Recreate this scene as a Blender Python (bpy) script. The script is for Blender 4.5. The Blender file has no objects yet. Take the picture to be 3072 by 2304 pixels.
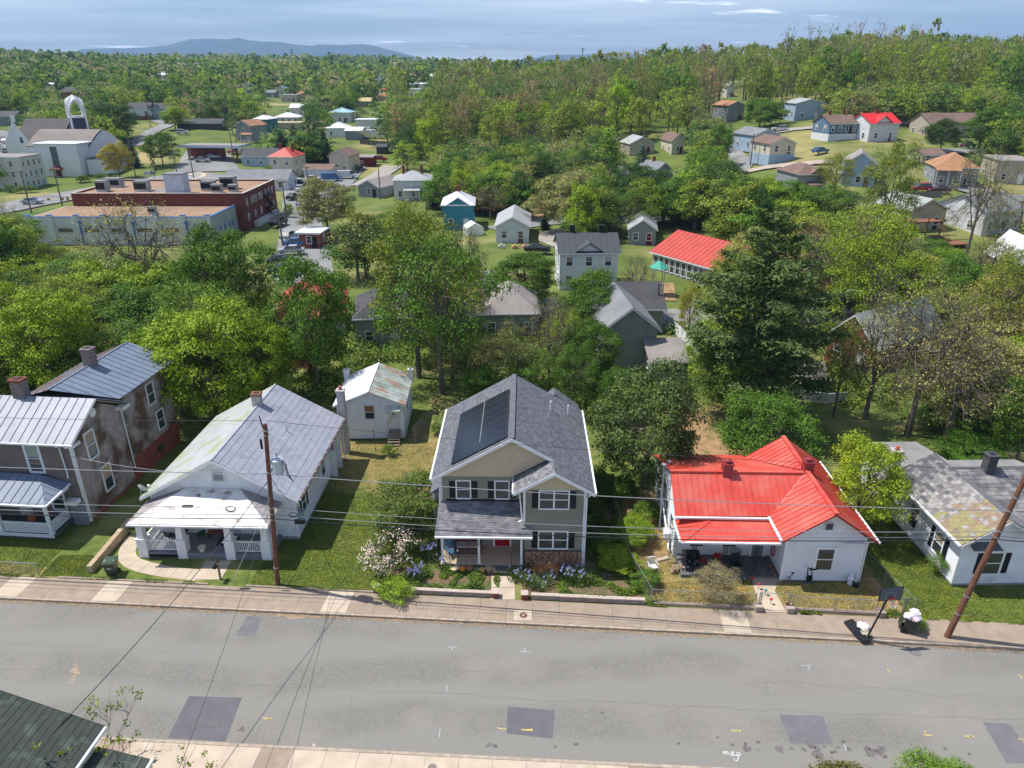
import bpy, bmesh, math, random
import numpy as np
from mathutils import Vector, Matrix, noise as mnoise
random.seed(7)
S = bpy.context.scene
C = S.collection
R = math.radians
# ------------------------------------------------------------------ camera, sun, sky, exposure
CH, CF, CP = 29.0, 2150.0, R(23.55)
cam = bpy.data.objects.new('camera', bpy.data.cameras.new('camera')); C.objects.link(cam)
cam.location = (0, 0, CH); cam.rotation_euler = (math.pi/2 - CP, 0, 0)
cam.data.sensor_width = 36; cam.data.lens = CF/3072*36
cam.data.clip_start = 0.1; cam.data.clip_end = 40000
S.camera = cam
S.view_settings.view_transform = 'Standard'; S.view_settings.look = 'None'
S.view_settings.gamma = 1; S.view_settings.use_curve_mapping = False
S.view_settings.exposure = 0.27
LDIR = Vector((0.53, -0.15, -1)).normalized()
sun = bpy.data.objects.new('sun', bpy.data.lights.new('sun', 'SUN')); C.objects.link(sun)
sun.rotation_euler = LDIR.to_track_quat('-Z', 'Y').to_euler()
sun.data.energy = 5.0; sun.data.angle = R(0.53); sun.data.color = (1, 0.955, 0.88)
W = bpy.data.worlds.new('World'); S.world = W; W.use_nodes = True
nt = W.node_tree; N = nt.nodes; L = nt.links
bg = N['Background']; bg.inputs['Strength'].default_value = 0.085
sky = N.new('ShaderNodeTexSky'); sky.sky_type = 'NISHITA'; sky.sun_disc = False
sky.sun_elevation = R(61.1); sky.sun_rotation = R(286); sky.air_density = 1.15; sky.dust_density = 0.35; sky.ozone_density = 1.6
tc = N.new('ShaderNodeTexCoord'); sp = N.new('ShaderNodeSeparateXYZ'); L.new(tc.outputs['Generated'], sp.inputs[0])
def wm(op, a, b=None, c=None):
    n = N.new('ShaderNodeMath'); n.operation = op
    for i, v in enumerate((a, b, c)):
        if v is None: continue
        if isinstance(v, (int, float)): n.inputs[i].default_value = v
        else: L.new(v, n.inputs[i])
    return n.outputs[0]
zz = wm('ADD', wm('MAXIMUM', sp.outputs[2], 0.0), 0.055)
cx = wm('DIVIDE', sp.outputs[0], zz); cy = wm('DIVIDE', sp.outputs[1], zz)
cb = N.new('ShaderNodeCombineXYZ'); L.new(cx, cb.inputs[0]); L.new(cy, cb.inputs[1])
def wnoise(scale, detail, lo, hi, loc):
    mp = N.new('ShaderNodeMapping'); mp.inputs['Location'].default_value = loc; mp.inputs['Scale'].default_value = (0.5, 1, 1)
    L.new(cb.outputs[0], mp.inputs[0])
    n = N.new('ShaderNodeTexNoise'); n.inputs['Scale'].default_value = scale; n.inputs['Detail'].default_value = detail; n.inputs['Roughness'].default_value = 0.55
    L.new(mp.outputs[0], n.inputs['Vector'])
    r = N.new('ShaderNodeMapRange'); r.inputs[1].default_value = lo; r.inputs[2].default_value = hi; r.interpolation_type = 'SMOOTHSTEP'
    L.new(n.outputs[0], r.inputs[0]); return r.outputs[0]
veil = wnoise(0.36, 5, 0.36, 0.74, (3.3, 1.2, 0)); puff = wnoise(1.3, 8, 0.60, 0.70, (1.0, 7.7, 0))
puffb = wm('MULTIPLY', puff, wnoise(0.35, 2, 0.46, 0.6, (9, 2, 0)))
leftv = N.new('ShaderNodeMapRange'); leftv.inputs[1].default_value = 0.5; leftv.inputs[2].default_value = -0.35
L.new(wm('DIVIDE', sp.outputs[0], wm('MAXIMUM', sp.outputs[1], 0.2)), leftv.inputs[0])
veil = wm('MULTIPLY', veil, wm('MULTIPLY_ADD', leftv.outputs[0], 0.6, 0.5))
cf = wm('MINIMUM', wm('ADD', wm('MULTIPLY', veil, 0.46), wm('MULTIPLY', puffb, 0.9)), 0.9)
mx = N.new('ShaderNodeMix'); mx.data_type = 'RGBA'; L.new(cf, mx.inputs[0])
# tint the clear sky slightly towards the photograph's blue, above and below alike
tint = N.new('ShaderNodeMix'); tint.data_type = 'RGBA'; tint.blend_type = 'MULTIPLY'; tint.inputs[0].default_value = 1
L.new(sky.outputs[0], tint.inputs[6]); tint.inputs[7].default_value = (0.80, 0.94, 1.20, 1)
L.new(tint.outputs[2], mx.inputs[6]); mx.inputs[7].default_value = (17.5, 17.8, 19.0, 1)
L.new(mx.outputs[2], bg.inputs[0])

# ------------------------------------------------------------------ terrain
c_, s_ = math.cos(CP), math.sin(CP)
TT = np.array([-1.2, -.75, -.45, -.25, 0, .2, .45, .75, 1.2])
TY = np.array([0, 100, 150, 200, 250, 300, 450, 700, 1000, 1300, 2000, 4000, 9000, 30000.])
TH = np.array([
 [0, 0, 0, 0, 1, 4, 11, 24, 42, 52, 30, 10, 0, 0],
 [0, 0, 0, 0, 2, 6, 14, 27, 42, 50, 30, 10, 0, 0],
 [0, 0, 0, 0, 4, 8, 14, 21, 30, 40, 26, 10, 0, 0],
 [0, 0, 0, 0, 2, 5, 11, 17, 26, 40, 26, 10, 0, 0],
 [0, 0, 0, 0, 1, 6, 16, 20, 24, 30, 16, 8, 0, 0],
 [0, 0, 0, 3, 9, 14, 21, 21, 16, 16, 15, 10, 0, 0],
 [0, 0, 5.5, 11, 16, 21, 29, 22, 15, 15, 10, 5, 0, 0],
 [0, 0, 5, 10, 14.5, 19, 27, 22, 15, 15, 10, 5, 0, 0],
 [0, 0, 5, 10, 14, 18, 22, 20, 15, 15, 10, 5, 0, 0.]])
def hgt(X, Y):
    X = np.asarray(X, float); Y = np.asarray(Y, float)
    t = np.clip(X/np.maximum(Y, 60), -1.19, 1.19); y = np.clip(Y, 0, 29000)
    i = np.clip(np.searchsorted(TT, t)-1, 0, len(TT)-2); j = np.clip(np.searchsorted(TY, y)-1, 0, len(TY)-2)
    a = (t-TT[i])/(TT[i+1]-TT[i]); b = (y-TY[j])/(TY[j+1]-TY[j])
    a = a*a*(3-2*a); b = b*b*(3-2*b)*.5+b*.5
    return (TH[i, j]*(1-a)+TH[i+1, j]*a)*(1-b)+(TH[i, j+1]*(1-a)+TH[i+1, j+1]*a)*b
def h(X, Y): return float(hgt(X, Y))
def ray(px, py):
    u = (px-1536)/CF; v = (py-1152)/CF
    return u, c_-v*s_, -(s_+v*c_)
def at(px, py, z=0.0):
    dx, dy, dz = ray(px, py); t = (z-CH)/dz
    return Vector((dx*t, dy*t, z))
def P(px, py):
    """point of the terrain seen at a pixel"""
    dx, dy, dz = ray(px, py); t = 20.0
    for _ in range(4000):
        z = CH+dz*t
        if z <= h(dx*t, dy*t): break
        t += max(0.5, t*0.004)
    lo, hi = t-max(0.5, t*0.004), t
    for _ in range(20):
        m = (lo+hi)/2
        if CH+dz*m <= h(dx*m, dy*m): hi = m
        else: lo = m
    return Vector((dx*hi, dy*hi, h(dx*hi, dy*hi)))
def proj(X, Y, Z):
    d = Y*c_+(CH-Z)*s_
    return 1536+CF*X/d, 1152+CF*((CH-Z)*c_-Y*s_)/d, d

# ------------------------------------------------------------------ materials
MATS = {}
def mk(name, c1, c2=None, scale=3, rough=0.8, bump=0, bscale=30, metal=0, isl=0, c3=None, s3=0.4, lo=.35, hi=.65, lo3=.5, hi3=.7,
       stretch=None, spec=0.3, wave=None, trans=0, ocol=False, det=5, stripes=None):
    if name in MATS: return MATS[name]
    m = bpy.data.materials.new(name); m.use_nodes = True; MATS[name] = m
    nt = m.node_tree; N = nt.nodes; L = nt.links; b = N['Principled BSDF']
    b.inputs['Roughness'].default_value = rough; b.inputs['Metallic'].default_value = metal
    b.inputs['Specular IOR Level'].default_value = spec
    tc = N.new('ShaderNodeTexCoord'); vec = tc.outputs['Object']
    if stretch:
        mp = N.new('ShaderNodeMapping'); mp.inputs['Scale'].default_value = stretch; L.new(vec, mp.inputs[0]); vec = mp.outputs[0]
    def noi(sc, d=det):
        n = N.new('ShaderNodeTexNoise'); n.inputs['Scale'].default_value = sc; n.inputs['Detail'].default_value = d
        L.new(vec, n.inputs['Vector']); return n.outputs[0]
    def rng(o, a, c):
        r = N.new('ShaderNodeMapRange'); r.inputs[1].default_value = a; r.inputs[2].default_value = c; L.new(o, r.inputs[0]); return r.outputs[0]
    def mix(f, a, c, bt='MIX'):
        x = N.new('ShaderNodeMix'); x.data_type = 'RGBA'; x.blend_type = bt
        if isinstance(f, float): x.inputs[0].default_value = f
        else: L.new(f, x.inputs[0])
        for k, v in ((6, a), (7, c)):
            if isinstance(v, tuple): x.inputs[k].default_value = (*v[:3], 1)
            else: L.new(v, x.inputs[k])
        return x.outputs[2]
    def mth(op, a, c):
        x = N.new('ShaderNodeMath'); x.operation = op
        for k, v in enumerate((a, c)):
            if isinstance(v, (int, float)): x.inputs[k].default_value = v
            else: L.new(v, x.inputs[k])
        return x.outputs[0]
    col = c1
    if ocol:
        oi = N.new('ShaderNodeObjectInfo'); col = oi.outputs['Color']
        if c2: col = mix(rng(noi(scale), lo, hi), col, mix(1.0, col, c2, 'MULTIPLY'))
    elif c2: col = mix(rng(noi(scale), lo, hi), c1, c2)
    if c3: col = mix(rng(noi(s3), lo3, hi3), col, c3)
    if stripes:
        w = N.new('ShaderNodeTexWave'); w.bands_direction = stripes[0]; w.inputs['Scale'].default_value = stripes[1]; w.inputs['Distortion'].default_value = stripes[3]
        L.new(vec, w.inputs[0]); col = mix(rng(w.outputs['Fac'], .3, .9), col, stripes[2])
    if isl:
        g = N.new('ShaderNodeNewGeometry'); f = mth('MULTIPLY_ADD', g.outputs['Random Per Island'], isl*2)
        f.node.inputs[2].default_value = 1-isl
        v = N.new('ShaderNodeCombineXYZ')
        for k in range(3): L.new(f, v.inputs[k])
        col = mix(1.0, col, v.outputs[0], 'MULTIPLY')
    if isinstance(col, tuple): b.inputs['Base Color'].default_value = (*col, 1)
    else: L.new(col, b.inputs['Base Color'])
    if bump:
        bp = N.new('ShaderNodeBump'); bp.inputs['Strength'].default_value = bump; bp.inputs['Distance'].default_value = 0.05
        L.new(noi(bscale, 3), bp.inputs['Height']); L.new(bp.outputs[0], b.inputs['Normal'])
    if wave:
        w = N.new('ShaderNodeTexWave'); w.wave_profile = 'SAW'; w.bands_direction = 'Z'; w.inputs['Scale'].default_value = wave
        L.new(tc.outputs['Object'], w.inputs[0])
        bp = N.new('ShaderNodeBump'); bp.inputs['Strength'].default_value = 0.6; bp.inputs['Distance'].default_value = 0.03
        L.new(w.outputs['Fac'], bp.inputs['Height']); L.new(bp.outputs[0], b.inputs['Normal'])
    if trans:
        t = N.new('ShaderNodeBsdfTranslucent'); ms = N.new('ShaderNodeMixShader'); ms.inputs[0].default_value = trans
        tcl = mix(1.0, col, (1.25, 1.3, .5), 'MULTIPLY')
        L.new(tcl, t.inputs[0]); L.new(b.outputs[0], ms.inputs[1]); L.new(t.outputs[0], ms.inputs[2])
        L.new(ms.outputs[0], N['Material Output'].inputs[0])
    return m
leafM = mk('leaf', (.1, .2, .02), (1.65, 1.45, .9), scale=.9, rough=.6, spec=.18, isl=.42, trans=.22, ocol=True, det=2)
needleM = mk('needle', (.1, .2, .02), (1.5, 1.5, 1.4), scale=.9, rough=.65, spec=.12, isl=.4, trans=.2, ocol=True, det=2)
barkM = mk('bark', (.19, .16, .125), (.10, .08, .065), scale=2.5, rough=.95, bump=.5, bscale=8, stretch=(1, 1, .25))
whiteP = mk('white_paint', (.80, .81, .83), (.68, .68, .68), scale=1.5, rough=.55, lo=.45, hi=.8)
whiteS = mk('white_siding', (.74, .76, .80), (.60, .61, .62), scale=.9, rough=.6, lo=.45, hi=.85, c3=(.50, .47, .43), s3=.7, lo3=.56, hi3=.85, det=9)
dirtyW = mk('weathered_white', (.66, .67, .67), (.45, .42, .38), scale=1.3, rough=.7, lo=.45, hi=.8)
glassM = mk('window_glass', (.025, .03, .035), (.06, .07, .075), scale=.8, rough=.08, spec=.8)
blindA = mk('white_blind', (.42, .42, .40), rough=.8); blindB = mk('tan_curtain', (.30, .25, .18), rough=.9); blindC = mk('grey_curtain', (.16, .17, .18), rough=.9)
blackM = mk('black_paint', (.012, .013, .016), rough=.5)
steelM = mk('galvanised_steel', (.42, .43, .44), (.30, .31, .32), scale=6, rough=.45, metal=.6)
wireM = mk('cable', (.05, .05, .055), rough=.6)
wireL = mk('bare_aluminium_cable', (.30, .31, .33), rough=.5, metal=.3)
brickM = mk('brick_red', (.25, .075, .05), (.15, .055, .04), scale=2.5, rough=.9, bump=.3, bscale=12)
concM = mk('concrete', (.44, .37, .30), (.34, .285, .23), scale=1.2, rough=.9, bump=.15, bscale=25, c3=(.27, .22, .175), s3=.5)
concL = mk('concrete_light', (.52, .44, .34), (.44, .36, .275), scale=1.2, rough=.9, bump=.15, bscale=25)

# ------------------------------------------------------------------ mesh builder and object helpers
class MB:
    def __init__(s): s.v = []; s.f = []; s.m = []
    def add(s, vs, fs, m=0):
        k = len(s.v); s.v += [tuple(p) for p in vs]; s.f += [tuple(i+k for i in f) for f in fs]; s.m += [m]*len(fs); return s
    def box(s, x0, x1, y0, y1, z0, z1, m=0):
        return s.add([(x0,y0,z0),(x1,y0,z0),(x1,y1,z0),(x0,y1,z0),(x0,y0,z1),(x1,y0,z1),(x1,y1,z1),(x0,y1,z1)],
              [(0,3,2,1),(4,5,6,7),(0,1,5,4),(1,2,6,5),(2,3,7,6),(3,0,4,7)], m)
    def face(s, *p, m=0): return s.add(p, [tuple(range(len(p)))], m)
    def prism(s, pts, off, m=0):
        """polygon pts extruded by vector off"""
        n = len(pts); o = Vector(off); a = [Vector(p) for p in pts]; b = [p+o for p in a]
        return s.add(a+b, [tuple(range(n-1, -1, -1)), tuple(range(n, 2*n))]+[(i, (i+1) % n, (i+1) % n+n, i+n) for i in range(n)], m)
    def bar(s, a, b, w, t=None, m=0, up=(0, 0, 1)):
        a = Vector(a); b = Vector(b); t = t or w; d = (b-a)
        if d.length < 1e-6: return s
        d.normalize(); u = Vector(up)
        if abs(d.dot(u)) > .98: u = Vector((0, 1, 0))
        x = d.cross(u).normalized(); y = x.cross(d).normalized()
        q = [x*sx*w/2+y*sy*t/2 for sx, sy in ((-1,-1),(1,-1),(1,1),(-1,1))]
        return s.add([a+k for k in q]+[b+k for k in q], [(0,3,2,1),(4,5,6,7),(0,1,5,4),(1,2,6,5),(2,3,7,6),(3,0,4,7)], m)
    def tube(s, pts, r, n=6, m=0, cap=True):
        pts = [Vector(p) for p in pts]; rr = r if isinstance(r, (list, tuple)) else [r]*len(pts)
        base = len(s.v); pu = None
        for i, p in enumerate(pts):
            d = (pts[min(i+1, len(pts)-1)]-pts[max(i-1, 0)])
            d = d.normalized() if d.length > 1e-9 else Vector((0, 0, 1))
            u = pu if pu is not None else (Vector((0, 0, 1)) if abs(d.z) < .9 else Vector((1, 0, 0)))
            x = d.cross(u); x = x.normalized() if x.length > 1e-6 else Vector((1, 0, 0)); y = x.cross(d).normalized(); pu = y
            s.v += [tuple(p+(x*math.cos(2*math.pi*k/n)+y*math.sin(2*math.pi*k/n))*rr[i]) for k in range(n)]
        for i in range(len(pts)-1):
            for k in range(n):
                a = base+i*n+k; b = base+i*n+(k+1) % n
                s.f.append((a, b, b+n, a+n)); s.m.append(m)
        if cap:
            s.f.append(tuple(base+k for k in range(n-1, -1, -1))); s.m.append(m)
            e = base+(len(pts)-1)*n; s.f.append(tuple(e+k for k in range(n))); s.m.append(m)
        return s
    def cyl(s, x, y, z0, z1, r, n=12, m=0, r2=None): return s.tube([(x, y, z0), (x, y, z1)], [r, r if r2 is None else r2], n, m)
    def lathe(s, x, y, prof, n=12, m=0): return s.tube([(x, y, z) for r, z in prof], [max(r, .001) for r, z in prof], n, m)
    def mesh(s, name, mats):
        me = bpy.data.meshes.new(name); me.from_pydata(s.v, [], s.f)
        for m in (mats if isinstance(mats, (list, tuple)) else [mats]): me.materials.append(m)
        if any(s.m): me.polygons.foreach_set('material_index', s.m)
        me.update(); return me
    def obj(s, name, mats, parent=None, smooth=False, label=None, kind=None):
        me = s.mesh(name, mats)
        if smooth: me.polygons.foreach_set('use_smooth', [True]*len(me.polygons))
        o = bpy.data.objects.new(name, me); C.objects.link(o)
        if parent: o.parent = parent
        if label: o['label'] = label
        if kind: o['kind'] = kind
        return o
def thing(name, label, cat, loc=(0, 0, 0), rz=0, group=None):
    o = bpy.data.objects.new(name, None); C.objects.link(o); o.location = loc; o.rotation_euler = (0, 0, rz)
    o.empty_display_size = .2; o['label'] = label; o['category'] = cat
    if group: o['group'] = group
    return o
def tag(o, label, cat, group=None):
    o['label'] = label; o['category'] = cat
    if group: o['group'] = group
    return o
def struct(o): o['kind'] = 'structure'; return o
def inst(name, me, parent=None, loc=(0, 0, 0), rot=(0, 0, 0), scale=(1, 1, 1)):
    o = bpy.data.objects.new(name, me); C.objects.link(o); o.location = loc; o.rotation_euler = rot; o.scale = scale
    if parent: o.parent = parent
    return o
def dup(root, loc, rz=0, label=None, group=None):
    r = root.copy(); C.objects.link(r); r.location = loc; r.rotation_euler = (0, 0, rz)
    if label: r['label'] = label
    if group: r['group'] = group
    for ch in list(root.children):
        c = ch.copy(); C.objects.link(c); c.parent = r
        for g in list(ch.children):
            d = g.copy(); C.objects.link(d); d.parent = c
    return r

# ---- walls with lap siding: rows from a to b (2D), z0 up to the wall top or between gable lines
def siding(mb, a, b, z0, z1, pitch=.18, m=0, peak=None, flat=False, pz=None):
    """a,b: (x,y) ends with the outside on the right-hand side going a->b. peak: (fraction along, height) makes a gable above z1"""
    a = Vector((a[0], a[1], 0)); b = Vector((b[0], b[1], 0)); d = b-a; Ln = d.length; d.normalize(); n = Vector((d.y, -d.x, 0))
    top = peak[1] if peak else z1
    def ext(z):
        if not peak or z <= z1: return 0, Ln
        k = (z-z1)/(peak[1]-z1); pk = peak[0]*Ln; return pk*k, Ln-(Ln-pk)*k
    if flat:
        pts = [a+Vector((0, 0, z0)), b+Vector((0, 0, z0)), b+Vector((0, 0, z1))]
        if peak: pts.append(a+d*peak[0]*Ln+Vector((0, 0, peak[1])))
        pts.append(a+Vector((0, 0, z1))); mb.face(*pts, m=m); return mb
    z = z0
    while z < top-1e-4:
        zn = min(z+pitch, top)
        if z < z1 < zn: zn = z1
        l0, r0 = ext(z); l1, r1 = ext(zn)
        o = n*.034
        p = [a+d*l0+o, a+d*r0+o, a+d*r1, a+d*l1]
        zs = (z, z, zn, zn)
        q = [Vector((v.x, v.y, k)) for v, k in zip(p, zs)]
        mb.face(*q, m=m)
        mb.face(Vector((q[0].x-o.x, q[0].y-o.y, z)), Vector((q[1].x-o.x, q[1].y-o.y, z)), q[1], q[0], m=m)
        z = zn
    return mb
# ---- windows: local x right, -y outward, z up from sill; origin at bottom centre on the wall
WC = {}
ROT = {'F': 0, 'R': math.pi/2, 'B': math.pi, 'L': -math.pi/2}
def win_mesh(w, hh, fr, bars, cols, tr):
    k = (round(w, 2), round(hh, 2), fr.name, bars, cols, tr)
    if k in WC: return WC[k]
    m = MB(); t = tr
    m.box(-w/2-t, -w/2, -.06, .02, -t, hh+t).box(w/2, w/2+t, -.06, .02, -t, hh+t).box(-w/2, w/2, -.06, .02, hh, hh+t).box(-w/2, w/2, -.09, .02, -t, 0)
    if bars: m.box(-w/2, w/2, -.045, .015, hh*.48, hh*.48+.055)
    for i in range(1, cols): x = -w/2+w*i/cols; m.box(x-.05, x+.05, -.055, .018, 0, hh)
    p = MB(); p.box(-w/2, w/2, -.02, .01, 0, hh)
    WC[k] = (m.mesh('window', fr), p.mesh('pane', glassM)); return WC[k]
def window(par, side, u, pos, z, w=.9, hh=1.4, frame=None, bars=True, cols=1, shutter=None, tr=.09, name='window', blind=None):
    """side F/B: x=u, y=pos. side L/R: x=pos, y=u"""
    frame = frame or whiteP
    a, b = win_mesh(w, hh, frame, bars, cols, tr)
    loc = (u, pos, z) if side in 'FB' else (pos, u, z)
    o = inst(name, a, par, loc, (0, 0, ROT[side])); inst('pane', b, o)
    if blind is None and random.random() < .5: blind = random.choice((blindA, blindB, blindC))
    if blind:
        k = ('blind', w, hh, blind.name)
        if k not in WC: WC[k] = MB().box(-w/2+.02, w/2-.02, -.026, -.02, hh*.55, hh).mesh('blind', blind)
        inst('blind', WC[k], o)
    if shutter:
        k = ('sh', round(w, 2), round(hh, 2), shutter.name)
        if k not in WC:
            m = MB(); ww = .38; m.box(-ww/2, ww/2, -.035, 0, 0, hh)
            for i in range(int(hh/.12)): m.box(-ww/2+.05, ww/2-.05, -.05, -.036, .06+i*.12, .12+i*.12)
            WC[k] = m.mesh('shutter', shutter)
        for sx in (-1, 1):
            off = Matrix.Rotation(ROT[side], 4, 'Z') @ Vector((sx*(w/2+tr+.21), 0, 0))
            inst('shutter', WC[k], par, (loc[0]+off.x, loc[1]+off.y, z), (0, 0, ROT[side]))
    return o
def clip(poly, ax, val, keep_less):
    out = []
    for i in range(len(poly)):
        p, q = poly[i], poly[(i+1) % len(poly)]
        a = (p[ax] <= val) == keep_less or abs(p[ax]-val) < 1e-9; b = (q[ax] <= val) == keep_less or abs(q[ax]-val) < 1e-9
        if a: out.append(p)
        if a != b:
            k = (val-p[ax])/(q[ax]-p[ax]); out.append(tuple(p[j]+k*(q[j]-p[j]) for j in range(2)))
    return out
def slope(par, poly, mats, w=.45, s=None, name='roof_panel', rib=.035, th=.03, stuff=False, stagger=False, jit=0, gap=.006, lift=0, order=None):
    """cut a planar roof polygon (local 3D, first edge = eave, counter-clockwise seen from outside) into pieces w wide (and s long)"""
    P3 = [Vector(p) for p in poly]; u = (P3[1]-P3[0]).normalized()
    n = Vector((0, 0, 0))
    for i in range(len(P3)): n += P3[i].cross(P3[(i+1) % len(P3)])
    n.normalize()
    if n.z < 0: n = -n
    v = n.cross(u).normalized(); o = P3[0]
    f = [((p-o).dot(u), (p-o).dot(v)) for p in P3]
    if sum(q[1] for q in f) < 0: v = -v; f = [(a, -b) for a, b in f]
    U0, U1 = min(q[0] for q in f), max(q[0] for q in f); V0, V1 = min(q[1] for q in f), max(q[1] for q in f)
    rows = 1 if not s else max(1, math.ceil((V1-V0)/s-1e-6))
    out = []; big = MB(); k = 0
    for j in range(rows):
        pj = f if rows == 1 else clip(clip(f, 1, V0+(j+1)*s, True), 1, V0+j*s, False)
        if len(pj) < 3: continue
        sh = (w/2 if (stagger and j % 2) else 0)
        cnt = math.ceil((U1-U0+sh)/w-1e-6)
        for i in range(cnt):
            ua = U0-sh+i*w; ub = ua+w
            g = clip(clip(pj, 0, ub-gap, True), 0, ua, False)
            if len(g) < 3: continue
            g = [q for q2, q in enumerate(g) if math.dist(q, g[q2-1]) > 1e-5]
            if len(g) < 3: continue
            z0 = lift+(random.uniform(-jit, jit) if jit else 0)
            mb = big if stuff else MB()
            vm = min(q[1] for q in g)
            def T(q, e): 
                tilt = (.014 if s else 0)*(1-(q[1]-vm)/(s or 1))
                return o+u*q[0]+v*q[1]+n*(z0+e+tilt)
            base = len(mb.v); m_ = len(g)
            mb.v += [tuple(T(q, th)) for q in g]+[tuple(T(q, 0)) for q in g]
            mb.f.append(tuple(range(base, base+m_))); mb.m.append(0)
            for a in range(m_):
                b = (a+1) % m_; mb.f.append((base+a+m_, base+b+m_, base+b, base+a)); mb.m.append(0)
            if rib and not s:
                e = [q for q in g if abs(q[0]-ua) < 1e-6]
                if len(e) >= 2:
                    e = [min(e, key=lambda q: q[1]), max(e, key=lambda q: q[1])]
                    mb.bar(T(e[0], th+rib/2), T(e[1], th+rib/2), .03, rib, up=n)
            if not stuff: out.append(mb.obj(name, mats, par))
    if stuff:
        ob = big.obj(name, mats, par, kind='stuff'); out.append(ob)
    return out
def gutter(par, a, b, m=None, name='gutter'): return MB().bar(a, b, .13, .11).obj(name, m or whiteP, par)
# ================================================================== ground
grassM = mk('lawn_grass', (.145, .185, .036), (.08, .12, .022), scale=1.6, rough=.95, bump=.8, bscale=22, c3=(.33, .28, .11), s3=.22, lo3=.52, hi3=.72, det=10)
fieldM = mk('field_grass', (.14, .175, .035), (.08, .12, .022), scale=.12, rough=.95, bump=.6, bscale=3, c3=(.34, .28, .12), s3=.035, lo3=.50, hi3=.68, det=9)
dryM = mk('dry_lawn', (.29, .225, .085), (.145, .16, .045), scale=1.1, rough=.95, bump=.8, bscale=22, c3=(.40, .27, .13), s3=.6, lo3=.55, hi3=.75, det=10)
dirtM = mk('bare_dirt', (.38, .235, .12), (.26, .17, .09), scale=1.4, rough=.95, bump=.6, bscale=15, c3=(.12, .13, .04), s3=.9, lo3=.55, hi3=.7, det=8)
mulchM = mk('garden_soil', (.23, .15, .09), (.12, .09, .05), scale=4, rough=.95, bump=.8, bscale=20, c3=(.08, .11, .03), s3=1.2, lo3=.48, hi3=.62, det=8)
asphM = mk('asphalt', (.215, .205, .182), (.165, .158, .143), scale=11, rough=.9, bump=.25, bscale=60, c3=(.25, .238, .215), s3=.16, lo3=.45, hi3=.7, det=12, stripes=('Y', .087, (.222, .213, .191), 5.0))
asphG = mk('asphalt_lot', (.24, .24, .235), (.185, .185, .185), scale=.25, rough=.9, c3=(.30, .295, .285), s3=.06, det=8)
patchA = mk('asphalt_patch', (.135, .13, .145), (.115, .112, .122), scale=1.5, rough=.9, bump=.2, bscale=60, det=10)
patchB = mk('asphalt_patch_worn', (.165, .16, .172), (.14, .136, .146), scale=1.5, rough=.9, bump=.2, bscale=60, det=10)
gravelM = mk('gravel', (.37, .34, .31), (.29, .26, .24), scale=.8, rough=.95)
def patch(name, px, mat, dz=.2, n=14, st=True, world=False):
    """a sheet over the ground between four corners (given as pixels of the photo, or world points)"""
    c = [(Vector(p).to_2d() if world else P(*p).to_2d()) for p in px]
    m = MB()
    for j in range(n+1):
        for i in range(n+1):
            a, b = i/n, j/n; q = (c[0]*(1-a)+c[1]*a)*(1-b)+(c[3]*(1-a)+c[2]*a)*b
            m.v.append((q.x, q.y, h(q.x, q.y)+dz))
    for j in range(n):
        for i in range(n):
            k = j*(n+1)+i; m.f.append((k, k+1, k+n+2, k+n+1)); m.m.append(0)
    o = m.obj(name, mat)
    if sum((Vector(m.v[f[1]])-Vector(m.v[f[0]])).cross(Vector(m.v[f[2]])-Vector(m.v[f[0]])).z for f in m.f[:3]) < 0: o.data.flip_normals()
    return struct(o) if st else o
def strip(name, pts, w, mat, dz=.25, world=False, step=4):
    q = [Vector(p).to_2d() if world else P(*p).to_2d() for p in pts]
    # catmull-rom resample
    out = []
    for i in range(len(q)-1):
        p0, p1, p2, p3 = q[max(i-1, 0)], q[i], q[i+1], q[min(i+2, len(q)-1)]
        n = max(2, int((p2-p1).length/step))
        for k in range(n):
            t = k/n; out.append(.5*((2*p1)+(p2-p0)*t+(2*p0-5*p1+4*p2-p3)*t*t+(3*p1-p0-3*p2+p3)*t**3))
    out.append(q[-1]); m = MB(); nn = 4
    for i, p in enumerate(out):
        d = (out[min(i+1, len(out)-1)]-out[max(i-1, 0)]).normalized(); s = Vector((d.y, -d.x))
        for k in range(nn+1):
            e = p+s*w*(k/nn-.5); m.v.append((e.x, e.y, h(e.x, e.y)+dz))
    for i in range(len(out)-1):
        for k in range(nn):
            a = i*(nn+1)+k; m.f.append((a, a+1, a+nn+2, a+nn+1)); m.m.append(0)
    return struct(m.obj(name, mat))
# the terrain, one sheet to the horizon
def terrain():
    ax = np.sinh(np.linspace(-4.6, 4.6, 230))*180; ay = np.concatenate([[-400, -200, -100, -40, 0], 20+np.sinh(np.linspace(0, 5.2, 230))*190])
    X, Y = np.meshgrid(ax, ay); Z = hgt(X, Y); Z = Z-.25*np.clip((84-Y)/6, 0, 1)
    n = len(ax); V = np.stack([X, Y, Z], -1).reshape(-1, 3)
    i, j = np.meshgrid(np.arange(n-1), np.arange(len(ay)-1)); a = (j*n+i).ravel()
    F = np.stack([a, a+1, a+n+1, a+n], -1)
    me = bpy.data.meshes.new('terrain'); me.from_pydata(V.tolist(), [], F.tolist()); me.materials.append(fieldM)
    o = bpy.data.objects.new('terrain', me); C.objects.link(o); return struct(o)
terrain()
RC = lambda X: 32.2-.07*X      # far kerb line
RS = lambda X: 34.2-.07*X      # back of the far pavement
RN = lambda X: 23.45-.057*X    # near kerb line
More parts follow.
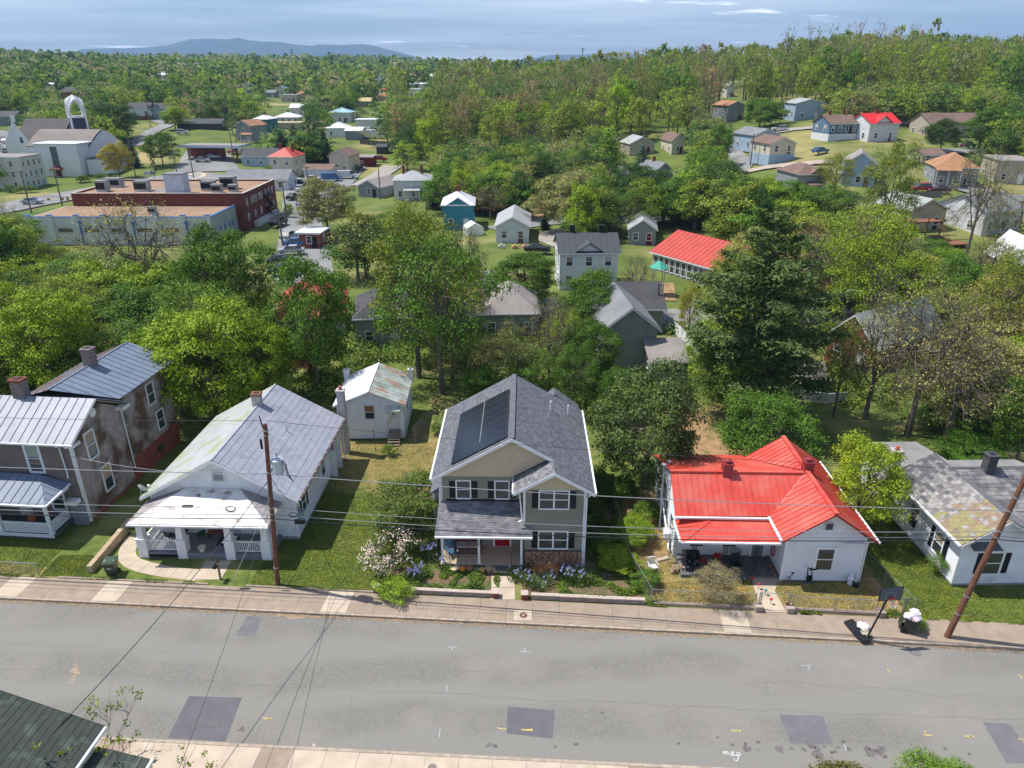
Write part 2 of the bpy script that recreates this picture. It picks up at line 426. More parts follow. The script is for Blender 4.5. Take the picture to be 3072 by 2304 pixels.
def ysheet(name, x0, x1, fa, fb, z, mat, nx=60, ny=20):
    m = MB()
    for j in range(ny+1):
        for i in range(nx+1):
            x = x0+(x1-x0)*i/nx; a, b = fa(x), fb(x); m.v.append((x, a+(b-a)*j/ny, z))
    for j in range(ny):
        for i in range(nx):
            k = j*(nx+1)+i; m.f.append((k, k+1, k+nx+2, k+nx+1)); m.m.append(0)
    return struct(m.obj(name, mat))
ysheet('yard_ground', -95, 95, RS, lambda x: 84, 0, grassM)
ysheet('road', -95, 95, lambda x: RN(x), lambda x: RC(x), -.13, asphM, 40, 6)
ysheet('near_yard_ground', -95, 95, lambda x: -30, lambda x: RN(x)-1.9, -.02, grassM)
def lot(name, pts, mat, z=.006):
    m = MB(); m.face(*[(x, y, z) for x, y in pts]); return struct(m.obj(name, mat))
lot('dry_grass_yard', [(10, RS(10)+.02), (23.1, RS(23.1)+.02), (22.6, 46), (20, 62), (16.5, 62), (16, 47), (9.0, 47), (7.5, 45), (7.9, 36)], dryM)
lot('garden_bed_left', [(-7.6, RS(-7.6)+.05), (-.55, RS(-.55)+.05), (-.4, 37.0), (-5.0, 37.0), (-7.8, 39)], mulchM)
lot('garden_bed_right', [(.55, RS(.55)+.05), (7.8, RS(7.8)+.05), (7.6, 43), (5, 47), (4.7, 38), (4.7, 36.6), (.7, 37)], mulchM)
lot('worn_back_yard', [(-13.3, 47.5), (-6.5, 43.5), (-5.6, 48), (-5.6, 56), (-8.4, 60), (-9, 54.2), (-15.5, 54.3), (-15.2, 50)], dryM, .007)
lot('left_front_yard', [(-50, RS(-50)+.02), (-29.3, RS(-29.3)+.02), (-29.4, 37.2), (-36, 38.6), (-50, 39.6)], dryM, .006)
lot('dirt_patch', [(13.4, 47.6), (18.5, 47), (17.3, 62), (14.0, 60.5)], dirtM, .01)
lot('side_dirt', [(7.9, 38.5), (10.3, 37.5), (10.0, 46), (8.3, 46.5)], dirtM, .011)
# pavements
def pavement(name, x0, x1, fa, fb, kerb_front, mats, L=1.55, z=0.0):
    root = bpy.data.objects.new(name, None); C.objects.link(root); struct(root)
    x = x0; i = 0
    while x < x1:
        g = .012; xa, xb = x, x+L-g
        sk = .07  # joints run square to the kerb
        m = MB(); dz = random.uniform(-.006, .006)
        pts = [(xa, fa(xa), z+dz), (xb, fa(xb), z+dz), (xb+sk*2, fb(xb+sk*2), z+dz), (xa+sk*2, fb(xa+sk*2), z+dz)]
        m.prism([Vector(p)-Vector((0, 0, .14)) for p in pts], (0, 0, .14))
        m.obj('paving_slab', mats[1] if (mats[1] and random.random() < .12) else mats[0], root); x += L; i += 1
    x = x0
    while x < x1:
        xa, xb = x, x+2.9; k = kerb_front; s = 1 if k is RC else -1
        m = MB(); y0a, y0b = k(xa), k(xb)
        pts = [(xa, y0a, -.2), (xb, y0b, -.2), (xb, y0b+.16*s, -.2), (xa, y0a+.16*s, -.2)]
        if s < 0: pts = pts[::-1]
        m.prism(pts, (0, 0, .205)); m.obj('kerb_stone', mats[2], root); x += 2.92
    return root
kerbM = mk('kerb_concrete', (.44, .36, .28), (.30, .25, .20), scale=2.5, rough=.95, bump=.3, bscale=20)
pavM = mk('pavement_concrete', (.345, .272, .208), (.275, .217, .165), scale=1.4, rough=.92, bump=.2, bscale=30, c3=(.29, .23, .18), s3=.45, det=8)
pavement('pavement_far', -50, 50, lambda x: RC(x)+.175, lambda x: RS(x)-.0, RC, (pavM, concL, kerbM))
pavement('pavement_near', -32, 26, lambda x: RN(x)-1.95, lambda x: RN(x)-.175, RN, (concL, pavM, kerbM))
struct(MB().box(-95, 95, -.1, .0, -.5, -.4).obj('subgrade', dirtM))
# road repairs, cracks, stains, paint marks: thin sheets on the road
def RP(px, py, z=-.13): return at(px, py, z)
def decal(name, pxs, mat, z=-.126, par=None):
    m = MB(); pts = [RP(x, y, z) for x, y in pxs]
    a = sum((pts[i].x*pts[(i+1) % len(pts)].y-pts[(i+1) % len(pts)].x*pts[i].y) for i in range(len(pts)))
    if a < 0: pts = pts[::-1]
    m.face(*pts); return struct(m.obj(name, mat))
decal('road_patch', [(765, 1849), (785, 1850), (766, 1909), (708, 1907), (740, 1849)], patchB)
decal('road_patch', [(567, 2088), (726, 2093), (676, 2224), (503, 2214)], patchA)
decal('road_patch', [(1523, 2119), (1664, 2131), (1658, 2216), (1520, 2200)], patchA)
decal('road_patch', [(2337, 2144), (2469, 2147), (2498, 2234), (2372, 2230)], patchB)
decal('road_patch', [(2949, 2167), (3030, 2171), (3110, 2290), (3020, 2290)], patchB)
def ribbon(mb, pts, w, z):
    pts = [Vector((p[0], p[1], z)) for p in pts]; k = len(mb.v)
    for i, p in enumerate(pts):
        d = (pts[min(i+1, len(pts)-1)]-pts[max(i-1, 0)]).normalized(); s = Vector((d.y, -d.x, 0))*w*.36*random.uniform(.5, 1.3)
        mb.v += [tuple(p-s), tuple(p+s)]
    for i in range(len(pts)-1): a = k+2*i; mb.f.append((a, a+1, a+3, a+2)); mb.m.append(0)
def jag(a, b, amp, n):
    a = Vector(a); b = Vector(b); out = []; o = 0; nrm = Vector((-(b-a).y, (b-a).x)).normalized()
    for i in range(n+1): o = o*.8+random.uniform(-amp, amp); out.append((a+(b-a)*i/n)+nrm*o)
    return out
crackM = mk('crack_filler', (.13, .125, .115), (.19, .185, .175), scale=3, rough=.95)
crack = MB()
def pxl(*p): return [RP(x, y, 0).to_2d() for x, y in p]
def crackline(pts, w=.022, amp=.05):
    q = pxl(*pts)
    for i in range(len(q)-1): ribbon(crack, jag(q[i], q[i+1], amp, max(4, int((q[i+1]-q[i]).length*4))), w, -.1262)
crackline([(0, 2002), (420, 2020), (700, 2048), (1060, 2060), (1200, 2068), (1500, 2085), (1900, 2104), (2300, 2125), (2700, 2140), (3072, 2152)], .03)
crackline([(0, 1925), (300, 1938), (600, 1955)]); crackline([(1050, 1975), (1200, 1996), (1480, 2010), (1560, 1995)], .025)
crackline([(2040, 2035), (2130, 1990)]); crackline([(2230, 2045), (2370, 2036), (2500, 2055), (2700, 2062), (2850, 2085), (2950, 2080)], .03)
crackline([(2285, 2005), (2300, 2050), (2310, 2100), (2330, 2130)], .03); crackline([(2480, 2080), (2520, 2135)]); crackline([(2990, 1945), (3072, 2090)])
crackline([(1060, 2080), (1045, 2140), (1050, 2200)]); crackline([(1100, 2140), (1102, 2180), (1090, 2255)], .03); crackline([(1205, 1990), (1190, 2060)])
crackline([(1660, 2218), (1650, 2260)]); crackline([(450, 1800), (300, 1900), (250, 1975)]); crackline([(980, 1840), (830, 2235)], .02, .02)
for _ in range(55):
    x = random.uniform(-32, 32); y = random.choice((28.0, 25.9, 29.6))-.062*x+random.gauss(0, .35); a = random.uniform(0, 6.3); l = random.uniform(.3, 1.3)
    if RN(x)+.3 < y < RC(x)-.3: ribbon(crack, jag((x, y), (x+l*math.cos(a), y+l*.6*math.sin(a)), .05, 6), .014, -.1258)
struct(crack.obj('road_crack', crackM))
def blob(mb, x, y, r, z, n=11, sx=1.0):
    k = len(mb.v); a0 = random.uniform(0, 6)
    for i in range(n):
        a = a0+2*math.pi*i/n; q = r*random.uniform(.6, 1.15); mb.v.append((x+q*math.cos(a)*sx, y+q*math.sin(a), z))
    mb.f.append(tuple(range(k, k+n))); mb.m.append(0)
st = MB(); oilM = mk('oil_stain', (.10, .09, .085), (.16, .15, .145), scale=3, rough=.8)
for px, py, r in ((2140, 2225, .07), (2155, 2213, .1), (2200, 2234, .12), (2233, 2231, .16), (2243, 2247, .2), (2274, 2226, .1), (2272, 2251, .07), (2340, 2249, .2), (2377, 2246, .1),
                  (2412, 2250, .12), (2422, 2223, .1), (2433, 2220, .1), (2440, 2238, .25), (2455, 2246, .2), (2445, 2262, .28), (2460, 2270, .2), (2475, 2240, .12), (2500, 2256, .2),
                  (2512, 2243, .1), (2530, 2225, .1), (2548, 2248, .12), (2600, 2245, .2), (2615, 2258, .25), (2640, 2257, .25), (2650, 2245, .2), (2655, 2270, .12), (2833, 2245, .1), (2908, 2263, .1),
                  (1468, 2234, .16), (1484, 2238, .12), (1807, 2139, .09), (1667, 2240, .12), (2034, 2231, .12), (1727, 2233, .1), (582, 2181, .22), (660, 2180, .2), (725, 2187, .16), (636, 2182, .12)):
    for k in range(4): 
        p = RP(px+random.uniform(-6, 6)*r*6, py+random.uniform(-3, 3)*r*6); blob(st, p.x, p.y, r*random.uniform(.3, .9), -.1254+k*.0003)
struct(st.obj('oil_stain', oilM))
yel = MB(); wh = MB(); bl = MB()
def mark(mb, pts, w=.06): ribbon(mb, pxl(*pts), w*1.4, -.1242)
for x, y in ((800, 2149), (2208, 2186), (2910, 2203)):
    mark(yel, [(x-14, y-1), (x, y+1), (x+16, y)]); mark(yel, [(x, y-4), (x+5, y), (x+2, y+4)], .05)
mark(yel, [(1492, 2178), (1505, 2181), (1520, 2181)]); mark(yel, [(1564, 2183), (1580, 2184), (1598, 2184)], .09); mark(yel, [(2770, 2198), (2785, 2200), (2798, 2200)]); mark(yel, [(2774, 2184), (2780, 2194)], .05)
mark(yel, [(3055, 2211), (3075, 2213)]); mark(yel, [(3058, 2018), (3070, 2030)]); mark(yel, [(2662, 2000), (2672, 2012)], .05)
mark(bl, [(1342, 1935), (1370, 1936)], .04); mark(bl, [(1356, 1936), (1356, 1946)], .03); mark(bl, [(1560, 1949), (1590, 1950)], .04); mark(bl, [(1574, 1936), (1574, 1949)], .03)
mark(bl, [(1320, 2178), (1317, 2205)], .04); mark(bl, [(1340, 2050), (1341, 2070)], .04); mark(bl, [(2405, 1990), (2435, 1992)], .04); mark(bl, [(2425, 1992), (2430, 2005)], .03); mark(bl, [(2535, 2228), (2540, 2245)], .05)
def tx(*p): return [(2130+x/14.75, 2200+y/14.75) for x, y in p]
for s in (((585, 750), (640, 715), (700, 725), (690, 800), (640, 815), (585, 750)), ((690, 730), (780, 715), (820, 750), (760, 790), (700, 760), (760, 840), (800, 850)),
          ((850, 800), (900, 780), (915, 830), (860, 850), (850, 800)), ((965, 710), (1015, 890)), ((1045, 715), (1075, 860)), ((1180, 780), (1290, 775), (1370, 830), (1340, 880), (1230, 860)),
          ((1160, 840), (1250, 885)), ((915, 895), (1310, 905)), ((1310, 905), (1240, 1080), (1200, 1150)), ((1200, 1150), (1100, 1080), (1035, 1010))):
    mark(wh, tx(*s), .026)
for s in (((938, 2224), (938, 2232)), ((945, 2226), (939, 2229), (946, 2233))): mark(wh, s, .03)
paintY = mk('yellow_marking_paint', (.62, .47, .10), (.45, .38, .16), scale=12, rough=.8); paintB = mk('pale_blue_marking_paint', (.45, .52, .60), (.36, .38, .40), scale=12, rough=.8)
struct(yel.obj('yellow_road_marking', paintY)); struct(wh.obj('white_road_marking', mk('white_marking_paint', (.75, .74, .72), rough=.8))); struct(bl.obj('blue_road_marking', paintB))
silt = MB()
for (px, py, r, n) in ((880, 1846, .5, 14), (905, 1849, .4, 8), (228, 2018, .28, 6), (218, 2040, .25, 6), (232, 1998, .14, 3)):
    for k in range(n): p = RP(px+random.gauss(0, 16 if py < 1900 else 5), py+random.gauss(0, 3 if py < 1900 else 8)); blob(silt, p.x, p.y, r*random.uniform(.2, .55), -.1256+k*.00008, 13, 1.8)
struct(silt.obj('silt_stain', mk('orange_silt', (.36, .26, .18), (.29, .235, .18), scale=6, rough=.95)))
# leaf litter along the kerb
lit = MB()
for _ in range(5200):
    x = random.uniform(-36, 36); y = RC(x)-abs(random.gauss(0, .13))-.01; r = random.uniform(.012, .045); a = random.uniform(0, 6)
    z = -.124+random.uniform(0, .02)
    c, s = math.cos(a)*r, math.sin(a)*r; lit.face((x-c, y-s, z), (x+s, y-c, z), (x+c, y+s, z+.01), (x-s, y+c, z))
o = lit.obj('leaf_litter', mk('leaf_litter', (.36, .24, .13), isl=.5, rough=.95), kind='stuff'); tag(o, 'thin line of tan leaf litter lying along the far kerb', 'leaf litter')
# covers in the pavement
for (px, py, nm) in ((1570, 1846, 'meter_cover'),):
    p = at(px, py, .006); rt = thing(nm, 'round rust-red meter cover set in a pale square of the far pavement', 'meter cover', p)
    MB().box(-.55, .5, -.42, .42, 0, .006).obj('surround', concL, rt); MB().cyl(0, 0, .006, .014, .23, 20).obj('lid', mk('rusty_iron', (.22, .09, .06), (.12, .06, .05), scale=8, rough=.8), rt)
    MB().cyl(0, 0, .014, .02, .07, 12).obj('centre_plate', concL, rt)
p = at(1297, 2300, .0); rt = thing('utility_cover', 'round dark cover in the near pavement at the bottom edge', 'utility cover', p)
MB().cyl(0, -.05, .0, .012, .2, 18).obj('lid', mk('cover_iron', (.2, .17, .14), rough=.7), rt); 

# ================================================================== street houses
shingG = mk('grey_shingle', (.135, .142, .16), (.10, .105, .12), scale=3, rough=.9, isl=.22)
shingP = mk('mottled_shingle', (.215, .205, .215), (.135, .135, .155), scale=2.2, rough=.9, isl=.32)
redM = mk('red_metal', (.62, .075, .05), (.54, .06, .042), scale=1.5, rough=.42, spec=.5, c3=(.60, .15, .11), s3=.5, lo3=.42, hi3=.7, isl=.05, bump=.12, bscale=3, det=8)
metB = mk('blue_grey_metal_roof', (.19, .23, .30), (.15, .19, .255), scale=.7, rough=.55, spec=.35)
metL = mk('lavender_grey_metal_roof', (.35, .36, .41), (.285, .295, .345), scale=.6, rough=.6, c3=(.39, .395, .435), s3=2.2, isl=.05)
metLM = mk('mossy_metal_roof', (.40, .41, .42), (.33, .34, .35), scale=1.0, rough=.7, c3=(.28, .33, .19), s3=.7, lo3=.48, hi3=.68, det=8)
metW = mk('rust_streaked_white_roof', (.84, .82, .80), (.70, .66, .62), scale=1.3, rough=.6, c3=(.30, .20, .14), s3=1.5, lo3=.58, hi3=.72, det=9, isl=.05)
metS = mk('bright_galvanised_roof', (.80, .81, .84), (.66, .67, .70), scale=1.2, rough=.45, metal=.1, c3=(.4, .36, .33), s3=2.5, lo3=.62, hi3=.72, det=8)
metR = mk('rusty_green_roof', (.42, .46, .44), (.20, .27, .22), scale=.9, rough=.7, c3=(.36, .20, .14), s3=.8, lo3=.5, hi3=.66, det=9)
oliveS = mk('olive_siding', (.26, .255, .20), (.23, .225, .175), scale=.8, rough=.7)
tanS = mk('tan_shake', (.60, .48, .34), (.54, .43, .30), scale=4, rough=.8)
brownS = mk('brown_siding', (.19, .155, .14), (.15, .125, .115), scale=1.2, rough=.85)
vineS = mk('vine_stained_siding', (.33, .29, .262), (.235, .20, .18), scale=2, rough=.9, c3=(.10, .066, .042), s3=.55, lo3=.44, hi3=.60, det=10)
deckG = mk('grey_deck', (.17, .18, .20), (.14, .15, .17), scale=3, rough=.7); deckT = mk('tan_deck', (.50, .38, .27), (.43, .33, .24), scale=3, rough=.75, isl=.08)
def ridgecap(par, a, b, mat, r=.07, name='ridge_cap'): return MB().bar(a, b, r*2, r).obj(name, mat, par)
def chimney(par, x, y, z0, z1, w, d, mat, pot=None, name='chimney', capm=None):
    m = MB(); m.box(x-w/2, x+w/2, y-d/2, y+d/2, z0, z1)
    o = m.obj(name, mat, par); k = MB(); k.box(x-w/2-.06, x+w/2+.06, y-d/2-.06, y+d/2+.06, z1, z1+.13); k.box(x-w/2+.12, x+w/2-.12, y-d/2+.12, y+d/2-.12, z1+.13, z1+.16)
    k.obj('cap', capm or mat, o); MB().box(x-w/2+.14, x+w/2-.14, y-d/2+.14, y+d/2-.14, z1+.16, z1+.165).obj('flue', blackM, o)
    if pot: MB().cyl(x, y, z1+.165, z1+.42, min(w, d)*.24, 12, r2=min(w, d)*.2).obj('chimney_pot', pot, o)
    return o
def rakes(par, x0, xm, x1, y, ze, zr, mat=None, t=.22, d=.05, y2=None):
    for yy in ([y] if y2 is None else [y, y2]):
        m = MB(); m.prism([(x0, yy, ze-t), (xm, yy, zr-t), (xm, yy, zr+.0), (x0, yy, ze)], (0, d if yy == y else -d, 0)); m.obj('fascia', mat or whiteP, par)
        m = MB(); m.prism([(xm, yy, zr-t), (x1, yy, ze-t), (x1, yy, ze), (xm, yy, zr)], (0, d if yy == y else -d, 0)); m.obj('fascia', mat or whiteP, par)
def soffit(par, x0, xm, x1, y0, y1, ze, zr, mat):
    m = MB(); m.face((x0, y0, ze), (x0, y1, ze), (xm, y1, zr), (xm, y0, zr)); m.face((xm, y0, zr), (xm, y1, zr), (x1, y1, ze), (x1, y0, ze)); return m.obj('roof_deck', mat, par)
def rail(par, a, b, z0, hh, mat, n=None, sp=.13, name='baluster', r=.04):
    """a railing: top and bottom rail one part, every baluster its own"""
    a = Vector((*a, 0)); b = Vector((*b, 0)); Ln = (b-a).length; d = (b-a).normalized()
    m = MB(); up = Vector((0, 0, z0+hh)); lo = Vector((0, 0, z0+.12)); m.bar(a+up, b+up, .09, .07); m.bar(a+lo, b+lo, .07, .06); o = m.obj('railing', mat, par)
    key = ('bal', round(hh, 2), mat.name, r)
    if key not in WC: WC[key] = MB().box(-r/2, r/2, -r/2, r/2, .15, hh-.03).mesh(name, mat)
    k = int(Ln/sp)
    for i in range(1, k):
        p = a+d*Ln*i/k; inst(name, WC[key], o, (p.x, p.y, z0), (0, 0, math.atan2(d.y, d.x)))
    return o
# ------------------------------------------------------------------ white cottage with the rust-streaked porch roof
def lpt(root, px, py, z=0.0, Y=None):
    """pixel -> local coordinates of a thing at world height z (or on the world plane Y)"""
    if Y is None: w = at(px, py, z)
    else:
        dx, dy, dz = ray(px, py); t = Y/dy; w = Vector((dx*t, Y, CH+dz*t))
    return (Matrix.Translation(root.location) @ Matrix.Rotation(root.rotation_euler.z, 4, 'Z')).inverted() @ w
def cottage():
    t = thing('cottage', 'white clapboard cottage with lavender-grey metal roof and rust-streaked white porch roof', 'house', (-19.1, 40.35, 0), R(-2))
    m = MB(); x0, x1, y1, ze, zr = -4.75, 4.75, 11.1, 3.45, 6.3
    m = MB(); siding(m, (x0, 0), (x1, 0), .3, ze, .19, peak=(.5, zr-.12)); siding(m, (x1, 0), (x1, y1), .3, ze); siding(m, (x1, y1), (x0, y1), .3, ze, peak=(.5, zr-.12)); siding(m, (x0, y1), (x0, 0), .3, ze)
    m.obj('wall', whiteS, t)
    MB().box(x0+.03, x1-.03, .03, y1-.03, -.1, .32).obj('foundation', mk('painted_block', (.4, .4, .42), (.3, .3, .3), rough=.9), t)
    for cx, cy in ((x0, 0), (x1, 0), (x1, y1)): MB().box(cx-.07, cx+.07, cy-.05, cy+.09, .25, ze).obj('corner_board', whiteP, t)
    soffit(t, -5.2, 0, 5.2, -.5, 11.5, 3.4, 6.3, whiteP)
    slope(t, [(5.22, -.55, 3.42), (5.22, 11.55, 3.42), (0, 11.55, 6.34), (0, -.55, 6.34)], metL, w=3.05, s=.46, rib=0, stagger=True, jit=.003, gap=.012, lift=.012)
    slope(t, [(-5.22, 11.55, 3.42), (-5.22, -.55, 3.42), (0, -.55, 6.34), (0, 11.55, 6.34)], metLM, w=3.05, s=.46, rib=0, stagger=True, jit=.003, lift=.012)
    ridgecap(t, (0, -.55, 6.37), (0, 11.55, 6.37), metL, .07); rakes(t, -5.24, 0, 5.24, -.6, 3.43, 6.33, t=.2)
    g = gutter(t, (5.3, -.55, 3.38), (5.3, 11.55, 3.38), mk('brown_gutter', (.10, .06, .05), rough=.6))
    for k in range(14): MB().box(5.22, 5.38, -.4+k*.9, -.37+k*.9, 3.44, 3.455).obj('gutter_strap', whiteP, g)
    # gable vent
    v = MB(); v.box(-.45, .45, -.06, 0, 4.45, 5.35); o = v.obj('vent', dirtyW, t); k = MB()
    for i in range(6): k.face((-.33, -.11, 4.58+i*.11), (.33, -.11, 4.58+i*.11), (.33, -.065, 4.68+i*.11), (-.33, -.065, 4.68+i*.11))
    k.obj('louvre', mk('vent_grey', (.30, .32, .35), rough=.6), o)
    # porch
    px = (-4.72, -2.15, 1.0, 3.35)
    MB().box(-4.95, 3.6, -2.25, 0, .0, .42).obj('porch_floor', mk('porch_grey', (.21, .22, .25), (.18, .19, .21), rough=.6), t)
    MB().box(-4.6, -2.2, -2.27, -2.2, .05, .3).obj('lattice', blackM, t)
    for x in px:
        p = MB().box(x-.31, x+.31, -2.3, -1.75, -.05, 1.35).obj('pedestal', whiteP, t); MB().box(x-.36, x+.36, -2.35, -1.7, 1.35, 1.45).obj('cap', whiteP, p)
        m = MB(); a, b = .23, .17
        m.add([(x-a, -2.02-a, 1.45), (x+a, -2.02-a, 1.45), (x+a, -2.02+a, 1.45), (x-a, -2.02+a, 1.45), (x-b, -2.02-b, 2.8), (x+b, -2.02-b, 2.8), (x+b, -2.02+b, 2.8), (x-b, -2.02+b, 2.8)],
              [(0, 3, 2, 1), (4, 5, 6, 7), (0, 1, 5, 4), (1, 2, 6, 5), (2, 3, 7, 6), (3, 0, 4, 7)]); m.obj('porch_post', whiteP, t)
    rail(t, (px[0]+.32, -2.05), (px[1]-.32, -2.05), .42, .85, whiteP, sp=.12); rail(t, (px[2]+.32, -2.05), (px[3]-.32, -2.05), .42, .85, whiteP, sp=.12)
    rail(t, (px[0], -1.75), (px[0], -.05), .42, .85, whiteP, sp=.12)
    rail(t, (px[3], -1.75), (px[3], -.05), .42, .85, whiteP, sp=.12)
    e, q = 2.93, 3.95
    MB().box(-4.9, 3.75, -2.5, 0, 2.72, 2.9).obj('porch_ceiling', whiteP, t)
    slope(t, [(-5.0, -2.75, e), (3.95, -2.75, e), (1.25, -.02, q), (-2.3, -.02, q)], metW, w=.42, s=.33, rib=0, stagger=True, jit=.004, stuff=True, name='porch_shingles', lift=.01)
    pl = mk('weathered_taupe_roof', (.36, .33, .33), (.27, .24, .24), scale=2, rough=.8, isl=.1)
    slope(t, [(3.95, -2.75, e), (3.95, -.02, e), (1.25, -.02, q)], pl, w=.42, s=.33, rib=0, stagger=True, jit=.003, stuff=True, name='porch_shingles', lift=.01)
    slope(t, [(-5.0, -.02, e), (-5.0, -2.75, e), (-2.3, -.02, q)], pl, w=.42, s=.33, rib=0, stagger=True, jit=.003, stuff=True, name='porch_shingles', lift=.01)
    gutter(t, (-5.05, -2.83, e-.06), (3.98, -2.83, e-.06), dirtyW); ridgecap(t, (3.95, -2.75, e+.03), (1.25, -.02, q+.03), dirtyW, .04, 'hip_cap'); ridgecap(t, (-5.0, -2.75, e+.03), (-2.3, -.02, q+.03), pl, .03, 'hip_cap')
    # door and windows
    d = MB().box(-.1, .9, -.06, 0, .45, 2.55).obj('door', mk('pale_blue_door', (.45, .52, .58), rough=.5), t); MB().box(-.22, -.1, -.08, 0, .45, 2.67).box(.9, 1.02, -.08, 0, .45, 2.67).box(-.1, .9, -.08, 0, 2.55, 2.67).obj('frame', whiteP, d)
    MB().box(.78, .84, -.11, -.06, 1.4, 1.5).obj('handle', steelM, d)
    window(t, 'F', -2.6, -.02, 1.1, .9, 1.4); window(t, 'F', 2.4, -.02, 1.1, .9, 1.4)
    sh = mk('black_shutter', (.014, .018, .022), rough=.5)
    for y in (1.6,): window(t, 'R', y, x1+.02, 1.35, .75, 1.35, shutter=sh)
    window(t, 'R', 6.3, x1+.02, 1.35, .8, 1.35); window(t, 'R', 8.9, x1+.02, 1.9, .7, 1.0)
    bk = mk('painted_brick_white', (.55, .53, .53), (.38, .33, .32), scale=7, rough=.9, bump=.4, bscale=12)
    p = lpt(t, 775, 1224, 6.0); chimney(t, p.x, p.y, 5.2, 7.1, .62, .55, bk, capm=mk('rust_brown', (.22, .10, .06), rough=.9))
    p = lpt(t, 993, 1240, 3.6); chimney(t, 4.95, p.y, 0, 5.6, .55, .6, bk, pot=mk('terracotta', (.50, .15, .07), rough=.8))
    MB().cyl(2.5, 6.2, 4.8, 5.6, .05, 8).obj('vent_pipe', dirtyW, t)
    MB().box(4.77, 5.0, .3, .75, 1.2, 2.0).obj('meter_box', mk('blue_grey_box', (.28, .36, .45), rough=.5), t); MB().tube([(4.85, .55, 2.0), (4.85, .55, 3.3)], .035).obj('conduit', dirtyW, t)
    # cellar door surround at the right side
    [MB().box(4.78, 5.25, y, y+.1, 0, 2.3).obj('side_porch_post', whiteP, t) for y in (8.2, 9.6)]
    MB().tube([(5.15, 10.9, 3.3), (5.15, 10.9, .2), (5.45, 10.9, .05)], .045).obj('downpipe', whiteP, t)
    return t
cot = cottage()
# things standing on that porch
def chair_metal(label, loc, rz, mat, grp=None, name='folding_chair', cat='chair'):
    t = thing(name, label, cat, loc, rz, grp)
    MB().box(-.22, .22, -.22, .22, .42, .46).obj('seat', mat, t); b = MB(); b.prism([(-.22, .2, .46), (.22, .2, .46), (.22, .3, .92), (-.22, .3, .92)], (0, .03, 0)); b.obj('backrest', mat, t)
    for sx in (-1, 1): 
        for sy in (-1, 1): MB().bar((sx*.2, sy*.2, .42), (sx*.22, sy*.25, 0), .03).obj('leg', mat, t)
    return t
def wl(root, x, y, z): return tuple((Matrix.Translation(root.location) @ Matrix.Rotation(root.rotation_euler.z, 4, 'Z')) @ Vector((x, y, z)))
chair_metal('black metal chair at the left end of the white cottage porch', wl(cot, -3.5, -1.0, .42), 2.6, blackM, 'black chairs on the cottage porch')
chair_metal('black metal chair against the wall behind the second post of the cottage porch', wl(cot, -2.8, -.5, .42), 3.1, blackM, 'black chairs on the cottage porch')
chair_metal('dark green chair turned sideways left of the cottage door', wl(cot, -1.5, -.8, .42), 3.8, mk('dark_green_paint', (.02, .05, .03), rough=.6))
t = thing('slatted_bench', 'reddish brown slatted bench by the cottage door', 'bench', wl(cot, -.75, -.45, .42), 0)
for i in range(5): MB().box(-.45, .45, -.2+i*.09, -.14+i*.09, .42, .45).obj('slat', mk('reddish_wood', (.22, .10, .07), rough=.8), t)
for i in range(7): MB().box(-.43+i*.14, -.38+i*.14, .22, .25, .45, .95).obj('back_slat', MATS['reddish_wood'], t)
for sx in (-1, 1): MB().box(sx*.42-.03, sx*.42+.03, -.2, .25, 0, .42).obj('leg', MATS['reddish_wood'], t)
t = thing('potted_plant', 'cream pot with a low green plant on the cottage porch floor', 'plant', wl(cot, -.95, -2.0, .42))
MB().lathe(0, 0, [(.15, 0), (.24, .3), (.27, .33)], 14).obj('pot', mk('cream_pot', (.62, .60, .50), rough=.6), t)
t2 = thing('doormat', 'dark rectangular mat before the cottage door', 'mat', wl(cot, .2, -.9, .42)); MB().box(-.55, .75, -.5, .45, 0, .02).obj('pile', blackM, t2)
# satellite dish on the left eave
t = thing('satellite_dish', 'grey satellite dish on the left eave of the white cottage', 'satellite dish', wl(cot, -5.35, -.25, 3.35), R(160))
m = MB(); n = 14
for k, (r, y) in enumerate(((.0, 0), (.18, .02), (.33, .08))):
    pass
m.lathe(0, 0, [(.02, 0), (.2, .02), (.36, .1), (.36, .12), (.2, .045), (.02, .03)], n)
o = m.obj('dish', mk('dish_grey', (.55, .56, .58), rough=.5), t); o.rotation_euler = (R(70), 0, 0); o.location = (0, -.2, .45)
MB().tube([(0, -.2, .3), (0, -.75, .35)], .02).obj('arm', steelM, t); MB().box(-.08, .08, -.85, -.72, .3, .45).obj('receiver', whiteP, t); MB().tube([(0, 0, 0), (0, -.15, .45)], .03).obj('mount', steelM, t)

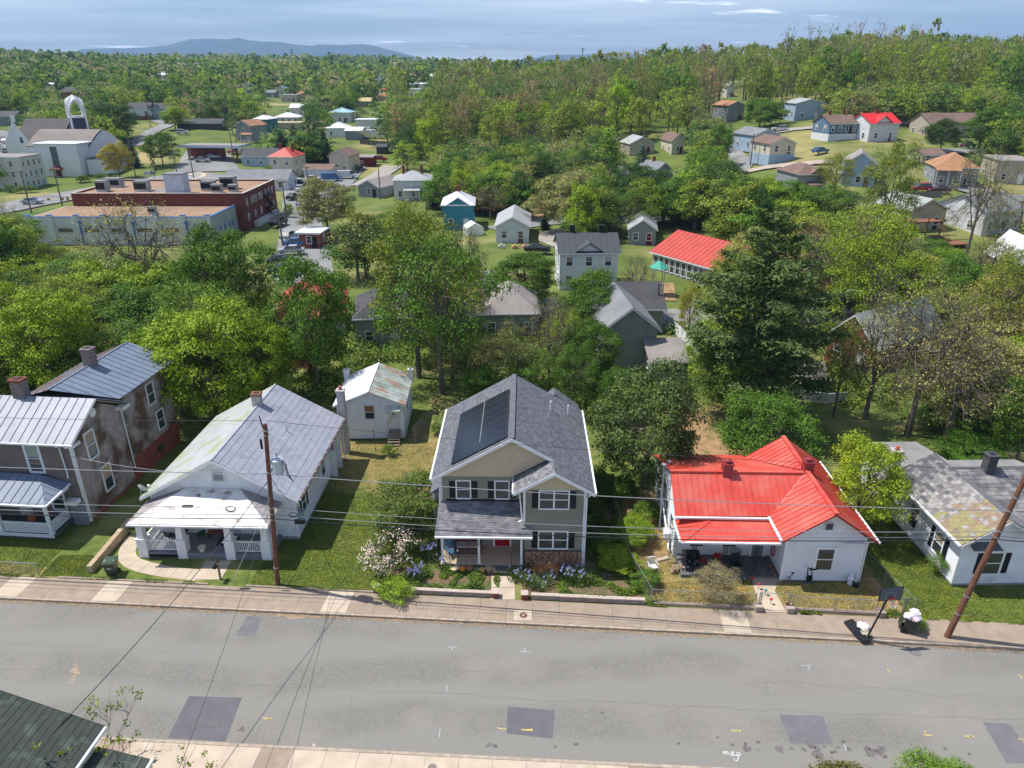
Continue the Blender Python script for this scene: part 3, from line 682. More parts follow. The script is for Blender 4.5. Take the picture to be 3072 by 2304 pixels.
# ------------------------------------------------------------------ clapboard outbuilding behind
def outbuilding():
    t = thing('outbuilding', 'small white outbuilding with rusty green metal roof and wooden steps', 'outbuilding', (-12.0, 54.65, 0), R(1.5))
    x0, x1, y1, ze, zr = -2.8, 2.8, 6.0, 3.35, 4.5
    m = MB(); siding(m, (x0, 0), (x1, 0), .1, ze, .2, peak=(.5, zr)); siding(m, (x1, 0), (x1, y1), .1, ze, .2); siding(m, (x1, y1), (x0, y1), .1, ze, .2, peak=(.5, zr)); siding(m, (x0, y1), (x0, 0), .1, ze, .2)
    m.obj('wall', whiteS, t); soffit(t, -3.0, 0, 3.0, -.25, 6.2, 3.28, 4.5, dirtyW)
    slope(t, [(3.05, -.28, 3.28), (3.05, 6.25, 3.28), (0, 6.25, 4.55), (0, -.28, 4.55)], metR, w=.62, rib=.02)
    slope(t, [(-3.05, 6.25, 3.28), (-3.05, -.28, 3.28), (0, -.28, 4.55), (0, 6.25, 4.55)], metS, w=.62, rib=.02)
    ridgecap(t, (0, -.3, 4.6), (0, 6.3, 4.6), metS, .05); rakes(t, -3.05, 0, 3.05, -.3, 3.27, 4.54, dirtyW, .15)
    for sx in (-1, 1): chimney(t, sx*2.9, 5.6, 3.0, 4.1, .45, .4, dirtyW)
    window(t, 'F', -.05, -.02, 2.0, .75, 1.2, frame=dirtyW, tr=.12, blind=mk('brown_blind', (.25, .13, .07), rough=.9))
    d = MB().box(1.62, 2.35, -.05, 0, 1.0, 2.75).obj('door', dirtyW, t); MB().box(1.5, 1.62, -.09, 0, .95, 2.85).box(2.35, 2.47, -.09, 0, .95, 2.85).obj('frame', dirtyW, d); MB().box(1.85, 2.05, -.07, -.05, 2.35, 2.5).obj('peephole', blackM, d)
    a = MB(); a.prism([(1.35, -.5, 2.85), (2.6, -.5, 2.85), (2.6, 0, 3.15), (1.35, 0, 3.15)], (0, 0, .05)); o = a.obj('awning', mk('pale_green_awning', (.55, .60, .52), (.45, .44, .38), rough=.7), t)
    for i in range(10): MB().box(1.37+i*.125, 1.45+i*.125, -.52, -.5, 2.68, 2.88).obj('valance_strip', MATS['pale_green_awning'], o)
    wd = mk('weathered_timber', (.27, .21, .15), (.17, .13, .10), scale=4, rough=.95, stretch=(1, 1, .3))
    s = MB()
    for i in range(6): MB().box(1.5, 2.45, -.35-i*.22, -.1-i*.22, .92-i*.165, .97-i*.165).obj('step', wd, t)
    [MB().bar((x, -.1, .85), (x, -1.5, -.05), .05, .2).obj('stringer', wd, t) for x in (1.5, 2.45)]
    MB().tube([(1.45, -.1, 1.9), (1.45, -1.4, 1.0)], .02).tube([(1.45, -1.4, 0), (1.45, -1.4, 1.0)], .02).obj('handrail', mk('rusty_pipe', (.16, .08, .06), rough=.8), t)
    window(t, 'R', 2.2, x1+.02, 1.9, .6, 1.0, frame=dirtyW); window(t, 'R', 4.6, x1+.02, .5, .5, .5, frame=dirtyW, bars=False)
    return t
ob = outbuilding()
t = thing('clothes_pole', 'rusty T-shaped clothes pole standing before the small outbuilding', 'post', at(1126, 1352)); MB().tube([(0, 0, 0), (0, 0, 2.0)], .03).obj('pole', MATS['rusty_pipe'], t); MB().tube([(-.05, -.4, 1.85), (.1, .5, 2.25)], .025).obj('crossbar', MATS['rusty_pipe'], t)
t = thing('lumber_pile', 'old boards leaning on the right wall of the small outbuilding', 'boards', at(1250, 1330)); 
for i in range(7): MB().bar((i*.12, i*.5, 0), (-.35+i*.05, .5+i*.45, 1.3-i*.08), .18, .03).obj('board', MATS['weathered_timber'], t)

# ------------------------------------------------------------------ new olive house with solar panels
def solar_house():
    t = thing('gabled_house', 'two-storey olive and tan house with solar panels on its grey shingle roof', 'house', (0, 38.95, 0), R(-1))
    x0, x1, y1, ze, zr = -4.5, 4.5, 9.3, 5.68, 8.5
    m = MB(); siding(m, (x0, 0), (x1, 0), .2, ze, .125); siding(m, (x1, -1.5), (x1, y1), .2, ze, .125); siding(m, (x1, y1), (x0, y1), .2, ze, .125, peak=(.5, 8.4)); siding(m, (x0, y1), (x0, 0), .2, ze, .125)
    bx = .78
    siding(m, (bx, -1.5), (x1, -1.5), 1.28, ze, .125); siding(m, (bx, 0), (bx, -1.5), .2, ze+.25, .125)
    m.obj('wall', oliveS, t)
    m = MB()
    g = MB()
    # tan shakes in both gables
    siding(m, (x0, -.012), (x1, -.012), ze+.02, ze+.021, .19, peak=(.5, 8.42)); m.obj('gable_shakes', tanS, t)
    m = MB(); siding(m, (bx, -1.512), (x1, -1.512), ze+.02, ze+.021, .19, peak=((2.62-bx)/(x1-bx), 6.95)); m.obj('gable_shakes', tanS, t)
    MB().box(x0, x1, -.03, 0, ze-.06, ze+.03).obj('trim_board', oliveS, t)
    MB().box(-4.45, 4.45, .05, 9.2, -.1, .22).obj('foundation', MATS['painted_block'], t)
    for cx, cy in ((x0, 0), (x1, -1.5), (x1, y1), (bx, -1.5)): MB().box(cx-.07, cx+.07, cy-.045, cy+.09, (.2 if cx != bx else 3.3), ze).obj('corner_board', whiteP, t)
    # roof
    soffit(t, -5.0, 0, 5.0, -.35, 9.65, 5.5, 8.5, whiteP)
    m = MB(); m.face((.18, -1.85, 5.66), (2.62, -1.85, 7.06), (2.62, 0, 7.06), (.18, 0, 5.66)); m.face((2.62, -1.85, 7.06), (5.0, -1.85, 5.66), (5.0, -.35, 5.66), (2.62, -.35, 7.06)); m.obj('roof_deck', whiteP, t)
    k = (8.57-5.7)/5.0; Z = lambda x: 8.57-k*abs(x)
    sh = dict(w=.32, s=.15, rib=0, stuff=True, stagger=True, jit=.003, name='roof_shingles', th=.012, gap=.004, lift=.01)
    slope(t, [(5.03, -.38, Z(5.03)), (5.03, 9.68, Z(5.03)), (0, 9.68, 8.57), (0, -.38, 8.57)], shingG, **sh)
    slope(t, [(-5.03, 9.68, Z(5.03)), (-5.03, -.38, Z(5.03)), (0, -.38, 8.57), (0, 9.68, 8.57)], shingG, **sh)
    slope(t, [(5.03, -1.9, Z(5.03)), (5.03, -.38, Z(5.03)), (2.6, -.38, Z(2.6)), (2.6, -1.9, Z(2.6))], shingG, **sh)
    slope(t, [(.12, -.02, 5.66), (.12, -1.9, 5.66), (2.6, -1.9, Z(2.6)), (2.6, -.02, Z(2.6))], shingP, **sh)
    MB().bar((.15, -.03, 5.72), (2.6, -.03, Z(2.6)+.05), .05, .12, up=(0, 1, 0)).obj('flashing', blackM, t)
    MB().bar((0, -.38, 8.61), (0, 9.68, 8.61), .3, .02).obj('ridge_cap', shingG, t)
    rakes(t, -5.05, 0, 5.05, -.42, Z(5.05), 8.58, t=.22); rakes(t, .1, 2.6, 5.05, -1.94, 5.66, Z(2.6), t=.22)
    gutter(t, (5.1, -1.9, Z(5.03)-.04), (5.1, 9.68, Z(5.03)-.04)); gutter(t, (-5.1, -.38, Z(5.03)-.04), (-5.1, 9.68, Z(5.03)-.04)); gutter(t, (.08, -1.9, 5.6), (.08, -.1, 5.6))
    MB().tube([(.08, -.15, 5.55), (.5, -1.55, 5.3), (.66, -1.58, 3.5), (.4, -1.6, 3.4)], .045).obj('downpipe', whiteP, t)
    MB().tube([(5.08, -1.55, 5.5), (4.6, -1.6, 5.2), (4.6, -1.6, .1)], .05).obj('downpipe', whiteP, t); MB().tube([(-5.08, -.1, 5.5), (-4.58, -.1, 5.2), (-4.58, -.1, .1)], .05).obj('downpipe', whiteP, t)
    # rear right gable roof
    MB().prism([(3.0, 9.68, 7.0), (4.9, 9.68, 5.6), (1.1, 9.68, 5.6)], (0, 1.2, 0)).obj('rear_gable_roof', shingG, t)
    # solar array: two columns of seven modules
    pm = mk('solar_cell', (.012, .014, .022), (.018, .02, .03), scale=3, rough=.22, spec=.6)
    fm = mk('module_frame', (.05, .05, .056), rough=.4); u = Vector((-5, 0, -2.87)).normalized(); n = Vector((-2.87, 0, 5)).normalized()
    Lm, Wm = 2.0, 1.03
    mm = MB().box(0, Lm, 0, Wm-.012, 0, .035).mesh('module', fm); cc = MB().box(.035, Lm-.035, .035, Wm-.045, .035, .039).mesh('cell_face', pm)
    mat = Matrix((( u.x, 0, n.x), (u.y, 1, n.y), (u.z, 0, n.z))).to_euler()
    for c in range(2):
        for r in range(7):
            o = Vector((0, 1.0+r*Wm, 8.57))+u*(.28+c*(Lm+.045))+n*.10
            q = inst('solar_panel', mm, t, o, mat); inst('cell_face', cc, q)
    for c in range(2):
        for e in (.5, 1.5):
            a = Vector((0, .9, 8.57))+u*(.28+c*(Lm+.045)+e)+n*.06; MB().bar(a, a+Vector((0, 7.4, 0)), .05, .05).obj('mounting_rail', steelM, t)
    a = Vector((0, .97, 8.57))+u*(.28+Lm+.02)+n*.13; MB().bar(a, a+Vector((0, 7.2, 0)), .04, .02).obj('array_joint', steelM, t)
    for (px, py) in ((1635, 1232), (1695, 1244)):
        p = lpt(t, px, py, 7.0); p = Vector((2.6 if px < 1660 else 3.9, 0, 0)); q = lpt(t, px, py, Z(p.x)); MB().cyl(p.x, q.y, Z(p.x)-.1, Z(p.x)+.75, .06, 10).obj('vent_pipe', whiteP, t)
    # porch
    MB().box(-4.6, 1.25, -2.02, -1.98, 2.5, 2.66).box(-4.5, .7, -1.95, -.0, 2.46, 2.52).obj('porch_beam', whiteP, t)
    slope(t, [(-4.75, -2.1, 2.62), (1.3, -2.1, 2.62), (1.3, -1.5, 3.0), (.76, -1.5, 3.0), (.6, 0, 3.88), (-4.65, 0, 3.88)], shingP, **sh)
    gutter(t, (-4.75, -2.17, 2.58), (1.3, -2.17, 2.58)); MB().bar((-4.2, -.03, 3.93), (.7, -.03, 3.93), .06, .16).obj('flashing', blackM, t)
    MB().prism([(-4.65, -2.02, 2.55), (-4.65, 0, 3.8), (-4.65, 0, 2.55)], (.04, 0, 0)).obj('porch_side', oliveS, t)
    pf = MB().box(-4.5, .74, -1.95, -.0, 0, .38).obj('porch_base', mk('dark_skirt', (.13, .12, .12), rough=.8), t)
    for i in range(13): MB().box(-4.5, .74, -1.97+i*.151, -1.97+i*.151+.143, .38, .41).obj('deck_board', deckT, pf)
    for i, x in enumerate((-4.35, -2.05, .62)): MB().box(x-.07, x+.07, -1.9, -1.76, .41, 2.52).box(x-.1, x+.1, -1.93, -1.73, .41, .53).obj('porch_post', whiteP, t)
    for i, dg in enumerate((((0, 1), (.6, 1), (.6, .5), (0, .5), (0, 0), (.6, 0)), ((0, 0), (.6, 0), (.6, 1), (0, 1), (0, 0), (0, .5), (.6, .5)), ((.3, 0), (.3, 1)))):
        m = MB()
        for a, b in zip(dg, dg[1:]): m.bar((-2.09+a[0]*.1, -1.905, 2.05-i*.2+a[1]*.14), (-2.09+b[0]*.1, -1.905, 2.05-i*.2+b[1]*.14), .018, .02)
        m.obj('house_number', blackM, t)
    d = MB().box(-1.12, -.16, -.06, 0, .42, 2.45).obj('door', mk('red_door', (.36, .012, .02), rough=.4), t)
    MB().box(-1.24, -1.12, -.09, 0, .42, 2.57).box(-.16, -.04, -.09, 0, .42, 2.57).box(-1.12, -.16, -.09, 0, 2.45, 2.57).box(-1.12, -.16, -.12, 0, .36, .42).obj('frame', whiteP, d); MB().box(-.3, -.25, -.12, -.06, 1.35, 1.45).obj('handle', steelM, d)
    bs = mk('navy_black_shutter', (.012, .013, .020), rough=.45)
    for u0, u1 in ((-3.5, -2.66), (-1.06, -.2)): window(t, 'F', (u0+u1)/2, -.02, 4.12, .82, 1.22, shutter=bs, tr=.08)
    window(t, 'F', 2.6, -1.52, 4.38, 1.74, 1.22, cols=2, shutter=bs, tr=.08); window(t, 'F', 2.6, -1.52, 1.42, 1.74, 1.22, cols=2, shutter=bs, tr=.08)
    window(t, 'F', -3.0, -.02, 1.2, 1.0, 1.2, tr=.08); window(t, 'F', .35, -.02, 1.2, .6, 1.2, tr=.06)
    for y in (2.5, 6): window(t, 'R', y, x1+.02, 3.9, .8, 1.2); window(t, 'L', y+1, x0-.02, 3.9, .8, 1.2)
    # bay on the left side
    m = MB(); siding(m, (-5.15, 1.0), (-4.5, 1.0), .2, 3.9, .125); siding(m, (-5.15, 3.2), (-5.15, 1.0), .2, 3.9, .125); m.obj('side_bay', oliveS, t); MB().box(-5.2, -5.08, .94, 1.06, .2, 3.9).obj('corner_board', whiteP, t)
    MB().prism([(-5.35, .8, 3.9), (-4.5, .8, 3.9), (-4.5, .8, 4.5)], (0, 2.6, 0)).obj('bay_roof', shingG, t)
    MB().box(4.55, 4.8, -.2, .25, 1.1, 1.8).box(4.55, 4.95, 1.0, 1.9, .1, .9).obj('meter_box', steelM, t)
    # stone veneer, stone by stone
    stm = mk('brown_fieldstone', (.50, .30, .19), (.26, .14, .09), scale=2.2, rough=.9, bump=.4, bscale=10)
    MB().box(bx+.02, x1, -1.54, -1.44, 0, 1.28).obj('veneer_mortar', mk('dark_mortar', (.10, .07, .06), rough=1), t)
    rows = [.0, .21, .40, .60, .80, .99, 1.14]; protos = []
    for k in range(6):
        b = bmesh.new(); bmesh.ops.create_icosphere(b, subdivisions=1, radius=.5)
        for v in b.verts: v.co *= random.uniform(.8, 1.1); v.co.z = max(-.5, min(.5, v.co.z*1.15)); v.co.x = max(-.5, min(.5, v.co.x*1.2))
        me = bpy.data.meshes.new('stone'); b.to_mesh(me); b.free(); me.materials.append(stm); protos.append(me)
    for j in range(6):
        x = bx+.03
        while x < x1-.1:
            w = random.uniform(.18, .42); w = min(w, x1-x); hh = rows[j+1]-rows[j]
            inst('stone', random.choice(protos), t, (x+w/2, -1.53, rows[j]+hh/2+random.uniform(-.02, .02)), (0, random.uniform(-.25, .25), 0), (w*1.0, .16, hh*1.02)); x += w
    MB().box(-1.2, -.1, -2.3, -1.98, 0, .2).obj('front_step', concL, t)
    MB().box(-1.0, -.25, -2.32, -2.0, .2, .215).obj('step_mat', mk('grey_mat', (.22, .18, .15), (.1, .09, .08), scale=14, rough=.9), t)
    MB().tube([(.02, -2.25, 0), (.02, -2.0, 1.35)], .02).obj('handrail', blackM, t)
    return t
sol = solar_house()
def bench_swing():
    t = thing('garden_glider', 'dark red porch glider with two beige cushions behind the middle post', 'glider bench', wl(sol, -2.85, -.55, .41))
    r = mk('dark_red_metal', (.13, .012, .02), rough=.4); cu = mk('beige_cushion', (.42, .36, .32), (.36, .31, .28), scale=5, rough=.9)
    MB().tube([(-.8, .3, .4), (-.85, .32, .95), (-.6, .36, 1.1), (.6, .36, 1.1), (.85, .32, .95), (.8, .3, .4)], .05).box(-.78, .78, .3, .34, .45, 1.05).obj('backrest', r, t)
    for sx in (-1, 1):
        MB().box(sx*.4-.38, sx*.4+.38, -.3, .25, .42, .55).obj('cushion', cu, t); MB().tube([(sx*.85, .3, .7), (sx*.87, -.35, .65), (sx*.85, -.35, .05)], .035).obj('armrest', r, t)
    MB().box(-.8, .8, -.35, .3, .34, .42).obj('seat', r, t); MB().tube([(-.85, -.35, .04), (.85, -.35, .04)], .03).tube([(-.85, .35, .04), (.85, .35, .04)], .03).obj('base', r, t)
bench_swing()
def slat_chair():
    t = thing('slatted_chair', 'teal blue slatted wooden chair at the left end of the tan porch', 'chair', wl(sol, -3.85, -1.05, .41), R(25))
    b = mk('teal_blue_wood', (.04, .13, .21), (.035, .10, .17), scale=3, rough=.6)
    for i in range(6): MB().box(-.28, .28, -.3+i*.095, -.22+i*.095, .34, .37).obj('seat_slat', b, t)
    for i in range(6): q = MB().box(-.28, .28, -.012, .012, 0, .08).obj('back_slat', b, t); q.location = (0, .3+i*.05, .42+i*.1)
    for sx in (-1, 1): MB().bar((sx*.3, .26, .3), (sx*.3, .62, 1.05), .04).obj('back_post', b, t); MB().box(sx*.3-.03, sx*.3+.03, -.32, -.27, 0, .36).box(sx*.3-.03, sx*.3+.03, .25, .3, 0, .36).obj('leg', b, t); MB().box(sx*.3-.05, sx*.3+.05, -.33, .38, .52, .55).obj('armrest', b, t)
slat_chair()
POT = [(1365, 1714, 'large cream bowl planter, leftmost of the pots before the tan porch', (.62, .50, .33), .27), (1387, 1716, 'bright orange glazed pot second from the left before the tan porch', (.75, .28, .03), .2),
       (1411, 1714, 'rose and orange rimmed pot in the middle of the row before the porch', (.5, .2, .13), .24), (1430, 1718, 'small pale green pot before the tan porch', (.30, .40, .28), .15),
       (1446, 1719, 'yellow rimmed planter before the tan porch', (.60, .42, .12), .19), (1467, 1715, 'tan bowl planter nearest the porch steps', (.50, .36, .22), .23)]
for i, (x, y, lb, col, r) in enumerate(POT):
    t = thing('plant_pot', lb, 'pot', at(x, y)); MB().lathe(0, 0, [(r*.6, 0), (r, .26), (r*1.08, .28), (r*1.05, .31), (r*.85, .30), (r*.8, .2)], 16).obj('pot', mk('glazed_pot_%s' % ('cream orange rose green yellow tan'.split()[i]), col, rough=.45), t)
    MB().cyl(0, 0, .2, .23, r*.8, 12).obj('soil', mulchM, t)

# ------------------------------------------------------------------ red-roofed house
def red_house():
    t = thing('red_roofed_house', 'low white clapboard house with bright red standing-seam metal roof', 'house', (18.95, 35.88, 0), R(-1.5))
    a, b, y1, ze, zr = -2.3, 2.35, 8.8, 3.3, 5.2
    m = MB(); siding(m, (a, 0), (b, 0), .1, ze, .2, peak=(.5, zr)); siding(m, (b, 0), (b, y1), .1, ze, .2); siding(m, (b, y1), (a, y1), .1, ze, .2, peak=(.5, zr)); siding(m, (a, 2.2), (a, 0), .1, ze, .2)
    X0, Y0, Y1 = -8.5, 2.25, 9.6
    siding(m, (X0, Y0), (a, Y0), .1, ze-.05, .2); siding(m, (X0, Y1), (X0, Y0), .1, ze-.05, .2, peak=(1-(4.35-Y0)/(Y1-Y0), 5.0)); siding(m, (a, Y1), (X0, Y1), .1, ze-.05, .2)
    m.obj('wall', whiteS, t)
    for cx, cy in ((a, 0), (b, 0), (X0, Y0), (X0, Y1)): MB().box(cx-.08, cx+.08, cy-.05, cy+.09, 0, ze).obj('corner_board', whiteP, t)
    k = (5.3-3.4)/2.75; zw = lambda x: 5.3-k*abs(x)
    zf = lambda y: 5.15-(4.35-y)*(5.15-3.35)/(4.35-1.9); zb = lambda y: 5.15-(y-4.35)*(5.15-3.3)/(9.95-4.35)
    yv = 4.35-(5.15-zw(2.75))/((5.15-3.35)/(4.35-1.9))
    rp = dict(w=.42, rib=.045, th=.02)
    slope(t, [(2.8, -.6, zw(2.8)), (2.8, 9.1, zw(2.8)), (0, 9.1, 5.3), (0, -.6, 5.3)], redM, **rp)
    slope(t, [(-2.8, yv, zw(2.8)), (-2.8, -.6, zw(2.8)), (0, -.6, 5.3), (0, 4.2, 5.3)], redM, **rp)
    slope(t, [(-2.45, 9.1, zw(2.45)), (0, 9.1, 5.3), (0, 4.5, 5.3)], redM, **rp) if False else slope(t, [(-2.45, 9.1, zw(2.45)), (-2.45, 9.0, zw(2.45)), (0, 4.4, 5.3), (0, 9.1, 5.3)], redM, **rp)
    slope(t, [(-8.75, 1.9, 3.35), (-2.8, yv, zf(yv)), (-.15, 4.35, 5.15), (-8.75, 4.35, 5.15)], redM, **rp)
    slope(t, [(-2.4, 9.95, 3.3), (-8.9, 9.95, 3.3), (-8.75, 4.35, 5.15), (-.15, 4.35, 5.15), (-2.4, 9.0, zb(9.0))], redM, **rp)
    MB().face((-2.8, -.55, zw(2.8)-.05), (-2.8, 9, zw(2.8)-.05), (0, 9, 5.22), (0, -.55, 5.22)).face((0, -.55, 5.22), (0, 9, 5.22), (2.8, 9, zw(2.8)-.05), (2.8, -.55, zw(2.8)-.05)).face((-8.7, 1.95, 3.28), (-2.8, 1.95, 3.28), (-2.8, 4.35, 5.08), (-8.7, 4.35, 5.08)).face((-8.7, 4.35, 5.08), (-2.8, 4.35, 5.08), (-2.8, 9.9, 3.22), (-8.7, 9.9, 3.22)).obj('roof_deck', redM, t)
    ridgecap(t, (0, -.62, 5.36), (0, 9.12, 5.36), redM, .13); ridgecap(t, (-8.77, 4.35, 5.21), (-.1, 4.35, 5.21), redM, .12); MB().bar((-2.8, yv, zw(2.8)+.03), (-.1, 4.3, 5.2), .1, .02).obj('valley_strip', redM, t)
    rakes(t, -2.82, 0, 2.82, -.62, zw(2.8), 5.3, mk('red_trim', (.35, .03, .03), rough=.5), t=.1)
    gutter(t, (2.88, -.6, zw(2.8)-.03), (2.88, 9.1, zw(2.8)-.03)); gutter(t, (-2.88, yv, zw(2.8)), (-2.88, -.6, zw(2.8))); gutter(t, (-8.75, 1.82, 3.32), (-2.9, 1.82, 3.32))
    MB().tube([(2.86, -.3, 3.3), (2.5, -.05, 3.0), (2.5, -.05, .1)], .05).obj('downpipe', whiteP, t)
    # arched gable vent
    v = MB().box(-.28, .28, -.08, 0, 3.85, 4.15).obj('vent', dirtyW, t); MB().tube([(-.28, -.05, 4.12), (-.2, -.05, 4.32), (0, -.05, 4.42), (.2, -.05, 4.32), (.28, -.05, 4.12)], .05).obj('arch', dirtyW, v); MB().box(-.2, .2, -.1, -.08, 3.9, 4.3).obj('louvre', mk('vent_dark', (.08, .08, .09), rough=.7), v)
    window(t, 'F', .15, -.02, .95, .95, 1.5, tr=.16)
    MB().box(1.0, 2.3, -.3, 0, 2.95, 3.02).obj('pent_shelf', whiteP, t)
    cm = mk('red_chimney_metal', (.26, .03, .035), rough=.35, spec=.6)
    for (px, py, zc) in ((2185, 1428, 5.15), (2413, 1412, 5.2)):
        p = lpt(t, px, py, zc); p.x = (0.12 if px > 2300 else p.x); p.y = (p.y if px > 2300 else 4.35)
        o = MB().box(p.x-.3, p.x+.3, p.y-.3, p.y+.3, zc-.5, zc+.65).box(p.x-.36, p.x+.36, p.y-.36, p.y+.36, zc+.65, zc+.74).obj('chimney', cm, t); MB().cyl(p.x, p.y, zc+.74, zc+.92, .16, 12).cyl(p.x, p.y, zc+.92, zc+.99, .24, 12, r2=.05).obj('cowl', cm, o)
    # porch
    MB().box(-8.4, a, .15, 2.25, 0, .22).obj('porch_floor', mk('dark_porch_slab', (.14, .14, .145), (.10, .10, .105), rough=.7), t)
    MB().box(-3.9, a, -.1, .9, .0, .12).obj('porch_step', concM, t)
    slope(t, [(-8.65, .02, 2.82), (-2.75, .02, 2.82), (-2.75, 2.2, 3.2), (-6.2, 2.2, 3.2)], redM, **rp); slope(t, [(-8.65, 2.2, 2.82), (-8.65, .02, 2.82), (-6.2, 2.2, 3.2)], redM, **rp)
    MB().bar((-8.65, .02, 2.85), (-6.2, 2.2, 3.23), .3, .03).obj('hip_cap', redM, t)
    MB().box(-8.6, -2.6, .05, 2.2, 2.66, 2.76).obj('porch_ceiling', whiteP, t); gutter(t, (-8.65, -.05, 2.78), (-2.6, -.05, 2.78)); gutter(t, (-8.72, .0, 2.78), (-8.72, 2.2, 2.78))
    for x in (-7.75, -5.85, -3.95):
        o = MB().tube([(x-.12, .25, .2), (x-.12, .25, 2.7)], .018).tube([(x+.12, .25, .2), (x+.12, .25, 2.7)], .018).obj('porch_post', blackM, t); k = MB()
        for i in range(9): z = .35+i*.26; k.tube([(x-.1, .25, z), (x+.04, .25, z+.08), (x-.04, .25, z+.18), (x+.1, .25, z+.25)], .014, 5); k.tube([(x+.1, .25, z), (x-.04, .25, z+.08), (x+.04, .25, z+.18), (x-.1, .25, z+.25)], .014, 5)
        k.obj('scrollwork', blackM, o)
    d = MB().box(-3.55, -2.8, 2.17, 2.25, .22, 2.25).obj('door', mk('grey_glass_door', (.20, .24, .27), rough=.3), t); MB().box(-3.68, -3.55, 2.13, 2.2, .22, 2.38).box(-2.8, -2.67, 2.13, 2.2, .22, 2.38).box(-3.55, -2.8, 2.13, 2.2, 2.25, 2.38).obj('frame', whiteP, d)
    window(t, 'F', -5.0, 2.23, .9, .85, 1.35); window(t, 'F', -7.1, 2.23, .9, .85, 1.35)
    window(t, 'L', 3.4, X0-.02, .9, .8, 1.5); window(t, 'L', 5.4, X0-.02, .9, .8, 1.5); window(t, 'L', 8.0, X0-.02, .9, .8, 1.5)
    o = MB().box(-9.0, -8.5, 3.1, 3.75, .75, 1.2).obj('air_conditioner', whiteP, t)
    MB().tube([(-8.85, 9.9, 3.2), (-8.7, 9.6, 2.9), (-8.6, 7.4, 1.6), (-8.62, 7.2, 1.2)], .05).obj('downpipe', whiteP, t); MB().tube([(-8.7, 6.2, 2.0), (-8.75, 2.6, .25)], .06).obj('downpipe', whiteP, t)
    MB().tube([(-8.95, 5.0, 0), (-9.05, 5.1, 5.2)], .06).cyl(-9.05, 5.1, 5.2, 5.28, .16, 12).obj('flue_pipe', mk('grey_pipe', (.30, .33, .38), rough=.5), t)
    MB().cyl(-8.35, 6.9, 4.1, 4.5, .05, 8).cyl(-8.35, 6.9, 4.5, 4.6, .17, 10, r2=.04).obj('roof_vent', whiteP, t)
    return t
red = red_house()
# clutter round the red-roofed house
def plastic_chair():
    t = thing('plastic_chair', 'white plastic armchair standing on the dry grass left of the red-roofed house', 'chair', at(1957, 1715), R(15)); w = mk('white_plastic', (.68, .69, .72), rough=.4)
    MB().box(-.24, .24, -.24, .2, .4, .44).obj('seat', w, t); b = MB()
    for i in range(5): b.bar((-.2+i*.1, .2, .44), (-.2+i*.1, .32, .88), .045, .02)
    b.bar((-.25, .33, .9), (.25, .33, .9), .06, .03); b.obj('backrest', w, t)
    for sx in (-1, 1):
        MB().tube([(sx*.27, .26, .66), (sx*.28, -.2, .64), (sx*.27, -.25, .4)], .025).obj('armrest', w, t)
        for sy in (-1, 1): MB().bar((sx*.23, sy*.2, .42), (sx*.28, sy*.28, 0), .05).obj('leg', w, t)
plastic_chair()
t = thing('ladder', 'aluminium ladder leaning against the front left corner of the red-roofed house', 'ladder', wl(red, -8.75, 1.75, 0), R(-6))
for sx in (-.2, .2): MB().bar((sx, -.25, 0), (sx, .5, 2.9), .035, .06).obj('stile', steelM, t)
for i in range(9): MB().bar((-.2, -.25+.75*(.1+i*.1), 2.9*(.1+i*.1)), (.2, -.25+.75*(.1+i*.1), 2.9*(.1+i*.1)), .03).obj('rung', steelM, t)
rr = mk('red_chair', (.30, .03, .03), rough=.5)
chair_metal('dark red chair at the left end of the red-roofed house porch', wl(red, -6.9, 1.1, .22), 1.2, rr, 'red chairs on the porch')
chair_metal('tall red chair against the wall left of the middle iron post', wl(red, -5.9, 1.5, .22), 2.9, rr, 'red chairs on the porch')
t = thing('camping_chair', 'black folding armchair on the porch between two iron posts', 'chair', wl(red, -4.85, .75, .22), R(10)); MB().box(-.3, .3, -.25, .25, .35, .4).obj('seat', blackM, t); MB().prism([(-.3, .22, .4), (.3, .22, .4), (.32, .36, 1.0), (-.32, .36, 1.0)], (0, .03, 0)).obj('backrest', blackM, t)
for sx in (-1, 1): MB().tube([(sx*.32, -.3, 0), (sx*.32, .25, .45), (sx*.34, .3, .7), (sx*.34, -.25, .62), (sx*.3, .25, 0)], .02).obj('leg', blackM, t)
t = thing('cool_box', 'white box with a lid on the dark porch floor', 'cool box', wl(red, -6.0, .55, .22)); MB().box(-.22, .22, -.18, .18, 0, .35).obj('body', whiteP, t); MB().box(-.24, .24, -.2, .2, .35, .4).obj('lid', whiteP, t)
t = thing('round_table', 'round table covered with a pale blue cloth against the porch wall', 'table', wl(red, -4.7, 1.65, .22)); MB().cyl(0, 0, .7, .74, .4, 16).obj('tabletop', mk('pale_blue_cloth', (.35, .45, .5), rough=.8), t); MB().cyl(0, 0, 0, .7, .05, 8).obj('leg', blackM, t)
t = thing('wall_mirror', 'red framed oval mirror leaning in the porch corner by the wing wall', 'mirror', wl(red, -2.45, 1.5, .22), R(90)); MB().tube([(.22*math.cos(a*.5236), 0, .95+.42*math.sin(a*.5236)) for a in range(13)], .045).obj('frame', rr, t)
t = thing('flower_stand', 'stand of potted plants along the wing wall at the right end of the porch', 'plants', wl(red, -2.6, .6, .12))
for i in range(3): MB().lathe(0, -.4+i*.4, [(.08, 0), (.13, .2), (.14, .24)], 10).obj('pot', mk('brown_pot', (.25, .13, .09), rough=.7), t)
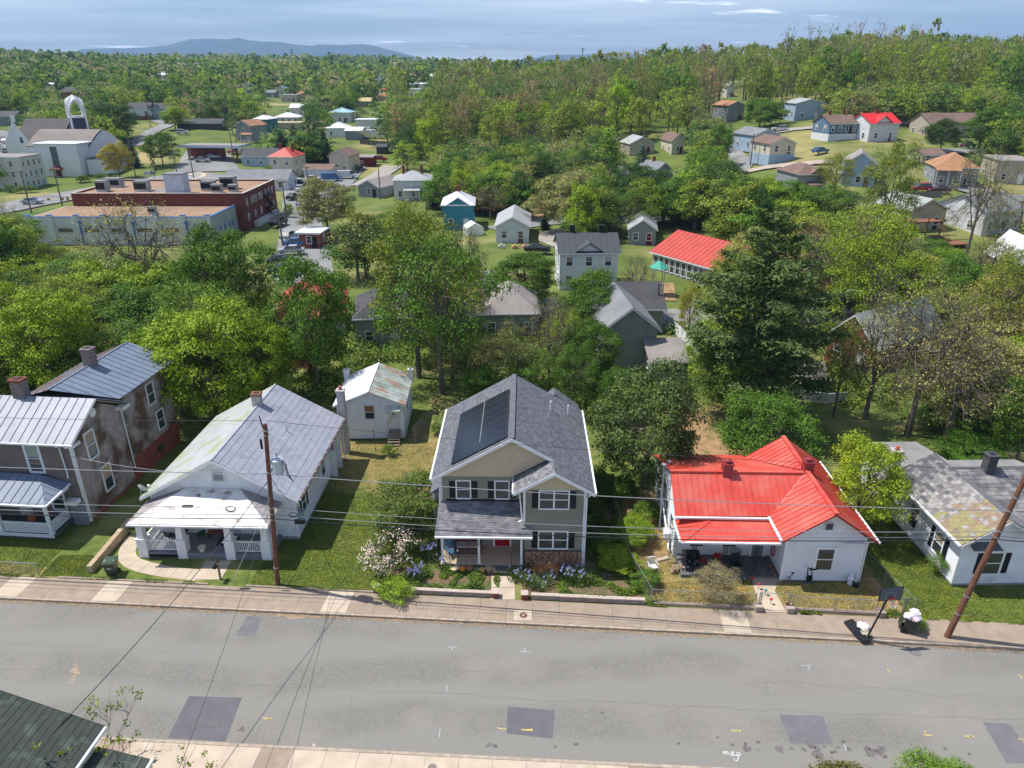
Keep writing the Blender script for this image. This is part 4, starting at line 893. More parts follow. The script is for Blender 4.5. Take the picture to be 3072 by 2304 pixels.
def scooter(label, loc, rz, mat):
    t = thing('kick_scooter', label, 'scooter', loc, rz); MB().box(-.35, .35, -.06, .06, .1, .13).obj('deck', mat, t); MB().tube([(.38, 0, .1), (.3, 0, .95)], .02).obj('stem', mat, t); MB().tube([(.3, -.22, .95), (.3, .22, .95)], .02).obj('handlebar', mat, t)
    for x in (-.38, .4): 
        w = MB().tube([(x, -.02, .08), (x, .02, .08)], .09, 12).obj('wheel', blackM, t)
t = thing('exercise_bike', 'dark teal exercise cycle standing against the white front wall', 'exercise machine', at(2421, 1746), R(5)); tm = mk('dark_teal_metal', (.03, .07, .10), rough=.4)
MB().tube([(-.55, -.1, .04), (.5, -.15, .04)], .04).tube([(-.5, .25, .04), (.45, .25, .04)], .03).obj('base', tm, t); MB().tube([(.25, 0, .04), (.2, .05, .95)], .04).obj('seat_post', tm, t); MB().box(.0, .42, -.1, .14, .95, 1.02).obj('saddle', blackM, t); MB().tube([(0, 0, .04), (-.08, .1, 1.15)], .04).tube([(-.3, .1, 1.2), (.12, .1, 1.15)], .03).obj('handlebar', tm, t); MB().tube([(.1, -.04, .3), (.1, .04, .3)], .2, 14).obj('flywheel', blackM, t)
t = thing('child_bicycle', 'small blue and pink child bicycle leaning at the corner of the white wing', 'bicycle', at(2377, 1742), R(20)); bm_ = mk('bike_blue', (.10, .25, .38), rough=.4)
for x, c in ((-.35, 'rear'), (.38, 'front')): MB().tube([(x+.2*math.cos(a*.5236), 0, .2+.2*math.sin(a*.5236)) for a in range(13)], .025, 6).obj('wheel', mk('pink_tyre', (.45, .25, .3), rough=.6), t)
MB().tube([(-.35, 0, .2), (-.1, 0, .55), (.3, 0, .55), (.38, 0, .2)], .03).tube([(-.1, 0, .55), (0, 0, .22), (.3, 0, .55)], .03).obj('frame', bm_, t); MB().tube([(.28, -.22, .75), (.3, 0, .6), (.28, .22, .75)], .025).obj('handlebar', bm_, t); MB().box(-.2, 0, -.08, .08, .62, .68).obj('saddle', blackM, t); MB().box(.3, .5, -.15, .15, .5, .75).obj('basket', MATS['pale_blue_cloth'], t)
t = thing('garden_ornament', 'white ornament with a dark pot beside it at the right of the white front wall', 'ornament', at(2548, 1752)); MB().lathe(0, 0, [(.16, 0), (.12, .3), (.2, .45), (.08, .6), (.12, .75), (.02, .85)], 10).obj('figure', whiteP, t); MB().lathe(.3, -.25, [(.14, 0), (.17, .2), (.05, .24)], 10).obj('pot', blackM, t)
t = thing('log_seat', 'pile of cut logs and boards at the left end of the porch', 'logs', at(2030, 1717), R(20))
for i in range(6): MB().tube([(-.35+i*.14, -.1, .1+(i % 2)*.16), (-.25+i*.13, .3, .14+(i % 2)*.18)], .09, 8).obj('log', mk('cut_wood', (.36, .25, .17), (.2, .13, .09), scale=8, rough=.95), t)
t = thing('stone_slab', 'loose grey slab lying on the grass beside the ladder', 'slab', at(1988, 1680), R(20)); MB().box(-.45, .45, -.12, .15, 0, .12).obj('slab', concM, t)
t = thing('shelf_rack', 'black wire rack crammed with flowerpots and tools at the left end of the porch', 'rack', at(2068, 1712), R(-2))
for sx in (-.5, .5):
    for sy in (-.3, .3): MB().box(sx-.02, sx+.02, sy-.02, sy+.02, 0, 1.4).obj('upright', blackM, t)
for z in (.15, .6, 1.05, 1.38): MB().box(-.5, .5, -.3, .3, z, z+.03).obj('shelf', blackM, t)
for i in range(9): MB().lathe(random.uniform(-.4, .4), random.uniform(-.25, .2), [(.06, 0), (.09, .16), (.03, .2)], 8).obj('flowerpot', mk('pot_%s' % ['white', 'slate', 'ochre'][i % 3], [(.6, .6, .6), (.15, .18, .22), (.5, .35, .1)][i % 3], rough=.6), t).location = (0, 0, (.18, .63, 1.08)[i % 3])
for i, (px, py, c, lb) in enumerate(((2204, 1748, (.05, .25, .32), 'teal flower light left of the walk near the porch'), (2230, 1749, (.05, .3, .25), 'green flower light near the porch slab'), (2255, 1748, (.5, .03, .04), 'red flower light at the porch step'),
        (2275, 1767, (.5, .03, .04), 'red flower light halfway along the walk'), (2295, 1785, (.05, .25, .32), 'teal flower light by the gate'), (2311, 1812, (.5, .03, .04), 'red flower light just inside the fence left of the gate'))):
    t = thing('garden_light', lb, 'garden light', at(px, py)); MB().cyl(0, 0, 0, .3, .012, 6).obj('stake', blackM, t); MB().lathe(0, 0, [(.02, .28), (.10, .33), (.09, .4), (.02, .42)], 8).obj('shade', mk('flower_%d%d' % (int(c[0]*10), int(c[1]*10)), c, rough=.5), t)
# front walk and gate blocks of that house
lot('front_walk', [(14.65, RS(14.6)), (16.05, RS(16)), (16.0, 35.0), (16.6, 35.9), (14.9, 36.0)], concL, .012)
# ------------------------------------------------------------------ slate-roofed house at the right
def slate_house():
    t = thing('slate_roofed_house', 'white house with mossy patchwork slate roof and black shutters', 'house', (27.0, 35.45, 0), R(1.5))
    m = MB(); ze = 3.32; siding(m, (0, 0), (4.2, 0), .2, ze, .14, peak=(.5, 4.9)); siding(m, (0, 7.0), (0, 0), .2, ze, .14); siding(m, (4.2, 0), (12, 0), .2, ze, .14); siding(m, (4.2, 7), (0, 7), .2, ze, .14, peak=(.5, 4.9))
    m.obj('wall', whiteS, t); MB().box(.04, 12, .04, 6.9, -.05, .22).obj('foundation', MATS['painted_block'], t)
    MB().box(-.06, .08, -.04, .1, .2, ze).obj('corner_board', whiteP, t)
    slates = [mk('slate_%s' % n, a, b, scale=3.2, rough=.85, det=8) for n, a, b in (('grey', (.23, .215, .21), (.15, .145, .15)), ('pale', (.36, .34, .32), (.22, .21, .20)), ('rust', (.31, .21, .14), (.21, .16, .12)), ('moss', (.30, .28, .12), (.23, .19, .11)), ('dark', (.115, .115, .125), (.075, .078, .088)))]
    zr = 5.05; k = (zr-3.4)/2.6
    ps = slope(t, [(-.52, 7.6, 3.4), (-.52, -.55, 3.4), (2.08, -.55, zr), (2.08, 7.6, zr)], slates[0], w=.37, s=.26, rib=0, stagger=True, jit=.006, name='slate', th=.016, gap=.012, lift=.03)
    for o in ps:
        c = Vector((0, 0, 0)); vs = o.data.vertices
        for v in vs: c += v.co
        c /= len(vs); f = (7.6-c.y)/8.1; e = (c.x+.5)/2.6; r = random.random()
        if f < .28: i = 4 if r < .6 else 0
        elif f < .5: i = random.choice((0, 0, 1, 4))
        elif f < .72: i = (3 if e < .35 and r < .4 else random.choice((0, 1, 1, 2)))
        else: i = (3 if e < .5 and r < .7 else random.choice((2, 2, 1, 3)))
        if .5 < f < .62: i = random.choice((1, 1, 0))
        o.data.materials[0] = slates[i]
    slope(t, [(4.7, -.55, 3.4), (4.7, 2.3, 3.4), (2.08, 5.4, zr), (2.08, -.55, zr)], slates[0], w=.44, s=.30, rib=0, stagger=True, jit=.005, name='slates', th=.016, stuff=True, lift=.03)
    slope(t, [(4.7, 2.3, 3.4), (12, 2.3, 3.4), (12, 5.4, zr), (2.08, 5.4, zr)], mk('dark_patched_slate', (.12, .12, .135), (.24, .23, .22), scale=1.2, rough=.85, isl=.35), w=.44, s=.30, rib=0, stagger=True, jit=.005, name='slates', th=.016, stuff=True, lift=.03)
    slope(t, [(4.7, 2.3, 3.4), (12, 2.3, 3.4), (12, -.5, 3.38), (4.7, -.5, 3.38)], shingP, w=.44, s=.3, rib=0, stuff=True, name='lower_roof')
    slope(t, [(12, 7.6, 3.9), (2.08, 7.6, 3.9), (2.08, 5.4, zr), (12, 5.4, zr)], slates[4], w=.9, s=.5, rib=0, stuff=True, name='rear_slates')
    MB().bar((2.08, -.55, zr+.05), (2.08, 7.6, zr+.05), .12, .04).obj('ridge_cap', shingG, t); MB().bar((2.08, 5.4, zr+.05), (12, 5.4, zr+.05), .1, .04).obj('ridge_cap', shingG, t)
    rakes(t, -.54, 2.08, 4.7, -.6, 3.38, zr, t=.18, mat=dirtyW); gutter(t, (-.6, -.55, 3.37), (-.6, 7.6, 3.37))
    MB().face((-.5, -.5, 3.3), (-.5, 7.6, 3.3), (2.08, 7.6, zr-.05), (2.08, -.5, zr-.05)).obj('roof_deck', whiteP, t)
    # grey flat-roofed rear part
    MB().box(.1, 4.0, 7.05, 12.6, 0, 2.9).obj('rear_wall', whiteS, t); MB().prism([(-.2, 7.0, 3.35), (4.2, 7.0, 3.9), (4.2, 12.9, 3.0), (-.2, 12.9, 3.0)], (0, 0, .08)).obj('rear_roof', mk('grey_felt', (.27, .26, .25), (.20, .20, .20), scale=.8, rough=.9), t)
    MB().prism([(4.2, 6.6, 3.95), (9.5, 6.6, 3.95), (9.5, 9.5, 3.3), (4.2, 9.5, 3.3)], (0, 0, .08)).obj('rear_roof', MATS['grey_felt'], t); MB().box(4.2, 9.4, 6.9, 9.4, 0, 3.25).obj('rear_wall', whiteS, t)
    chimney(t, -.25, 8.0, 0, 5.0, .6, .55, MATS['painted_brick_white'], pot=MATS['terracotta']); chimney(t, 4.35, 5.3, 4.3, 6.1, .6, .6, mk('sooty_brick', (.10, .095, .10), (.05, .05, .055), scale=8, rough=.9))
    bsh = MATS['navy_black_shutter']
    window(t, 'L', 4.9, -.02, 1.0, .95, 1.55, tr=.12); window(t, 'L', 2.0, -.02, 1.0, .85, 1.5, shutter=bsh, tr=.1)
    window(t, 'F', 2.1, -.02, .95, 1.0, 1.5, shutter=bsh, tr=.13); window(t, 'F', 7.5, -.02, .95, 1.0, 1.5, shutter=bsh, tr=.13)
    MB().prism([(.25, -.65, 3.05), (2.0, -.65, 3.05), (2.0, 0, 3.2), (.25, 0, 3.2)], (0, 0, .05)).obj('pent_roof', shingG, t)
    return t
sla = slate_house()
# ------------------------------------------------------------------ dark two-storey house at the left edge
def dark_house():
    t = thing('old_house', 'tall dark two-storey house with blue-grey metal roofs and vine-stained side wall', 'house', (-29.45, 42.05, 0), R(-5))
    m = MB(); siding(m, (-10, 0), (0, 0), .3, 6.5, .17); m.obj('front_wall', brownS, t)
    m = MB(); siding(m, (0, 0), (0, 5.6), .3, 6.5, .17, peak=(.5, 8.1)); siding(m, (0, 5.6), (0, 12.4), 1.9, 7.2, .17); siding(m, (0, 12.4), (-6.2, 12.4), 1.9, 7.2, .17, peak=(.5, 8.4)); m.obj('side_wall', vineS, t)
    bs = brickM; MB().box(-6, .015, 5.65, 12.38, -.6, 1.9).obj('brick_base', bs, t); MB().box(-10, .01, 0.02, 5.6, -.3, .32).obj('foundation', bs, t)
    MB().box(-.06, .12, -.05, .14, .2, 6.5).obj('corner_board', dirtyW, t)
    rp = dict(w=.62, rib=.045)
    slope(t, [(-10, -.45, 6.5), (.62, -.45, 6.5), (.62, 2.8, 8.35), (-10, 2.8, 8.35)], mk('silver_metal_roof', (.31, .325, .37), (.25, .265, .31), scale=.9, rough=.5, spec=.4), **rp)
    slope(t, [(.62, 6.0, 6.6), (-10, 6.0, 6.6), (-10, 2.8, 8.35), (.62, 2.8, 8.35)], metB, **rp)
    MB().face((-10, -.4, 6.42), (.6, -.4, 6.42), (.6, 2.8, 8.28), (-10, 2.8, 8.28)).face((-10, 6, 6.5), (.6, 6, 6.5), (.6, 2.8, 8.28), (-10, 2.8, 8.28)).obj('roof_deck', dirtyW, t)
    MB().box(.0, .62, -.5, .3, 6.25, 6.45).obj('eave_return', dirtyW, t); MB().box(.0, .62, 5.2, 6.05, 6.3, 6.55).obj('eave_return', dirtyW, t); gutter(t, (-10, -.52, 6.46), (.62, -.52, 6.46))
    v = MB().tube([(.03, 2.8, 7.3), (.08, 2.8, 7.3)], .33, 16).obj('round_vent', dirtyW, t)
    slope(t, [(.55, 5.2, 7.25), (.55, 12.9, 7.25), (-3.1, 12.9, 8.7), (-3.1, 3.2, 8.7)], metB, **rp); slope(t, [(-6.9, 12.9, 7.1), (-6.9, 5.2, 7.1), (-3.1, 3.2, 8.7), (-3.1, 12.9, 8.7)], mk('rusty_metal_roof', (.30, .32, .36), (.30, .17, .10), scale=.7, rough=.6, lo=.4, hi=.7), **rp)
    MB().box(-6.2, -.05, 5.7, 12.3, 1.9, 7.2).obj('wing_core', brownS, t); ridgecap(t, (-3.1, 3.2, 8.75), (-3.1, 12.9, 8.75), metB, .05)
    ck = mk('mottled_chimney_brick', (.30, .24, .23), (.12, .09, .09), scale=9, rough=.9, bump=.5, bscale=15)
    p = lpt(t, 44, 1199, 8.36); chimney(t, p.x, 2.9, 7.7, 9.5, .85, .65, ck, capm=brickM); p = lpt(t, 247, 1208, 8.5); chimney(t, -3.1, 8.0, 8.0, 9.9, .72, .7, ck)
    fw = mk('pale_blue_white_trim', (.62, .68, .72), rough=.5)
    window(t, 'F', -2.75, -.02, 4.15, .85, 1.95, frame=fw, tr=.17, blind=mk('green_grey_blind', (.30, .34, .30), rough=.8)); window(t, 'F', -7.2, -.02, 4.15, .85, 1.95, frame=fw, tr=.17)
    window(t, 'F', -1.9, -.02, 1.2, .8, 1.6, frame=fw, tr=.15); window(t, 'F', -7.4, -.02, 1.2, .8, 1.6, frame=fw, tr=.15)
    window(t, 'R', 1.9, .03, 4.35, .85, 1.85, frame=dirtyW, tr=.13); window(t, 'R', 2.7, .03, 1.3, .85, 1.8, frame=dirtyW, tr=.13, blind=mk('tan_blind', (.40, .32, .18), rough=.8))
    window(t, 'R', 9.6, .03, 4.9, .85, 1.6, frame=dirtyW, tr=.1); window(t, 'R', 10.2, .03, 2.4, .85, 1.5, frame=dirtyW, tr=.1); window(t, 'R', 9.3, .03, .7, .8, .5, frame=brickM, bars=False, tr=.02)
    d = MB().box(-5.0, -4.05, -.05, 0, .55, 2.65).obj('door', dirtyW, t)
    MB().tube([(-.75, -.5, 6.4), (-.6, -.2, 6.1), (-.6, -.1, 4.1), (-.65, -.1, 3.7)], .05).obj('downpipe', fw, t); MB().tube([(.05, 5.75, 6.4), (.1, 5.75, 1.2)], .05).obj('downpipe', fw, t)
    # porch
    MB().box(-10, -1.15, -2.1, 0, .1, .52).obj('porch_floor', mk('dark_green_floor', (.055, .075, .07), (.08, .09, .085), rough=.7), t); MB().box(-10, -1.12, -2.13, -2.08, .25, .52).obj('floor_edge', fw, t)
    slope(t, [(-10, -2.55, 3.1), (-.72, -2.55, 3.1), (-2.4, -.3, 4.0), (-10, -.3, 4.0)], metB, **rp); slope(t, [(-.72, -2.55, 3.1), (-.72, -.02, 3.3), (-2.4, -.3, 4.0)], metB, w=.5, rib=.04)
    MB().face((-10, -.3, 4.0), (-2.4, -.3, 4.0), (-.72, -.02, 3.32), (-.72, 0, 3.4), (-10, 0, 4.06)).obj('upper_flat', metB, t)
    gutter(t, (-10, -2.62, 3.06), (-.68, -2.62, 3.06)); gutter(t, (-.66, -2.6, 3.06), (-.66, -.05, 3.26)); MB().box(-10, -.85, -2.4, 0, 2.85, 3.0).obj('porch_ceiling', fw, t)
    for x in (-1.25, -4.75, -8.2): MB().box(x-.09, x+.09, -2.15, -1.97, .5, 2.85).box(x-.13, x+.13, -2.19, -1.93, .5, .75).obj('porch_post', fw, t)
    rail(t, (-4.65, -2.06), (-1.35, -2.06), .5, .85, fw, sp=.16, r=.1, name='sawn_baluster'); rail(t, (-8.1, -2.06), (-4.85, -2.06), .5, .85, fw, sp=.16, r=.1, name='sawn_baluster'); rail(t, (-1.25, -1.95), (-1.25, -.1), .5, .85, fw, sp=.16, r=.1, name='sawn_baluster')
    MB().prism([(-1.1, -.05, 0), (.0, -.05, 0), (.0, -.05, 2.0), (-1.1, -.05, 2.0)], (0, -.12, 0)).obj('corner_panel', mk('blue_grey_panel', (.20, .23, .26), rough=.8), t)
    MB().box(-.9, -.1, -.75, -.18, 1.95, 2.25).obj('air_conditioner', dirtyW, t)
    return t
drk = dark_house()
t = thing('barrel_planter', 'round terracotta barrel pot on the dark green porch of the old house', 'pot', wl(drk, -3.55, -.8, .52)); MB().lathe(0, 0, [(.2, 0), (.26, .2), (.27, .4), (.23, .5)], 14).obj('pot', MATS['terracotta'], t)
# ------------------------------------------------------------------ green shingled roof in the bottom left corner
def green_roof_house():
    t = thing('near_house', 'near house with dark green shingled roof and white gutters at the bottom left', 'house', (-16.0, 20.35, 0), R(-4))
    gs = mk('green_shingle', (.060, .070, .058), (.045, .055, .046), scale=1.2, rough=.9, c3=(.085, .11, .09), s3=1.8, lo3=.55, hi3=.68)
    # upper slope falls to the right: eave at x=0
    up = [(0, 0, 5.5), (-.0, -12, 5.5), (-7.5, -12, 8.6), (-7.5, 0, 8.6)]
    MB().prism([Vector(p)-Vector((0, 0, .12)) for p in up], (0, 0, .1)).obj('roof_deck', gs, t)
    pc = slope(t, [(0, -12, 5.5), (0, 0, 5.5), (-7.5, 0, 8.6), (-7.5, -12, 8.6)], gs, w=12.3, s=.28, rib=0, name='shingle_course', th=.02, lift=.01, jit=.002)
    MB().box(-7.4, -.3, -11.8, -.35, 0, 5.45).obj('wall', whiteS, t)
    gutter(t, (.07, -12, 5.44), (.07, .02, 5.44)); MB().bar((0.02, .03, 5.42), (-7.5, .03, 8.52), .04, .2, up=(0, 0, 1)).obj('fascia', gs, t)
    low = [(2.0, -12, 4.55), (2.0, -.55, 4.55), (.0, -.55, 5.05), (.0, -12, 5.05)]
    slope(t, low, gs, w=12, s=.28, rib=0, name='shingle_course', th=.02, lift=.01); MB().prism([Vector(p)-Vector((0, 0, .1)) for p in low], (0, 0, .08)).obj('porch_ceiling', gs, t)
    gutter(t, (2.07, -12, 4.5), (2.07, -.5, 4.5)); MB().box(1.75, 1.9, -.9, -.75, 0, 4.45).obj('porch_post', whiteP, t); MB().box(0, 2, -12, -.6, 0, .3).obj('porch_floor', deckG, t)
green_roof_house()
# ------------------------------------------------------------------ utility poles, transformer and cables
poleM = mk('pole_wood', (.20, .085, .05), (.12, .06, .04), scale=4, rough=.9, bump=.4, bscale=12, stretch=(2, 2, .3))
def pole(label, base, top, r=.15, arms=(), name='utility_pole', grp=None, mat=None, steps=False, n=10):
    t = thing(name, label, 'utility pole', base, 0, grp); b = Vector(base); q = Vector(top)-b
    MB().tube([(0, 0, -.2), tuple(q*.5), tuple(q)], [r, r*.88, r*.75], n).obj('shaft', mat or poleM, t)
    for (f, w, ang) in arms:
        c = q*f; d = Vector((math.cos(ang), math.sin(ang), 0))*w/2
        a = MB().bar(tuple(c-d+Vector((0, -.12, 0))), tuple(c+d+Vector((0, -.12, 0))), .11).obj('crossarm', mat or poleM, t); k = MB()
        for e in (-.92, -.45, .45, .92): p = c+d*e+Vector((0, -.12, .06)); k.lathe(p.x, p.y, [(.03, p.z), (.05, p.z+.08), (.02, p.z+.16)], 6)
        k.obj('insulator', dirtyW, a)
    return t
b1 = at(833, 1754); T1 = Vector((-13.68, 35.5, 11.1))
p1 = pole('brown wooden utility pole carrying the transformer, before the white cottage', b1, T1)
def onpole(b, T, z): return b+(T-b)*(z/T.z)
def rel(o, p): return tuple(Vector(p)-o.location)
c = onpole(b1, T1, 8.4)
tr = thing('transformer', 'pale grey cylindrical transformer bolted to the pole before the cottage', 'transformer', c+Vector((.55, 0, -.45)))
tm = mk('transformer_grey', (.50, .56, .60), rough=.35, spec=.6)
MB().lathe(0, 0, [(.27, 0), (.3, .04), (.3, .85), (.33, .87), (.33, .92), (.2, 1.0), (.05, 1.03)], 20).obj('tank', tm, tr); MB().lathe(0, 0, [(.06, 1.0), (.05, 1.2), (.09, 1.25), (.03, 1.35)], 8).obj('bushing', tm, tr)
MB().box(-.45, -.28, -.08, .08, .2, .3).box(-.45, -.28, -.08, .08, .65, .75).obj('bracket', steelM, tr)
for k in (-1, 0, 1): MB().tube([(.28, k*.1, .8), (.42, k*.1, .6), (.5+k*.03, k*.05, -.1), (.75, 0, -.55)], .018, 5).obj('lead', wireM, tr)
MB().tube(rel(p1, onpole(b1, T1, 11.1)) and [rel(p1, onpole(b1, T1, 10.4)), rel(p1, onpole(b1, T1, 11)+Vector((-.18, 0, .1))), rel(p1, onpole(b1, T1, 11.6)+Vector((-.28, 0, 0)))], .035, 6).obj('pole_top_pin', blackM, p1)
c = onpole(b1, T1, 9.9); MB().cyl(*rel(p1, c+Vector((-.3, 0, 0)))[:2], c.z-.35, c.z+.25, .07, 8).obj('fuse_cutout', blackM, p1)
for z in (10.4, 10.7, 8.0, 5.6, 5.2, 4.8, 1.3): c = rel(p1, onpole(b1, T1, z)); MB().cyl(c[0], c[1], c[2], c[2]+.06, .17, 10).obj('pole_band', steelM, p1)
b2 = at(2840, 1910); T2 = Vector((26.0, 31.35, 10.35))
p2 = pole('brown leaning utility pole beside the kerb at the right', b2, T2, r=.17)
MB().tube([rel(p2, onpole(b2, T2, 8.9)), rel(p2, onpole(b2, T2, 9.3)+Vector((.5, 0, .1))), rel(p2, onpole(b2, T2, 9.2)+Vector((1.5, .1, .1))), rel(p2, onpole(b2, T2, 8.6)+Vector((2.4, .1, 0)))], .03, 6).obj('lamp_arm', dirtyW, p2)
MB().tube([rel(p2, onpole(b2, T2, 10.3)), rel(p2, onpole(b2, T2, 10.9)+Vector((.1, 0, 0)))], .05, 6).obj('pole_top_pin', steelM, p2)
for z in (9.0, 8.2, 7.0, 6.6, 2.8, 1.6): c = rel(p2, onpole(b2, T2, z)); MB().cyl(c[0], c[1], c[2], c[2]+.05, .18, 10).obj('pole_band', steelM, p2)
def cable(label, a, b, sag, r=.015, mat=None, n=26, grp=None):
    a = Vector(a); b = Vector(b); pts = []
    for i in range(n+1): t = i/n; p = a.lerp(b, t); p.z -= sag*4*t*(1-t); pts.append(p)
    o = MB().tube(pts, r, 5).obj('cable', mat or wireM); tag(o, label, 'cable', grp); return o
XL = Vector((-56, 38.5, 0)); XR = Vector((62, 29.2, 0))
lv = [(8.0, 8.3, .35, .024, wireL, 'thick pale neutral cable'), (5.75, 7.05, .55, .018, wireL, 'upper telephone cable'), (5.25, 6.75, .6, .02, wireL, 'middle telephone cable'), (4.95, 6.55, .6, .026, wireM, 'lowest black telephone cable'), (11.4, 10.7, .5, .012, wireM, 'thin topmost cable')]
for z1, z2, sg, r, mt, nm in lv:
    A = onpole(b1, T1, min(z1, 11.1)); A.z = z1; B = onpole(b2, T2, min(z2, 10.35)); B.z = z2
    cable(nm+' strung from the transformer pole to the leaning pole', A+Vector((.1, -.15, 0)), B+Vector((-.1, -.15, 0)), sg, r, mt, 40)
    cable(nm+' running left from the transformer pole', (XL.x, XL.y, z1+.2), A+Vector((-.1, -.15, 0)), sg, r, mt, 30)
    cable(nm+' running right from the leaning pole', B+Vector((.1, -.15, 0)), (XR.x, XR.y, z2), sg, r, mt, 20)
for i, (dz, tx_, ty, tz, mt, nm) in enumerate(((7.6, -17.6, 18.5, 6.1, wireM, 'twisted black service cable'), (6.4, -14.0, 17.0, 5.4, wireL, 'pale thin service cable'), (5.9, -11.9, 14.5, 5.6, wireM, 'thin dark service cable'))):
    A = onpole(b1, T1, dz)
    cable(nm+' crossing the road to the bottom left', A+Vector((0, -.15, 0)), (tx_, ty, tz), .5, .02 if i == 0 else .012, mt)
cable('service cable from the transformer pole to the corner of the white cottage', onpole(b1, T1, 7.9), wl(cot, 4.7, -.4, 3.3), .3, .018)
cable('service cable from the transformer pole to the old dark house', onpole(b1, T1, 7.9), wl(drk, -.3, -.2, 5.6), .5, .014, wireL)
cable('service cable from the leaning pole to the gable of the slate-roofed house', onpole(b2, T2, 8.0), wl(sla, 2.6, -.6, 4.6), .2, .016, wireL)
# splice boxes and coils hanging on the cables
def onspan(z1, z2, sg, x):
    A = onpole(b1, T1, z1); B = onpole(b2, T2, z2); t = (x-A.x)/(B.x-A.x); p = A.lerp(B, t); p.z -= sg*4*t*(1-t); return p+Vector((0, -.15, 0))
p = onspan(4.95, 6.55, .6, -12.4); t = thing('splice_case', 'black splice case on the cable just right of the transformer pole', 'splice case', p); MB().box(-.3, .3, -.08, .08, -.16, .08).obj('case', blackM, t)
t = thing('splice_case', 'dark brown cylindrical splice case on the cable over the rust-streaked porch roof', 'splice case', (-19.2, 36.0, 5.42)); o = MB().tube([(-.33, 0, 0), (-.25, 0, 0), (.25, 0, 0), (.33, 0, 0)], [.05, .1, .1, .05], 10).obj('case', mk('dark_brown_case', (.07, .04, .04), rough=.5), t)
def ring(label, p, r, mat=wireM):
    t = thing('cable_coil', label, 'cable coil', p); MB().tube([(r*math.cos(a*.5236), 0, r*.62*math.sin(a*.5236)) for a in range(13)], .022, 6).obj('loop', mat, t); MB().tube([(r*.9*math.cos(a*.5236), .03, r*.55*math.sin(a*.5236)) for a in range(13)], .018, 6).obj('loop', mat, t)
ring('oval cable coil hanging over the rust-streaked porch roof', (-16.6, 35.8, 5.35), .3)
ring('round cable coil left of the black splice case', (-12.75, 35.2, 5.35), .24); ring('round cable coil right of the transformer pole, nearest the cottage corner', (-12.2, 35.2, 5.75), .22)
# ------------------------------------------------------------------ bins, mailbox, basketball hoop
binG = mk('dark_green_plastic', (.030, .042, .030), rough=.45, spec=.5)
def wheelie(label, loc, rz, open_=False):
    t = thing('wheelie_bin', label, 'wheelie bin', loc, rz)
    m = MB(); a, b = .24, .33
    m.add([(-a, -a-.02, .08), (a, -a-.02, .08), (a, a, .08), (-a, a, .08), (-b, -b-.04, .98), (b, -b-.04, .98), (b, b, .98), (-b, b, .98)], [(0, 3, 2, 1), (0, 1, 5, 4), (1, 2, 6, 5), (2, 3, 7, 6), (3, 0, 4, 7)])
    m.obj('body', binG, t); MB().box(-.36, .36, -.41, -.36, .92, 1.0).box(-.36, .36, .33, .38, .92, 1.0).box(-.36, -.33, -.36, .33, .92, 1.0).box(.33, .36, -.36, .33, .92, 1.0).obj('rim', binG, t)
    MB().tube([(-.3, .42, .96), (.3, .42, .96)], .02).obj('handle', binG, t)
    for sx in (-1, 1): MB().tube([(sx*.27, .25, .13), (sx*.34, .25, .13)], .13, 14).obj('wheel', blackM, t)
    m = MB()
    if open_: m.prism([(-.36, .40, .98), (.36, .40, .98), (.36, .52, .25), (-.36, .52, .25)], (0, .04, 0))
    else: m.box(-.38, .38, -.43, .42, 1.0, 1.06).box(-.3, .3, -.34, .34, 1.06, 1.09)
    m.obj('lid', mk('bin_lid_green', (.05, .085, .055), rough=.4) if not open_ else binG, t)
    return t
t = wheelie('dark green wheelie bin with closed lid beside the concrete wall at left', at(340, 1722), R(8)); MB().box(-.12, .12, -.37, -.365, .62, .72).obj('stencil', mk('pale_stencil', (.35, .38, .36), rough=.7), t)
MB().box(-.3, -.26, -.2, .1, 1.09, 1.094).box(.2, .32, -.1, -.06, 1.09, 1.094).obj('lid_print', MATS['pale_stencil'], t)
tb = wheelie('open dark green wheelie bin crammed with white rubbish bags on the far pavement', at(2725, 1893), R(65), True); MB().box(-.1, .1, -.375, -.37, .6, .66).obj('stencil', MATS['pale_stencil'], tb)
def lump(name, label, cat, loc, r, mat, seed, sub=3, amp=.35, squash=.8, grp=None):
    b = bmesh.new(); bmesh.ops.create_icosphere(b, subdivisions=sub, radius=r)
    for v in b.verts: q = mnoise.noise(v.co*3.2/r*.6+Vector((seed, 0, 0)))+.5*mnoise.noise(v.co*8/r*.6+Vector((seed, 3, 0))); v.co *= 1+amp*q; v.co.z *= squash
    me = bpy.data.meshes.new(name); b.to_mesh(me); b.free(); me.materials.append(mat); o = bpy.data.objects.new(name, me); C.objects.link(o); o.location = loc; tag(o, label, cat, grp); return o
bagM = mk('white_plastic_bag', (.72, .72, .76), (.60, .56, .62), scale=6, rough=.35, spec=.5)
for i, (x, y, z, r, lb) in enumerate(((-.18, .05, 1.02, .25, 'knotted white rubbish bag at the left of the open bin'), (.2, .12, 1.15, .28, 'largest white rubbish bag heaped on top of the open bin'), (.12, -.2, 1.0, .2, 'white bag with pink print at the front of the open bin'), (.3, -.05, 1.0, .2, 'white bag bulging over the right rim of the open bin'))):
    c = wl(tb, 0, 0, 0); lump('rubbish_bag', lb, 'rubbish bag', (c[0]+x, c[1]+y, z), r, bagM if i != 2 else mk('pinkish_bag', (.65, .42, .48), (.7, .68, .7), scale=9, rough=.4), i*3.1)
t = thing('mailbox', 'black mailbox on a wooden post by the cottage walk', 'mailbox', at(662, 1738), R(0)); MB().box(-.05, .05, -.05, .05, 0, 1.2).obj('post', MATS['weathered_timber'], t)
